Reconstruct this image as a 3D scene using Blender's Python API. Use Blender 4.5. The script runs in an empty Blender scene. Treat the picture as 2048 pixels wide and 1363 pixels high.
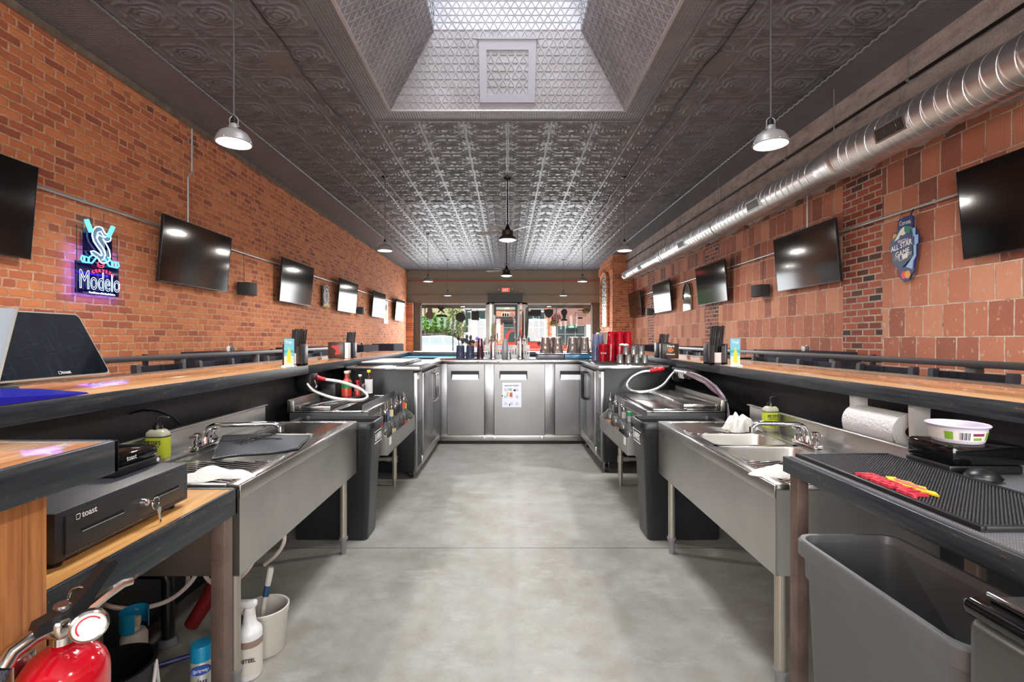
import bpy, bmesh, math, random
from mathutils import Vector, Matrix, Euler
random.seed(7)
SC = bpy.context.scene
COL = SC.collection
PI = math.pi

# ------------------------------------------------------------ camera, sky, sun, big lights, exposure
H = 1.30                       # eye height of the camera
F = 960.0                      # focal length in pixels of a 2048 px wide frame
VX, VY = 1015.0, 677.0         # vanishing point of the room
cam_d = bpy.data.cameras.new('camera')
cam = bpy.data.objects.new('camera', cam_d); COL.objects.link(cam)
cam.location = (0, 0, H); cam.rotation_euler = (PI/2, 0, 0)
cam_d.sensor_width = 36.0; cam_d.lens = 36.0*F/2048.0
cam_d.shift_x = (1024-VX)/2048.0; cam_d.shift_y = (VY-681.5)/2048.0
cam_d.clip_start = 0.05; cam_d.clip_end = 300
SC.camera = cam

SC.view_settings.view_transform = 'Standard'
SC.view_settings.look = 'None'
SC.view_settings.gamma = 1.0
SC.view_settings.use_curve_mapping = False
SC.view_settings.exposure = 0.58
SC.cycles.use_denoising = True
SC.cycles.max_bounces = 8
SC.cycles.diffuse_bounces = 4
SC.cycles.glossy_bounces = 4
SC.cycles.transmission_bounces = 8
SC.cycles.transparent_max_bounces = 16
SC.cycles.sample_clamp_indirect = 6.0
SC.cycles.caustics_reflective = False
SC.cycles.caustics_refractive = False

W = bpy.data.worlds.new('world'); SC.world = W; W.use_nodes = True
_bg = W.node_tree.nodes['Background']
_sky = W.node_tree.nodes.new('ShaderNodeTexSky')
_sky.sky_type = 'HOSEK_WILKIE'; _sky.turbidity = 3.0; _sky.ground_albedo = 0.4
_sky.sun_direction = Vector((-0.35, -0.55, 0.75)).normalized()
W.node_tree.links.new(_sky.outputs[0], _bg.inputs[0])
_bg.inputs[1].default_value = 1.6

def sun_lamp(energy, direction, angle=0.02):
    d = bpy.data.lights.new('sun', 'SUN'); d.energy = energy; d.angle = angle; d.color = (1, .96, .88)
    o = bpy.data.objects.new('sun', d); COL.objects.link(o)
    o.rotation_euler = Vector(direction).to_track_quat('-Z', 'Y').to_euler()
def area_lamp(name, loc, direction, sx, sy, watts, color=(1, 1, 1), shape='RECTANGLE', spread=PI):
    d = bpy.data.lights.new(name, 'AREA'); d.shape = shape; d.size = sx; d.size_y = sy
    d.energy = watts; d.color = color; d.spread = spread
    o = bpy.data.objects.new(name, d); COL.objects.link(o)
    o.location = loc; o.rotation_euler = Vector(direction).to_track_quat('-Z', 'Y').to_euler()
    return o
sun_lamp(4.2, (0.30, 0.62, -0.72))
# daylight falling down the skylight shaft
area_lamp('skylight_daylight', (0, 3.0, 6.7), (0, 0, -1), 1.3, 2.4, 250, (0.93, 0.96, 1.0))
# fill light added behind the camera, in the openings of the back wall
area_lamp('rear_fill_light', (-2.3, -4.85, 2.1), (0, 1, .22), 3.2, 2.4, 230, (1.0, 0.98, 0.96))
area_lamp('rear_fill_light', (2.3, -4.85, 2.1), (0, 1, .22), 3.2, 2.4, 230, (1.0, 0.98, 0.96))
# daylight entering through the street windows
area_lamp('street_window_daylight', (-2.5, 21.0, 1.8), (0, -1, 0.05), 3.2, 2.0, 110, (0.95, 0.98, 1.0))
area_lamp('street_window_daylight', (2.3, 21.0, 1.8), (0, -1, 0.05), 2.8, 2.0, 110, (0.95, 0.98, 1.0))
PENDANT_W = 42
PENDANT_GLOW = 9.0

# ------------------------------------------------------------ helpers
def pt(px, py, Y):
    return Vector(((px-VX)*Y/F, Y, H-(py-VY)*Y/F))

def tag(o, label=None, cat=None, group=None, kind=None):
    if label: o['label'] = label
    if cat: o['category'] = cat
    if group: o['group'] = group
    if kind: o['kind'] = kind
    return o

def thing(name, label, cat, loc=(0, 0, 0), group=None):
    o = bpy.data.objects.new(name, None); COL.objects.link(o)
    o.location = loc; o.empty_display_size = 0.05
    return tag(o, label, cat, group)

def world_loc(o):
    v = Vector((0, 0, 0))
    while o is not None:
        v += Vector(o.location); o = o.parent
    return v

def kids(o):
    return [c for c in bpy.data.objects if c.parent is o]

def copy_tree(o, parent=None):
    c = o.copy(); COL.objects.link(c)
    if parent is not None: c.parent = parent
    for ch in kids(o): copy_tree(ch, c)
    return c

def dup(root, loc, rot=None, label=None, group=None):
    r = copy_tree(root); r.location = loc
    if rot is not None: r.rotation_euler = rot
    if label: r['label'] = label
    if group: r['group'] = group
    return r

class MB:
    def __init__(s): s.bm = bmesh.new(); s.mi = 0
    def m(s, i): s.mi = i; return s
    def _f(s, vs):
        try:
            f = s.bm.faces.new(vs); f.material_index = s.mi; return f
        except ValueError: return None
    def box(s, x0, x1, y0, y1, z0, z1, bevel=0, M=None, seg=2):
        if x0 > x1: x0, x1 = x1, x0
        if y0 > y1: y0, y1 = y1, y0
        if z0 > z1: z0, z1 = z1, z0
        P = [Vector((x, y, z)) for z in (z0, z1) for y in (y0, y1) for x in (x0, x1)]
        if M is not None: P = [M @ p for p in P]
        v = [s.bm.verts.new(p) for p in P]
        fs = [s._f([v[i] for i in q]) for q in ((0, 2, 3, 1), (4, 5, 7, 6), (0, 1, 5, 4), (2, 6, 7, 3), (0, 4, 6, 2), (1, 3, 7, 5))]
        if bevel > 0:
            es = list({e for f in fs for e in f.edges})
            r = bmesh.ops.bevel(s.bm, geom=es, offset=bevel, segments=seg, profile=0.5, affect='EDGES')
            for f in r['faces']: f.material_index = s.mi
        return s
    def ring(s, c, u, w, r, n):
        return [s.bm.verts.new(c + u*(r*math.cos(2*PI*i/n)) + w*(r*math.sin(2*PI*i/n))) for i in range(n)]
    def cyl(s, p0, p1, r0, r1=None, n=16, cap=True):
        p0 = Vector(p0); p1 = Vector(p1); r1 = r0 if r1 is None else r1
        d = (p1-p0).normalized(); a = Vector((1, 0, 0)) if abs(d.x) < .9 else Vector((0, 1, 0))
        u = d.cross(a).normalized(); w = d.cross(u)
        A = s.ring(p0, u, w, r0, n); B = s.ring(p1, u, w, r1, n)
        for i in range(n): s._f([A[i], A[(i+1) % n], B[(i+1) % n], B[i]])
        if cap: s._f(A[::-1]); s._f(B)
        return s
    def tube(s, pts, r, n=8, closed=False, cap=True):
        pts = [Vector(p) for p in pts]; N = len(pts)
        if N < 2: return s
        def tan(i):
            a = pts[(i-1) % N] if (closed or i > 0) else pts[i]
            b = pts[(i+1) % N] if (closed or i < N-1) else pts[i]
            t = b-a
            return t.normalized() if t.length > 1e-9 else Vector((0, 0, 1))
        t0 = tan(0); a = Vector((0, 0, 1)) if abs(t0.z) < .9 else Vector((1, 0, 0))
        u = t0.cross(a).normalized(); rings = []
        for i in range(N):
            t = tan(i); u = (u - t*u.dot(t))
            u = u.normalized() if u.length > 1e-6 else t.orthogonal().normalized()
            rr = r[i] if isinstance(r, (list, tuple)) else r
            rings.append(s.ring(pts[i], u, t.cross(u), rr, n))
        for i in range(N if closed else N-1):
            A = rings[i]; B = rings[(i+1) % N]
            for j in range(n): s._f([A[j], A[(j+1) % n], B[(j+1) % n], B[j]])
        if cap and not closed: s._f(rings[0][::-1]); s._f(rings[-1])
        return s
    def lathe(s, prof, c=(0, 0, 0), n=24, M=None, sx=1, sy=1):
        c = Vector(c); rings = []
        for r, z in prof:
            if r < 1e-6:
                p = Vector((0, 0, z)); p = (M @ p) if M is not None else p
                rings.append([s.bm.verts.new(c+p)])
            else:
                R = []
                for i in range(n):
                    p = Vector((r*sx*math.cos(2*PI*i/n), r*sy*math.sin(2*PI*i/n), z))
                    p = (M @ p) if M is not None else p
                    R.append(s.bm.verts.new(c+p))
                rings.append(R)
        for k in range(len(rings)-1):
            A, B = rings[k], rings[k+1]
            for i in range(n):
                j = (i+1) % n
                if len(A) == 1 and len(B) == 1: continue
                if len(A) == 1: s._f([A[0], B[j], B[i]])
                elif len(B) == 1: s._f([A[i], A[j], B[0]])
                else: s._f([A[i], A[j], B[j], B[i]])
        return s
    def prism(s, poly, o, u, v, depth):
        """outline poly (2D) in the plane o,u,v pushed back by depth along -(u x v)"""
        o = Vector(o); u = Vector(u); v = Vector(v); n = u.cross(v).normalized()
        A = [s.bm.verts.new(o+u*a+v*b) for a, b in poly]
        B = [s.bm.verts.new(o+u*a+v*b-n*depth) for a, b in poly]
        s._f(A); s._f(B[::-1]); N = len(poly)
        for i in range(N): s._f([A[i], B[i], B[(i+1) % N], A[(i+1) % N]])
        return s
    def sphere(s, c, rx, ry=None, rz=None, n=16, m=10, M=None):
        ry = rx if ry is None else ry; rz = rx if rz is None else rz
        pr = [(math.sin(PI*k/m), -math.cos(PI*k/m)) for k in range(m+1)]
        pr[0] = (0, -1); pr[-1] = (0, 1)
        S = Matrix.Diagonal((rx, ry, rz)).to_3x3()
        S = (M.to_3x3() @ S) if M is not None else S
        return s.lathe(pr, c, n, S)
    def quad(s, a, b, c, d):
        s._f([s.bm.verts.new(Vector(p)) for p in (a, b, c, d)]); return s
    def grid(s, fn, nu, nv):
        R = [[s.bm.verts.new(Vector(fn(i/nu, j/nv))) for i in range(nu+1)] for j in range(nv+1)]
        for j in range(nv):
            for i in range(nu): s._f([R[j][i], R[j][i+1], R[j+1][i+1], R[j+1][i]])
        return s
    def build(s, name, mat, parent=None, angle=35, origin=None, doubles=False, recalc=True):
        if doubles: bmesh.ops.remove_doubles(s.bm, verts=s.bm.verts, dist=1e-5)
        if recalc: bmesh.ops.recalc_face_normals(s.bm, faces=s.bm.faces)
        me = bpy.data.meshes.new(name)
        if parent is not None: off = world_loc(parent)
        elif origin is not None: off = Vector(origin)
        else:
            xs = [v.co for v in s.bm.verts]
            lo = Vector([min(p[i] for p in xs) for i in range(3)]); hi = Vector([max(p[i] for p in xs) for i in range(3)])
            off = Vector(((lo.x+hi.x)/2, (lo.y+hi.y)/2, lo.z))
        bmesh.ops.translate(s.bm, verts=s.bm.verts, vec=-off)
        s.bm.to_mesh(me); s.bm.free()
        for m_ in (mat if isinstance(mat, (list, tuple)) else [mat]): me.materials.append(m_)
        me.shade_smooth(); me.set_sharp_from_angle(angle=math.radians(angle))
        o = bpy.data.objects.new(name, me); COL.objects.link(o)
        if parent is not None: o.parent = parent
        else: o.location = off
        return o

def struct(name, mb, mat, **k):
    o = mb.build(name, mat, **k); o['kind'] = 'structure'; return o
def single(name, mb, mat, label, cat, group=None, **k):
    return tag(mb.build(name, mat, **k), label, cat, group)

def lettering(txt, mat, parent, o, u, v, w=None, h=None, depth=0.0008, shear=0, outline=0, name='lettering', weight=0, spacing=1.0):
    """text centred on point o in the plane u (right), v (up), fitted to width w and/or height h"""
    cu = bpy.data.curves.new('t', 'FONT'); cu.body = txt; cu.align_x = 'CENTER'; cu.align_y = 'CENTER'
    cu.shear = shear; cu.space_character = spacing; cu.resolution_u = 3
    if weight: cu.offset = weight
    if outline: cu.fill_mode = 'NONE'; cu.bevel_depth = outline; cu.bevel_resolution = 1
    else: cu.extrude = 0.01
    ob = bpy.data.objects.new('t', cu); COL.objects.link(ob)
    me = bpy.data.meshes.new_from_object(ob.evaluated_get(bpy.context.evaluated_depsgraph_get()))
    bpy.data.objects.remove(ob); bpy.data.curves.remove(cu)
    xs = [p.co.x for p in me.vertices]; ys = [p.co.y for p in me.vertices]
    cx, cy = (min(xs)+max(xs))/2, (min(ys)+max(ys))/2; W0 = max(xs)-min(xs); H0 = max(ys)-min(ys)
    sx = w/W0 if w else None; sy = h/H0 if h else None
    sx = sx or sy; sy = sy or sx
    u = Vector(u).normalized(); v = Vector(v).normalized(); n = u.cross(v).normalized(); o = Vector(o)
    off = world_loc(parent) if parent is not None else Vector((0, 0, 0))
    for p in me.vertices:
        z = p.co.z/0.01*depth if not outline else p.co.z*min(sx, sy)
        p.co = o + u*((p.co.x-cx)*sx) + v*((p.co.y-cy)*sy) + n*(z+(depth if not outline else 0)) - off
    me.materials.clear(); me.materials.append(mat)
    ob = bpy.data.objects.new(name, me); COL.objects.link(ob)
    if parent is not None: ob.parent = parent
    return ob

# ------------------------------------------------------------ materials
def lin(r, g, b):
    f = lambda c: (c/255/12.92) if c/255 <= 0.04045 else ((c/255+0.055)/1.055)**2.4
    return (f(r), f(g), f(b), 1)

class NT:
    """tiny expression layer over a node tree"""
    def __init__(s, mat): s.t = mat.node_tree
    def node(s, typ, **k):
        n = s.t.nodes.new(typ)
        for a, b in k.items(): setattr(n, a, b)
        return n
    def link(s, a, b): s.t.links.new(a.o if isinstance(a, X) else a, b)
    def put(s, sock, v):
        if isinstance(v, X): s.t.links.new(v.o, sock)
        elif v is not None: sock.default_value = v
    def math(s, op, a, b=None, c=None):
        n = s.node('ShaderNodeMath', operation=op)
        for i, v in enumerate((a, b, c)):
            if v is not None: s.put(n.inputs[i], v)
        return X(s, n.outputs[0])
    def pos(s):
        g = s.node('ShaderNodeNewGeometry'); x = s.node('ShaderNodeSeparateXYZ'); s.t.links.new(g.outputs['Position'], x.inputs[0])
        return [X(s, x.outputs[i]) for i in range(3)]
    def obj(s):
        g = s.node('ShaderNodeTexCoord'); x = s.node('ShaderNodeSeparateXYZ'); s.t.links.new(g.outputs['Object'], x.inputs[0])
        return [X(s, x.outputs[i]) for i in range(3)]
    def vec(s, x, y, z=0.0):
        n = s.node('ShaderNodeCombineXYZ')
        for i, v in enumerate((x, y, z)): s.put(n.inputs[i], v)
        return X(s, n.outputs[0])
    def noise(s, v, scale, detail=3, rough=.55, dist=0.0):
        n = s.node('ShaderNodeTexNoise'); s.put(n.inputs['Vector'], v); n.inputs['Scale'].default_value = scale
        n.inputs['Detail'].default_value = detail; n.inputs['Roughness'].default_value = rough; n.inputs['Distortion'].default_value = dist
        return X(s, n.outputs['Fac'])
    def voro(s, v, scale, out='Distance', feature='F1'):
        n = s.node('ShaderNodeTexVoronoi', feature=feature); s.put(n.inputs['Vector'], v); n.inputs['Scale'].default_value = scale
        return X(s, n.outputs[out])
    def ramp(s, f, stops, interp='LINEAR'):
        n = s.node('ShaderNodeValToRGB'); s.put(n.inputs[0], f); e = n.color_ramp.elements; n.color_ramp.interpolation = interp
        while len(e) < len(stops): e.new(.5)
        for i, (p, c) in enumerate(stops): e[i].position = p; e[i].color = c if hasattr(c, '__len__') else (c, c, c, 1)
        return X(s, n.outputs[0])
    def mix(s, f, a, b):
        n = s.node('ShaderNodeMix', data_type='RGBA'); s.put(n.inputs[0], f); s.put(n.inputs[6], a); s.put(n.inputs[7], b)
        return X(s, n.outputs[2])
    def bump(s, h, strength=.5, dist=.01):
        n = s.node('ShaderNodeBump'); n.inputs['Strength'].default_value = strength; n.inputs['Distance'].default_value = dist
        s.put(n.inputs['Height'], h); return X(s, n.outputs[0])
class X:
    def __init__(s, t, o): s.t = t; s.o = o
    def __add__(s, b): return s.t.math('ADD', s, b)
    __radd__ = __add__
    def __sub__(s, b): return s.t.math('SUBTRACT', s, b)
    def __rsub__(s, b): return s.t.math('SUBTRACT', b, s)
    def __mul__(s, b): return s.t.math('MULTIPLY', s, b)
    __rmul__ = __mul__
    def __truediv__(s, b): return s.t.math('DIVIDE', s, b)
    def f(s, op, b=None, c=None): return s.t.math(op, s, b, c)
    def ss(s, a, b):
        n = s.t.node('ShaderNodeMapRange', interpolation_type='SMOOTHSTEP'); s.t.put(n.inputs[0], s)
        n.inputs[1].default_value = a; n.inputs[2].default_value = b; return X(s.t, n.outputs[0])
    def band(s, c, w):     # 1 on value c, falling to 0 at distance w
        return (1.0-((s-c).f('ABSOLUTE')/w)).f('MAXIMUM', 0.0)

MATS = {}
def new_mat(name):
    m = bpy.data.materials.new(name); m.use_nodes = True; t = NT(m); b = m.node_tree.nodes['Principled BSDF']
    return m, t, b
def mat(name, col, rough=.5, metal=0.0, bump=None, var=0.0, spec=None, trans=0, ior=1.45, emit=None, coat=0, alpha=None, tint=None):
    """plain procedural material; var = colour variation by noise, bump = (scale, strength)"""
    if name in MATS: return MATS[name]
    m, t, b = new_mat(name)
    col = lin(*col) if max(col[:3]) > 1 or isinstance(col[0], int) else tuple(col)+(1,)
    b.inputs['Base Color'].default_value = col
    b.inputs['Roughness'].default_value = rough; b.inputs['Metallic'].default_value = metal
    if spec is not None: b.inputs['Specular IOR Level'].default_value = spec
    if trans: b.inputs['Transmission Weight'].default_value = trans; b.inputs['IOR'].default_value = ior
    if coat: b.inputs['Coat Weight'].default_value = coat; b.inputs['Coat Roughness'].default_value = .05
    if emit: b.inputs['Emission Color'].default_value = lin(*emit[0]); b.inputs['Emission Strength'].default_value = emit[1]
    if alpha is not None: b.inputs['Alpha'].default_value = alpha
    if var or bump:
        o = t.obj(); v = t.vec(*o)
        if var:
            n = t.noise(v, 7, 4)
            c2 = tuple(min(1, c*(1+var)) for c in col[:3])+(1,); c1 = tuple(c*(1-var) for c in col[:3])+(1,)
            t.put(b.inputs['Base Color'], t.ramp(n, [(.3, c1), (.7, c2)]))
        if bump: t.put(b.inputs['Normal'], t.bump(t.noise(v, bump[0], 3), bump[1], .01))
    MATS[name] = m; return m

def m_steel(name, col=(0.56, 0.55, 0.53), rough=.3, axis='z', stain=.12):
    m, t, b = new_mat(name); x, y, z = t.obj()
    s = {'z': (x*90, y*90, z*1.5), 'y': (x*90, y*1.5, z*90), 'x': (x*1.5, y*90, z*90)}[axis]
    br = t.noise(t.vec(*s), 2.0, 2); cl = t.noise(t.vec(x, y, z), 3.5, 4)
    t.put(b.inputs['Base Color'], t.ramp(cl, [(.3, tuple(c*(1-stain) for c in col)+(1,)), (.7, tuple(min(1, c*(1+stain)) for c in col)+(1,))]))
    b.inputs['Metallic'].default_value = 1.0
    t.put(b.inputs['Roughness'], (cl-.5)*.12+rough)
    
    return m
STEEL = m_steel('brushed_stainless_steel', (.31, .31, .315), .33, 'z', .05); STEELD = m_steel('stainless_apron_steel', (.54, .525, .50), .36, 'x')
STEELY = m_steel('stainless_counter_steel', (.58, .58, .58), .2, 'y')
CHROME = mat('chrome', (.8, .8, .82), .06, 1.0)
def m_darksteel():
    m, t, b = new_mat('blackened_raw_steel'); x, y, z = t.obj(); v = t.vec(x*3, y*1.2, z*22)
    n = t.noise(v, 3, 5, .65); n2 = t.noise(t.vec(x, y, z), 60, 3)
    c = t.ramp(n, [(.3, lin(52, 60, 68)), (.55, lin(78, 84, 90)), (.75, lin(112, 108, 104))])
    rust = (n*n2).ss(.33, .42)
    t.put(b.inputs['Base Color'], t.mix(rust, c, lin(140, 110, 88)))
    b.inputs['Metallic'].default_value = .75; t.put(b.inputs['Roughness'], n*.25+.28)
    t.put(b.inputs['Normal'], t.bump(n2, .08, .002))
    return m
DSTEEL = m_darksteel()
def m_wood(name, c0, c1, c2, axis='y', rough=.12, plank=.14, coat=.6, seam=.0):
    m, t, b = new_mat(name); x, y, z = t.obj()
    if axis == 'y': l, w, h = y, x, z
    elif axis == 'x': l, w, h = x, y, z
    else: l, w, h = z, y, x
    pid = (w/plank).f('FLOOR'); r = t.noise(t.vec(pid*7.3, 3.1, pid*1.7), 1.0, 0)
    g = t.noise(t.vec(l*1.2+pid*5, w*22, h*22), 2.2, 5, .6, .4)
    g2 = t.noise(t.vec(l*7+pid*3, w*140, h*140), 1.2, 3)
    f = g*.65+g2*.2+(r-.5)*.55
    c = t.ramp(f, [(.22, c0), (.42, c1), (.62, c2)])
    gap = ((w/plank).f('FRACT')-.5).f('ABSOLUTE').ss(.488, .498)
    c = t.mix(gap*.6, c, tuple(v*.35 for v in c0[:3])+(1,))
    t.put(b.inputs['Base Color'], c); b.inputs['Roughness'].default_value = rough
    b.inputs['Coat Weight'].default_value = coat; b.inputs['Coat Roughness'].default_value = .04
    return m
BARWOOD = m_wood('varnished_bar_wood', lin(168, 112, 72), lin(204, 148, 100), lin(228, 182, 136))
TABLEWOOD = m_wood('honey_plywood', lin(165, 105, 50), lin(214, 158, 92), lin(238, 192, 130), rough=.3, coat=.15, plank=.3)
PANELWOOD = m_wood('fir_panel_wood', lin(150, 92, 48), lin(190, 128, 74), lin(212, 156, 102), axis='z', rough=.4, coat=.1, plank=.09)
BLACKPLY = mat('black_painted_plywood', (26, 27, 31), .45, bump=(14, .25), var=.25)
BLACK = mat('black_plastic', (22, 23, 26), .35)
BLACKG = mat('gloss_black_plastic', (10, 11, 13), .08)
BLACKM = mat('matt_black_metal', (18, 19, 22), .38, .2)
BLACKWOOD = mat('black_stained_wood', (28, 30, 38), .4)
NAVY = mat('dark_navy_cloth', (30, 32, 48), .8, bump=(9, .4), var=.2)
RUBBER = mat('black_rubber', (16, 17, 20), .45)
GREYP = mat('grey_plastic', (120, 120, 122), .4)
GREYBIN = mat('grey_bin_plastic', (88, 89, 90), .38, var=.08)
WHITEP = mat('white_plastic', (215, 215, 212), .4)
OFFWHITE = mat('offwhite_plastic', (190, 186, 178), .45, var=.06)
WHITE = mat('white_print', (235, 235, 235), .5)
PAPER = mat('white_paper', (228, 228, 230), .8, bump=(60, .3))
CLOTH = mat('white_terry_cloth', (225, 222, 215), .9, bump=(160, .8))
RED = mat('red_enamel', (190, 14, 34), .12, coat=.8)
REDP = mat('red_plastic', (205, 18, 34), .25)
BLUECAP = mat('blue_plastic_cap', (22, 140, 185), .35)
GREEN = mat('green_plastic', (20, 130, 70), .35)
YELLOW = mat('yellow_plastic', (235, 205, 30), .4)
AMBER = mat('amber_liquor', (215, 110, 25), .05, trans=.85, ior=1.35)
BROWNL = mat('brown_liquor', (120, 55, 15), .05, trans=.8, ior=1.35)
PALE = mat('clear_spirit', (235, 240, 235), .02, trans=.97, ior=1.33)
GLASS = mat('clear_glass', (240, 246, 244), .02, trans=1.0, ior=1.45)
FROST = mat('frosted_plastic', (205, 208, 210), .4, trans=.5, ior=1.3)
CLEARP = mat('clear_blue_plastic', (190, 200, 235), .08, trans=.85, ior=1.2)
REDCUP = mat('red_tinted_plastic', (225, 10, 45), .08, trans=.55, ior=1.2)
TEAL = mat('teal_mesh_liner', (40, 150, 180), .6)
def m_pane():
    m, t, b = new_mat('window_glass'); nt = m.node_tree
    tr = nt.nodes.new('ShaderNodeBsdfTransparent'); gl = nt.nodes.new('ShaderNodeBsdfGlossy'); gl.inputs['Roughness'].default_value = .02
    fr = nt.nodes.new('ShaderNodeFresnel'); fr.inputs[0].default_value = 1.45; mx = nt.nodes.new('ShaderNodeMixShader')
    nt.links.new(fr.outputs[0], mx.inputs[0]); nt.links.new(tr.outputs[0], mx.inputs[1]); nt.links.new(gl.outputs[0], mx.inputs[2])
    nt.links.new(mx.outputs[0], nt.nodes['Material Output'].inputs[0]); return m
PANE = m_pane()
def m_thin(name, tint, diff=0.0, dcol=None, rough=.03, gloss=1.0):
    """thin-walled clear or tinted vessel: see-through, with a sheen and a little body colour"""
    if name in MATS: return MATS[name]
    m, t, b = new_mat(name); nt = m.node_tree
    tr = nt.nodes.new('ShaderNodeBsdfTransparent'); tr.inputs[0].default_value = lin(*tint)
    gl = nt.nodes.new('ShaderNodeBsdfGlossy'); gl.inputs['Roughness'].default_value = rough
    lw = nt.nodes.new('ShaderNodeFresnel'); lw.inputs[0].default_value = 1.65
    mx = nt.nodes.new('ShaderNodeMixShader'); df = nt.nodes.new('ShaderNodeBsdfDiffuse'); df.inputs[0].default_value = lin(*(dcol or tint))
    tl = nt.nodes.new('ShaderNodeBsdfTranslucent'); tl.inputs[0].default_value = lin(*(dcol or tint))
    ad = nt.nodes.new('ShaderNodeMixShader'); ad.inputs[0].default_value = .5; nt.links.new(df.outputs[0], ad.inputs[1]); nt.links.new(tl.outputs[0], ad.inputs[2])
    m1 = nt.nodes.new('ShaderNodeMixShader'); m1.inputs[0].default_value = diff; nt.links.new(tr.outputs[0], m1.inputs[1]); nt.links.new(ad.outputs[0], m1.inputs[2])
    nt.links.new(lw.outputs[0], mx.inputs[0]); nt.links.new(m1.outputs[0], mx.inputs[1]); nt.links.new(gl.outputs[0], mx.inputs[2])
    nt.links.new(mx.outputs[0], nt.nodes['Material Output'].inputs[0]); MATS[name] = m; return m
GLASS = m_thin('thin_clear_glass', (246, 248, 247), .16, (225, 232, 232), .05)
PALE = m_thin('clear_spirit_fill', (228, 232, 228), .12, (215, 215, 205))
AMBER = m_thin('amber_spirit_fill', (230, 130, 40), .35, (215, 105, 25)); BROWNL = m_thin('brown_spirit_fill', (170, 80, 30), .4, (150, 66, 18))
CLEARP = m_thin('clear_blue_cup', (205, 212, 240), .35, (190, 198, 235)); REDCUP = m_thin('red_tinted_cup', (240, 60, 80), .6, (228, 14, 48))
FROST = m_thin('frosted_tumbler', (190, 194, 198), .75, (190, 194, 198), .3)
def m_emit(name, col, strength):
    m, t, b = new_mat(name); b.inputs['Base Color'].default_value = lin(*col)
    b.inputs['Emission Color'].default_value = lin(*col); b.inputs['Emission Strength'].default_value = strength
    return m
LENS = m_emit('lit_lamp_lens', (255, 250, 240), PENDANT_GLOW)
NEONW = m_emit('neon_white_blue', (196, 232, 255), 1.25)
NEONC = m_emit('neon_cyan', (90, 225, 255), 1.2)
NEONB = m_emit('neon_blue', (90, 110, 255), 3.0)
NEONR = m_emit('neon_red', (255, 60, 90), 1.0)
SCREEN = mat('tv_screen', (8, 9, 12), .09, spec=.6)
# ------------------------------------------------------------ the room
CZ = 4.30; LX = -4.42; RX = 4.46; FY = 21.2; BY = -5.0
def m_brick():
    m, t, b = new_mat('old_red_brick'); x, y, z = t.pos()
    wob = t.noise(t.vec(y*.9, z*.9), 9, 3); wob2 = t.noise(t.vec(y, z, 4.0), 26, 3)
    yy = y+(wob-.5)*.035; zz = z+(wob-.5)*.03+(wob2-.5)*.010
    n = t.node('ShaderNodeTexBrick', offset=.5, offset_frequency=2, squash=.55, squash_frequency=7)
    t.put(n.inputs['Vector'], t.vec(yy, zz))
    for k, v in (('Scale', 1), ('Mortar Size', .0125), ('Mortar Smooth', .45), ('Brick Width', .218), ('Row Height', .0835), ('Bias', 0)): n.inputs[k].default_value = v
    n.inputs['Color1'].default_value = (0, 0, 0, 1); n.inputs['Color2'].default_value = (1, 1, 1, 1); n.inputs['Mortar'].default_value = (.5, .5, .5, 1)
    cv = X(t, n.outputs['Color']); mo = X(t, n.outputs['Fac'])
    big = t.noise(t.vec(y, z), .9, 2); fine = t.noise(t.vec(y, z, x), 34, 5, .7)
    f = cv*.8+.1+(big-.5)*.8+(fine-.5)*.2
    c = t.ramp(f, [(.0, lin(128, 78, 68)), (.05, lin(154, 88, 70)), (.2, lin(180, 102, 72)), (.45, lin(204, 120, 78)), (.78, lin(224, 142, 92)), (.98, lin(180, 104, 78))])
    c = t.mix((fine.ss(.62, .75))*.45, c, lin(215, 150, 115))
    pits = t.voro(t.vec(y, z), 15).ss(.10, .05)*t.noise(t.vec(y, z), 1.6, 2).ss(.5, .66)
    c = t.mix(pits*.7, c, lin(58, 44, 42))
    spl = t.voro(t.vec(y, z, 2.0), 21).ss(.06, .035)
    c = t.mix(spl*.7, c, lin(225, 205, 190))
    mc = t.ramp(t.noise(t.vec(y, z), 12, 4), [(.3, lin(184, 128, 96)), (.7, lin(226, 180, 148))])
    c = t.mix(mo, c, mc)
    t.put(b.inputs['Base Color'], c); b.inputs['Roughness'].default_value = .82
    h = (1.0-mo)*.75+fine*.22-pits*.3
    t.put(b.inputs['Normal'], t.bump(h, .7, .010))
    return m
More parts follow.
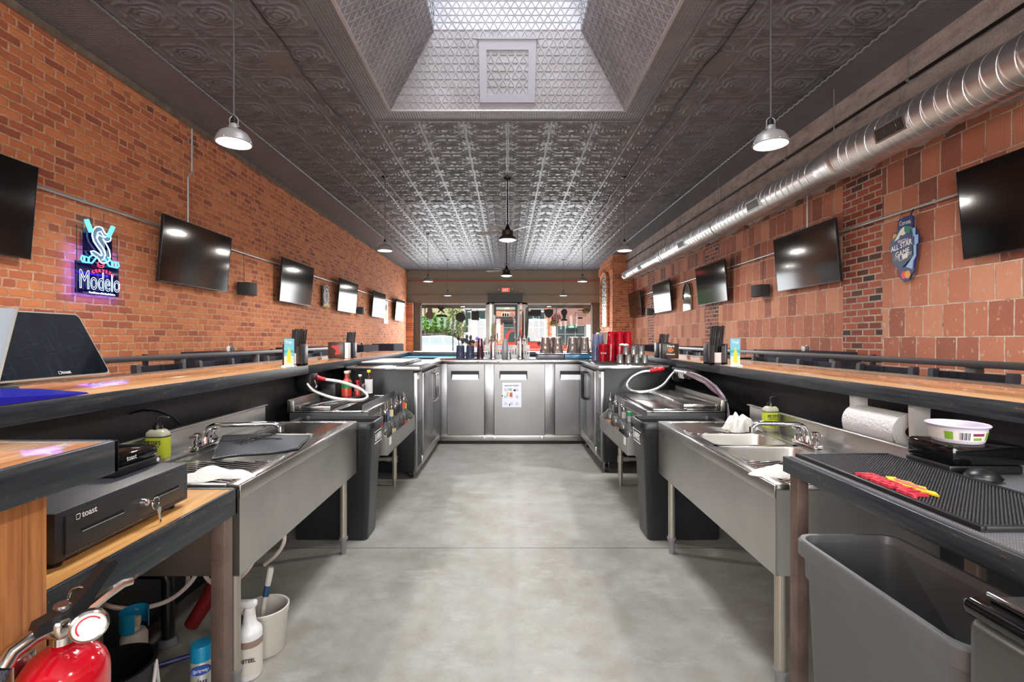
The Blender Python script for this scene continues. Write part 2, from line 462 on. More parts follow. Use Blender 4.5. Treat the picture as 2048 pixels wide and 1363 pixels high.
def m_clay():
    """hollow clay tile wall with narrow piers of dark brick"""
    m, t, b = new_mat('clay_tile_wall'); x, y, z = t.pos()
    wob = t.noise(t.vec(y, z), 2.2, 3)
    row = ((z+.02)/.335).f('FLOOR')
    yy = y+(wob-.5)*.02+row*.077+(row*12.9898).f('SINE')*.11; zz = z+.02+(wob-.5)*.03
    def bricks(v, w, h, ms, sm, off):
        n = t.node('ShaderNodeTexBrick', offset=off, offset_frequency=2, squash=1.0, squash_frequency=2); t.put(n.inputs['Vector'], v)
        for k, q in (('Scale', 1), ('Mortar Size', ms*1.25), ('Mortar Smooth', sm), ('Brick Width', w), ('Row Height', h), ('Bias', 0)): n.inputs[k].default_value = q
        n.inputs['Color1'].default_value = (0, 0, 0, 1); n.inputs['Color2'].default_value = (1, 1, 1, 1); n.inputs['Mortar'].default_value = (.5, .5, .5, 1)
        return X(t, n.outputs['Color']), X(t, n.outputs['Fac'])
    bv, bm_ = bricks(t.vec(yy, zz), .232, .335, .0065, .3, 0.0)
    fine = t.noise(t.vec(y, z, x), 24, 5, .7); mid = t.noise(t.vec(y, z), 3.3, 3)
    low = z.ss(2.9, 1.4)
    c = t.ramp(bv+(fine-.5)*.2+(mid-.5)*.25+low*.16, [(.0, lin(118, 82, 70)), (.12, lin(156, 96, 78)), (.4, lin(182, 112, 88)), (.75, lin(198, 130, 102)), (1.0, lin(212, 148, 118))])
    chip = (t.noise(t.vec(y*2.2, z*.9), 11, 3, .6).ss(.62, .66))*low
    c = t.mix(chip*.8, c, lin(205, 186, 168))
    spk = t.voro(t.vec(y, z), 30).ss(.06, .03)
    c = t.mix(spk*.8, c, lin(225, 215, 200))
    mn = t.noise(t.vec(y, z, 7.0), 6, 4, .7)
    mc = t.ramp(mn, [(.30, lin(60, 44, 40)), (.38, lin(180, 145, 122)), (.55, lin(220, 200, 180)), (.8, lin(228, 218, 206))])
    c = t.mix(bm_, c, mc)
    groove = (y*2*PI/.0125).f('SINE')*bv.ss(.35, .6)
    h1 = (1.0-bm_)*.8+fine*.15+groove*.06
    # the brick piers
    kv, km = bricks(t.vec(y+.02, z), .205, .0835, .010, .3, .5)
    kc = t.ramp(kv+(fine-.5)*.15, [(.04, lin(66, 52, 50)), (.16, lin(104, 58, 48)), (.4, lin(150, 74, 56)), (.8, lin(176, 92, 68)), (1, lin(160, 84, 62))])
    kc = t.mix(km, kc, t.ramp(mn, [(.3, lin(150, 125, 108)), (.7, lin(208, 192, 175))]))
    ph = ((y-5.71)/4.44); ph = ph-ph.f('FLOOR')
    pier = ph.f('LESS_THAN', .151)
    c = t.mix(pier, c, kc); h = h1*(1.0-pier)+((1.0-km)*.8+fine*.15)*pier
    t.put(b.inputs['Base Color'], c); b.inputs['Roughness'].default_value = .75
    t.put(b.inputs['Normal'], t.bump(h, .85, .012)); return m
def m_plaster_band():
    m, t, b = new_mat('rough_concrete_band'); x, y, z = t.pos()
    n = t.noise(t.vec(y*.7, z*1.6, x), 5, 5, .65); f2 = t.noise(t.vec(y, z, x), 40, 5, .75)
    c = t.ramp(n*.7+f2*.3, [(.32, lin(150, 138, 140)), (.45, lin(196, 184, 182)), (.6, lin(222, 212, 204)), (.75, lin(214, 198, 186))])
    t.put(b.inputs['Base Color'], c); b.inputs['Roughness'].default_value = .9
    t.put(b.inputs['Normal'], t.bump(f2+n*.6, 1.0, .03)); return m
TILE = .61
def m_tin():
    m, t, b = new_mat('pressed_tin_ceiling'); x, y, z = t.pos()
    n = t.noise(t.vec(x, y, z), 2.2, 4)
    fine = ((x*2*PI/.07).f('SINE')*(y*2*PI/.07).f('SINE')).f('ABSOLUTE')
    side = x.f('ABSOLUTE').f('GREATER_THAN', 3.66)
    sky = x.f('ABSOLUTE').f('LESS_THAN', 1.80)*y.f('LESS_THAN', 6.62)
    t.put(b.inputs['Base Color'], t.ramp(n, [(.3, lin(98, 101, 109)), (.7, lin(111, 114, 122))]))
    b.inputs['Roughness'].default_value = .38; b.inputs['Specular IOR Level'].default_value = .6
    t.put(b.inputs['Normal'], t.bump(fine*side.f('MAXIMUM', sky), .6, .006)); return m
def tin_ceiling():
    """the pressed tin field as real relief: medallions, rings, scrolls and beads on every tile"""
    import numpy as np
    ss = lambda v, a, b_: (lambda q: q*q*(3-2*q))(np.clip((v-a)/(b_-a), 0, 1))
    bn = lambda v, c, w: np.clip(1-np.abs(v-c)/w, 0, 1)
    def height(u, v):
        au, av = np.abs(u), np.abs(v)
        r = np.sqrt(u*u*.66+v*v); th = np.arctan2(v, u*.81)
        h = ss(r, .095, .07)*.6+bn(r, .12, .022)
        h += bn(r+.012*np.cos(8*th), .195, .022)*.9
        h += bn(r+.045*np.cos(4*th), .30, .022)*.75*ss(r, .2, .24)
        cu, cv = .5-au, .5-av; rc = np.sqrt(cu*cu+cv*cv); tc = np.arctan2(cv, cu)
        sp = bn((rc*16+tc*1.9) % 1.0, .5, .34)*ss(rc, .30, .22)*ss(rc, .03, .06)
        h += sp*.75
        for k in (1, 2, 3):
            h += ss(np.hypot(au-(.255+.055*k), v), .032-.004*k, .008)*.8
            h += ss(np.hypot(av-(.255+.055*k), u), .032-.004*k, .008)*.8
        e = np.maximum(au, av)
        h = np.clip(h, 0, 1.25)*ss(e, .475, .45)+bn(e, .482, .012)*.55-ss(e, .492, .5)*.5
        return h
    V = []; Q = []; base = 0
    def patch(x0, x1, y0, y1, n):
        nonlocal base
        xs = np.linspace(x0, x1, max(2, round((x1-x0)/TILE*n))+1); ys = np.linspace(y0, y1, max(2, round((y1-y0)/TILE*n))+1)
        gx, gy = np.meshgrid(xs, ys)
        u = (gx/TILE) % 1.0-.5; v = ((gy+.12)/TILE) % 1.0-.5
        gz = CZ-.001-height(u, v)*.023
        border = (gx <= x0+1e-6) | (gx >= x1-1e-6); gz = np.where(border, CZ-.001, gz)
        V.append(np.stack([gx, gy, gz], -1).reshape(-1, 3)); nx, ny = len(xs), len(ys)
        i = (np.arange(ny-1)[:, None]*nx+np.arange(nx-1)[None]).reshape(-1)+base
        Q.append(np.stack([i, i+nx, i+nx+1, i+1], -1)); base += nx*ny
    patch(-3.66, -1.83, .2, 6.62, 44); patch(1.83, 3.66, .2, 6.62, 44)
    patch(-3.66, 3.66, 6.62, 10.5, 40); patch(-3.66, 3.66, 10.5, FY-.1, 24)
    v = np.concatenate(V).astype('f4'); q = np.concatenate(Q).astype('i4')
    me = bpy.data.meshes.new('ceiling_tin'); me.vertices.add(len(v)); me.vertices.foreach_set('co', v.ravel())
    me.loops.add(q.size); me.loops.foreach_set('vertex_index', q.ravel()); me.polygons.add(len(q))
    me.polygons.foreach_set('loop_start', np.arange(0, q.size, 4, dtype='i4')); me.update(calc_edges=True); me.validate()
    me.shade_smooth(); me.materials.append(TIN)
    o = bpy.data.objects.new('ceiling_tin_panels', me); COL.objects.link(o); o['kind'] = 'structure'
    b_ = MB()
    for sx in (-1, 1):
        pts = [(sx*3.68+.006*(i % 2), .2+i*.055, CZ-.004-.012*(i % 2)) for i in range(380)]
        b_.tube(pts, .020, 6)
    for sx in (-1, 1): b_.box(sx*1.81, sx*1.83, .2, 6.64, CZ-.012, CZ)
    b_.box(-1.83, 1.83, 6.61, 6.63, CZ-.012, CZ)
    struct('trim_ceiling_moulding', b_, TIN)
def m_lattice():
    m, t, b = new_mat('lattice_pressed_tin'); x, y, z = t.pos()
    big = t.noise(t.vec(x, y, z), 1.8, 2)
    t.put(b.inputs['Base Color'], t.ramp(big, [(.3, lin(140, 140, 146)), (.7, lin(160, 160, 166))])); b.inputs['Roughness'].default_value = .38
    t.put(b.inputs['Normal'], t.bump(t.noise(t.vec(x, y, z), 5, 3), .3, .03)); return m
def m_floor():
    m, t, b = new_mat('sealed_concrete'); x, y, z = t.pos(); v = t.vec(x, y, z)
    n1 = t.noise(v, .8, 5, .6); n2 = t.noise(v, 5, 6, .68); n3 = t.noise(t.vec(x*2.2, y*1.5, z), 3.5, 5, .7); n4 = t.noise(v, 90, 2)
    c = t.ramp(n1*.42+n2*.38+n3*.14+n4*.06, [(.36, lin(122, 118, 108)), (.46, lin(142, 139, 131)), (.54, lin(155, 153, 147)), (.64, lin(166, 163, 156))])
    st = t.noise(v, 1.7, 4, .6).ss(.60, .72)
    c = t.mix(st*.4, c, lin(134, 124, 104))
    wip = t.noise(t.vec(x*1.4, y*3.2, 9.0), 2.4, 4, .7).ss(.56, .66); c = t.mix(wip*.3, c, lin(176, 175, 171))
    cut = y.band(2.985, .004).f('MAXIMUM', y.band(-.7, .004)); soft = x.band(.02, .05)*.12
    fleck = t.voro(v, 7).ss(.045, .02)*.35
    c = t.mix(cut.ss(0, .5), c, lin(48, 46, 44)); c = t.mix(soft+fleck, c, lin(90, 86, 80))
    t.put(b.inputs['Base Color'], c); t.put(b.inputs['Roughness'], n2*.3+.3)
    t.put(b.inputs['Normal'], t.bump(n2*.4+n4*.1-cut, .12, .01)); return m
BRICK = m_brick(); CLAY = m_clay(); BAND = m_plaster_band(); TIN = m_tin(); LATT = m_lattice(); FLOOR = m_floor()
OLIVE = mat('drab_olive_paint', (150, 143, 128), .5, var=.04)
DARKTRIM = mat('charcoal_paint', (62, 60, 66), .4)
WHITETRIM = mat('white_painted_frame', (220, 222, 222), .35)
DULLMETAL = mat('dull_bronze_frame', (92, 88, 80), .4, .3)
REDLINE = mat('red_painted_line', (196, 72, 56), .5)

SKX, SKY0, SKY1 = 1.53, .9, 6.29     # skylight opening in the ceiling
UX, UY0, UY1, UZ = .90, 1.6, 5.86, 5.07
struct('floor', MB().box(-4.9, 4.9, BY-.2, FY+.3, -.12, 0), FLOOR)
c = MB()
c.box(LX-.2, -SKX, BY, FY+.2, CZ, CZ+.04); c.box(SKX, RX+.2, BY, FY+.2, CZ, CZ+.04)
c.box(-SKX, SKX, SKY1, FY+.2, CZ, CZ+.04); c.box(-SKX, SKX, BY, SKY0, CZ, CZ+.04)
struct('ceiling', c, TIN, doubles=True)
tin_ceiling()
s = MB(); T = 6.9
lo = [(-SKX, SKY0, CZ), (SKX, SKY0, CZ), (SKX, SKY1, CZ), (-SKX, SKY1, CZ)]
up = [(-UX, UY0, UZ), (UX, UY0, UZ), (UX, UY1, UZ), (-UX, UY1, UZ)]; tp = [(a, b_, T) for a, b_, _ in up]
for A, B in ((lo, up), (up, tp)):
    for i in range(4): s.quad(A[i], A[(i+1) % 4], B[(i+1) % 4], B[i])
struct('ceiling_skylight_shaft', s, LATT, recalc=False)
def ribs(quads, P, r):
    g = MB()
    for Q in quads:
        Q = [Vector(p) for p in Q]; o = Q[0]; u = (Q[1]-Q[0]).normalized(); n = (Q[1]-Q[0]).cross(Q[3]-Q[0]).normalized(); v = n.cross(u)
        if n.dot(Vector((0, 3.4, 5))-sum(Q, Vector())/4) < 0: off = -n*r*.3
        else: off = n*r*.3
        pl = [((q-o).dot(u), (q-o).dot(v)) for q in Q]
        for k in range(3):
            th = PI*k/3; d = (math.cos(th), math.sin(th)); m_ = (-d[1], d[0]); cs = [a*m_[0]+c_*m_[1] for a, c_ in pl]
            s0 = math.ceil(min(cs)/P)
            while s0*P < max(cs):
                s = s0*P; s0 += 1; hits = []
                for i in range(4):
                    (ax, ay), (bx_, by_) = pl[i], pl[(i+1) % 4]; ca, cb_ = cs[i], cs[(i+1) % 4]
                    if (ca-s)*(cb_-s) < 0: f = (s-ca)/(cb_-ca); hits.append((ax+(bx_-ax)*f, ay+(by_-ay)*f))
                if len(hits) == 2: g.tube([o+u*h[0]+v*h[1]+off for h in hits], r, 4, cap=False)
    return g
_q = [[A_[i], A_[(i+1) % 4], B_[(i+1) % 4], B_[i]] for A_, B_ in ((lo, up), (up, [(a, b_, 5.75) for a, b_, _ in up])) for i in range(4)]
struct('ceiling_skylight_ribs', ribs(_q, .088, .0075), LATT)
struct('ceiling_sun_block', MB().box(-UX-.1, UX+.1, UY0-.1, UY1+.1, T, T+.1), WHITEP)  # unseen lid added to keep direct sun out of the shaft
k = MB()
for (x0, x1, y0, y1) in ((-SKX-.03, SKX+.03, SKY1-.005, SKY1+.03), (-SKX-.03, -SKX+.005, SKY0, SKY1), (SKX-.005, SKX+.03, SKY0, SKY1)): k.box(x0, x1, y0, y1, CZ-.018, CZ)
struct('trim_skylight', k, mat('pale_tin_edge', (168, 168, 172), .35))
struct('wall_left', MB().box(LX-.3, LX, BY-.2, FY+.3, 0, CZ), BRICK)
struct('wall_right', MB().box(RX, RX+.3, BY-.2, FY+.3, 0, CZ), CLAY)
bd = MB()
N = 150
def bandf(a, b_):
    y = BY+(17.1-BY)*a
    prof = [(RX, 3.40), (RX-.10, 3.44), (RX-.20, 3.50), (RX-.22, 3.9), (RX-.24, CZ)]
    i = min(int(b_*4), 3); f = b_*4-i; p, q = prof[i], prof[i+1]
    jit = .02*math.sin(y*7.1+b_*9)+.015*math.sin(y*19+b_*5)
    return (p[0]+(q[0]-p[0])*f-abs(jit)*(b_ > .1)*(b_ < 1), y, p[1]+(q[1]-p[1])*f+(jit if b_ < .6 else 0))
bd.grid(bandf, N, 8)
struct('wall_right_concrete_band', bd, BAND, recalc=False)
bk = MB(); bk.box(LX-.2, RX+.2, BY-.2, BY, 0, .9); bk.box(LX-.2, RX+.2, BY-.2, BY, 3.3, CZ)
for a, b_ in ((LX-.2, -3.9), (-.7, .7), (3.9, RX+.2)): bk.box(a, b_, BY-.2, BY, .9, 3.3)
struct('wall_back', bk, OLIVE)
# ledge of rough mortar between the brick and the ceiling
struct('trim_left_ceiling', MB().box(LX, LX+.05, BY, FY, CZ-.07, CZ-.001), mat('dusty_ledge', (120, 108, 96), .9, bump=(20, .8), var=.3))

# front wall: fascia, piers, low sill wall, soffit, window frames
f = MB(); f.box(LX-.2, RX+.2, FY, FY+.25, 2.87, CZ); f.box(LX, RX, FY-.05, FY, 3.20, 3.23); f.box(LX, RX, FY-.04, FY, 4.0, CZ)
struct('wall_front_fascia', f, OLIVE)
struct('trim_red_line', MB().box(LX, RX, FY-.06, FY-.001, 3.835, 3.875), REDLINE)
w = MB(); w.box(LX, -.86, FY, FY+.25, 0, .72); w.box(.80, RX, FY, FY+.25, 0, .72)
struct('wall_front_low', w, mat('dark_sill_paint', (60, 58, 54), .5))
struct('trim_left_pier', MB().box(LX, -4.13, FY-.25, FY+.2, 0, 2.87), BRICK)
struct('trim_left_pier_post', MB().box(-4.13, -3.85, FY-.05, FY+.2, 0, 2.87), DULLMETAL)
struct('trim_right_pier', MB().box(3.75, RX, FY-.05, FY+.2, 0, 2.87), DULLMETAL)
def window(name, x0, x1, mull):
    r = bpy.data.objects.new(name, None); COL.objects.link(r); r.location = ((x0+x1)/2, FY+.1, .72); r['kind'] = 'structure'
    g = MB(); g.box(x0, x0+.05, FY+.02, FY+.14, .72, 2.87); g.box(x1-.05, x1, FY+.02, FY+.14, .72, 2.87)
    g.box(x0, x1, FY+.02, FY+.14, 2.80, 2.87); g.box(x0, x1, FY-.02, FY+.16, .70, .76)
    g.build('window_frame', WHITETRIM, r)
    MB().box(mull-.02, mull+.02, FY+.03, FY+.12, .76, 2.80).build('mullion', GREYP, r)
    MB().box(x0+.05, x1-.05, FY+.075, FY+.085, .76, 2.80).build('pane', PANE, r)
    g = MB(); g.box(x0, x1, FY+.15, FY+.24, 2.66, 2.87); g.build('window_head_box', DULLMETAL, r)
window('window_1', -3.85, -.90, -2.42)
window('window_2', .84, 3.75, 2.17)
# recessed entrance between the windows
h = MB(); h.box(-.86, .66, FY-.12, FY+.2, 2.90, 3.24); h.box(-.90, .70, FY-.14, FY+.2, 3.24, 3.29)
struct('trim_door_header', h, DARKTRIM)
d = bpy.data.objects.new('door_1', None); COL.objects.link(d); d.location = (-.06, FY+.1, 0); d['kind'] = 'structure'
g = MB()
for a, b_ in ((-.90, -.80), (-.68, -.60), (.44, .54), (.64, .84)): g.box(a, b_, FY, FY+.12, 0, 2.90)
g.box(-.90, .84, FY, FY+.12, 2.82, 2.90); g.build('door_frame', WHITETRIM, d)
g = MB(); g.box(-.60, -.50, FY+.02, FY+.08, 0, 2.82); g.box(.34, .44, FY+.02, FY+.08, 0, 2.82); g.box(-.5, .34, FY+.02, FY+.08, 0, .3); g.box(-.5, .34, FY+.02, FY+.08, 2.7, 2.82)
g.build('door_leaf', DARKTRIM, d)
MB().box(-.5, .34, FY+.045, FY+.055, .3, 2.7).build('pane', PANE, d)
MB().tube([(.30, FY-.04, 1.0), (.30, FY-.06, 1.05), (.30, FY-.06, 1.35), (.30, FY-.04, 1.4)], .012).build('door_handle', CHROME, d)

# brick pier in the far right corner with an arched niche of pale stone lace
PY0, PY1, PXL = 17.1, 19.4, 3.74
pier = MB(); pier.box(PXL, RX+.1, PY0, PY1, 0, CZ)
BRICK2 = BRICK.copy(); BRICK2.name = 'pier_brick'
_n = BRICK2.node_tree
for nd in list(_n.nodes):
    if nd.type == 'COMBXYZ' and nd.inputs[0].is_linked and nd.inputs[1].is_linked:
        pass
struct('pillar_brick', pier, BRICK2)
# on the pier the pattern runs along x + y, so both faces show courses
_sep = [n_ for n_ in _n.nodes if n_.type == 'SEPXYZ'][0]
_add = _n.nodes.new('ShaderNodeMath'); _add.operation = 'ADD'
_tos = [l.to_socket for l in _n.links if l.from_socket == _sep.outputs[1]]
_n.links.new(_sep.outputs[0], _add.inputs[0]); _n.links.new(_sep.outputs[1], _add.inputs[1])
for s_ in _tos: _n.links.new(_add.outputs[0], s_)
def m_lace():
    m, t, b = new_mat('pale_stone_lace'); x, y, z = t.pos()
    v = t.voro(t.vec(x, y, z*1.6), 9); n = t.noise(t.vec(x, y, z), 14, 4, .7)
    t.put(b.inputs['Base Color'], t.ramp(v+(n-.5)*.6, [(.25, lin(222, 222, 210)), (.45, lin(160, 162, 150)), (.6, lin(60, 62, 58))]))
    t.put(b.inputs['Normal'], t.bump(v, .8, .03)); return m
arch = [(-.55, 0), (.55, 0), (.55, 1.55)]+[(.55*math.cos(PI*i/12), 1.55+.45*math.sin(PI*i/12)) for i in range(1, 12)]+[(-.55, 1.55)]
nic = thing('stone_screen', 'arched panel of pale stone lace in the corner brick pillar', 'decor panel', (PXL, 18.3, 1.75))
MB().prism(arch, (PXL-.042, 18.3, 1.75), (0, -1, 0), (0, 0, 1), .04).build('panel', m_lace(), nic)
ro = [((.62*math.cos(PI*i/16)), 1.55+.52*math.sin(PI*i/16)) for i in range(17)]
MB().tube([(PXL-.052, 18.3-a, 1.75+b_) for a, b_ in [(.62, 0)]+ro+[(-.62, 0)]], .05, 8).build('surround', BRICK2, nic)
cor = MB()
for i in range(8): cor.box(PXL-.07, PXL, PY0+.12+i*.28, PY0+.25+i*.28, 3.78, 3.98)
cor.box(PXL-.05, PXL, PY0, PY1, 3.98, 4.06)
struct('trim_pillar_corbel', cor, BRICK2)
# access hatch on the sloping far face of the shaft
ht = thing('ceiling_hatch', 'grey framed square hatch on the far slope of the skylight', 'hatch', (0, 6.2, 4.45))
e = Vector((0, UY1-SKY1, UZ-CZ)).normalized()      # up the slope
nrm = Vector((1, 0, 0)).cross(e)                   # towards the room
if nrm.y > 0: nrm = -nrm
base = Vector((0, SKY1, CZ))+e*.085
def slope(u, v, d): return base+Vector((1, 0, 0))*u+e*v+nrm*d
def sbox(mb, u0, u1, v0, v1, d0, d1):
    P = [slope(u, v, d_) for d_ in (d0, d1) for v in (v0, v1) for u in (u0, u1)]
    vs = [mb.bm.verts.new(p) for p in P]
    for q in ((0, 2, 3, 1), (4, 5, 7, 6), (0, 1, 5, 4), (2, 6, 7, 3), (0, 4, 6, 2), (1, 3, 7, 5)): mb._f([vs[i] for i in q])
HW, HH, FW = .355, .70, .095
g = MB()
for q in ((-HW, -HW+FW, 0, HH), (HW-FW, HW, 0, HH), (-HW+FW, HW-FW, 0, FW), (-HW+FW, HW-FW, HH-FW-.02, HH)): sbox(g, *q, 0, .03)
sbox(g, -HW-.02, HW+.02, HH, HH+.02, 0, .045)
g.build('frame', mat('grey_painted_wood', (150, 150, 160), .4), ht)
g = ribs([[slope(-HW+FW, FW, .010), slope(HW-FW, FW, .010), slope(HW-FW, HH-FW-.02, .010), slope(-HW+FW, HH-FW-.02, .010)]], .088, .0075).build('door_ribs', LATT, ht); g = MB(); sbox(g, -HW+FW, HW-FW, FW, HH-FW-.02, .002, .008); g.build('door_panel', LATT, ht)
# flat access plates in the tin ceiling
for x0, lab in ((-2.62, 'flat grey access plate in the tin ceiling, left of the skylight'), (2.08, 'flat grey access plate in the tin ceiling, right of the skylight')):
    single('ceiling_plate', MB().box(x0, x0+.34, 5.0, 5.42, CZ-.012, CZ-.001), mat('plate_grey_paint', (104, 104, 106), .4), lab, 'access plate', 'ceiling access plates')
# ------------------------------------------------------------ lamps, fans, pipes, duct, screens and signs
def pendant():
    r = thing('pendant_lamp', '', 'pendant lamp', (0, 0, 0))          # origin: rim centre of the shade
    R0 = .137
    o = MB().lathe([(.0, .158), (.028, .158), (.030, .135), (.032, .125), (.045, .112), (.075, .10), (.105, .08), (.128, .045), (R0, .012), (R0+.004, .006), (R0+.004, -.004), (R0-.006, -.006), (R0-.012, .012), (.118, .045), (.09, .08), (.05, .10), (0, .105)], n=40)
    o.build('lamp_shade', mat('pewter_enamel', (158, 156, 156), .38, .25), r)
    MB().lathe([(0, .004), (R0-.012, .004), (R0-.012, .012), (0, .012)], n=32).build('lens', LENS, r)
    s = MB(); s.cyl((0, 0, .155), (0, 0, .20), .024, .020, 16); s.cyl((0, 0, .20), (0, 0, .225), .012, .010, 12)
    s.build('socket', BLACKM, r)
    y = MB(); y.tube([(-.034, 0, .13)]+[(-.036*math.cos(PI*i/10), 0, .19+.036*math.sin(PI*i/10)) for i in range(11)]+[(.034, 0, .13)], .004, 6)
    y.cyl((-.042, 0, .14), (-.028, 0, .14), .007, n=8); y.cyl((.042, 0, .14), (.028, 0, .14), .007, n=8)
    y.build('yoke', mat('pewter_enamel', (118, 116, 116)), r)
    k = MB()
    for a in (0, PI/2, PI, PI*1.5): k.sphere(((R0+.005)*math.cos(a), (R0+.005)*math.sin(a), .004), .008, n=8, m=6)
    k.build('clip', CHROME, r)
    MB().cyl((0, 0, .225), (0, 0, CZ-2.93-.012), .006, n=8).build('stem', mat('dull_silver_stem', (120, 120, 122), .3, .5), r)
    MB().lathe([(0, CZ-2.93-.001), (.062, CZ-2.93-.001), (.062, CZ-2.93-.016), (.04, CZ-2.93-.03), (0, CZ-2.93-.032)], n=24).build('canopy', BLACKM, r)
    return r
def lamp_light(x, y, z, r=.11, w=PENDANT_W):
    area_lamp('lamp_light', (x, y, z), (0, 0, -1), r*2, r*2, w, (1.0, .96, .9), 'DISK')
proto = pendant(); proto['group'] = 'pendant lamps over the two bars'
spots = [(-2.28, 4.0, 'nearest white-lit pendant lamp above the left bar'), (2.21, 4.03, 'nearest white-lit pendant lamp above the right bar, beside the duct'),
         (-2.27, 8.89, 'second pendant lamp along the row above the left bar'), (2.17, 8.89, 'second pendant lamp along the row above the right bar'),
         (-2.27, 13.7, 'third pendant lamp along the left row, over the bar end'), (2.14, 13.7, 'third pendant lamp along the right row, over the bar end'),
         (-2.27, 18.2, 'pendant lamp of the left row hanging closest to the street window'), (2.12, 18.2, 'pendant lamp of the right row hanging closest to the street window'),
         ]
for i, (x, y, lab) in enumerate(spots):
    o = proto if i == 0 else dup(proto, (0, 0, 0), group='pendant lamps over the two bars')
    o.location = (x, y, 2.93); o['label'] = lab
    lamp_light(x, y, 2.925)
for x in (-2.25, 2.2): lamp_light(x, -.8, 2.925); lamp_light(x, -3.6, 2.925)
def fan():
    r = thing('ceiling_fan', '', 'ceiling fan', (0, 0, 0))            # origin: bottom of the light
    MB().lathe([(0, .20), (.10, .20), (.105, .17), (.105, .115), (.13, .09), (.165, .05), (.168, .03), (.15, .025), (.12, .06), (0, .07)], n=36).build('motor_housing', mat('aged_bronze', (84, 74, 66), .3, .7), r)
    MB().lathe([(0, 0), (.08, .004), (.13, .016), (.155, .03), (0, .035)], n=32).build('lens', LENS, r)
    s = MB(); s.lathe([(0, .32), (.02, .32), (.035, .27), (.055, .22), (.07, .20), (0, .20)], n=20); s.build('top_cover', BLACKM, r)
    MB().cyl((0, 0, .31), (0, 0, CZ-3.11-.02), .013, n=10).build('stem', BLACKM, r)
    MB().lathe([(0, CZ-3.11-.001), (.075, CZ-3.11-.001), (.07, CZ-3.11-.03), (.03, CZ-3.11-.06), (0, CZ-3.11-.06)], n=24).build('canopy', BLACKM, r)
    y = MB()
    for sx in (-1, 1): y.tube([(sx*.03, 0, .30), (sx*.055, 0, .34), (sx*.05, 0, .37), (sx*.015, 0, .385)], .006, 6)
    y.build('yoke', mat('aged_bronze', (84, 74, 66)), r)
    for k in range(5):
        a = 2*PI*k/5+.35; R = Matrix.Rotation(a, 4, 'Z') @ Matrix.Rotation(math.radians(11), 4, 'X')
        b = MB()
        pl = [(.16, -.045), (.24, -.06), (.55, -.068), (.61, -.05), (.625, 0), (.61, .05), (.55, .068), (.24, .06), (.16, .045)]
        z0 = Vector((0, 0, .185)); bo = R @ Vector((0, 0, 0))+z0
        b.prism(pl, bo, (R @ Vector((1, 0, 0))-Vector((0, 0, 0))), (R @ Vector((0, 1, 0))), .008)
        b.build('blade', mat('fan_blade_grey', (150, 152, 154), .4), r)
    return r
fp = fan(); fp.location = (0, 8.94, 3.11); fp['label'] = 'bronze ceiling fan with a lit bowl, just beyond the skylight'; fp['group'] = 'ceiling fans on the centre line'
dup(fp, (-.03, 14.0, 3.11), label='bronze ceiling fan with a lit bowl, in front of the exit sign')
lamp_light(0, 8.94, 3.10, .13); lamp_light(-.03, 14.0, 3.10, .13)

# cables strung along the tin ceiling from canopy to canopy
for x, lab in ((-2.27, 'black cable along the tin ceiling over the left bar'), (2.17, 'black cable along the tin ceiling over the right bar')):
    pts = []; y = 1.0
    while y < 18.2: pts.append((x+.02*math.sin(y*3.1)+.012*math.sin(y*8), y, CZ-.03)); y += .22
    single('ceiling_cable', MB().tube(pts, .008, 5), BLACK, lab, 'cable', 'cables on the ceiling')

# round spiral duct on the right
DX, DZ = 3.93, 3.40
def m_duct():
    m, t, b = new_mat('galvanised_spiral_duct'); x, y, z = t.pos()
    ang = (z-DZ).f('ARCTAN2', x-DX)/(2*PI)
    ph = y/.135+ang; ph = ph-ph.f('FLOOR')
    seam = ph.band(.5, .05); n = t.noise(t.vec(x, y, z), 5, 4)
    t.put(b.inputs['Base Color'], t.ramp(n, [(.3, (.74, .74, .75, 1)), (.7, (.86, .86, .87, 1))]))
    b.inputs['Metallic'].default_value = 1.0; t.put(b.inputs['Roughness'], n*.12+.28)
    t.put(b.inputs['Normal'], t.bump(seam, .8, .006)); return m
DUCT = m_duct()
du = thing('spiral_duct', 'long galvanised spiral air duct high along the right wall', 'air duct', (DX, 8, DZ))
def ring_lathe(mb, prof, n=48):
    M = Matrix.Rotation(-PI/2, 3, 'X')
    mb.lathe([(r_, y_) for r_, y_ in prof], (DX, 0, DZ), n, M)
a = MB(); ring_lathe(a, [(.208, -1.0), (.208, 5.55)]); a.build('duct_section', DUCT, du)
a = MB(); ring_lathe(a, [(.208, 5.55), (.214, 5.56), (.214, 5.62), (.182, 5.85), (.182, 5.9), (.176, 5.92)]); a.build('reducer', DUCT, du)
a = MB(); ring_lathe(a, [(.176, 5.9), (.176, 12.0)]); a.build('duct_section', DUCT, du)
a = MB(); ring_lathe(a, [(.176, 12.0), (.182, 12.01), (.182, 12.1), (.14, 12.4), (.134, 12.45)]); a.build('reducer', DUCT, du)
a = MB(); ring_lathe(a, [(.134, 12.4), (.134, 15.2), (.139, 15.21), (.139, 15.28), (.134, 15.3), (.134, 15.95), (.125, 16.0), (0, 16.0)]); a.build('duct_section', DUCT, du)
for s_, y0, y1, rr in ((0, -1.0, 5.5, .208), (1, 6.0, 11.95, .176), (2, 12.5, 15.1, .134)):
    g = MB(); K = 26; n_ = int((y1-y0)/.135*K)
    g.tube([(DX+(rr+.0005)*math.cos(2*PI*i/K), y0+.135*i/K, DZ+(rr+.0005)*math.sin(2*PI*i/K)) for i in range(n_)], .0042, 5); g.build('spiral_seam', DUCT, du)
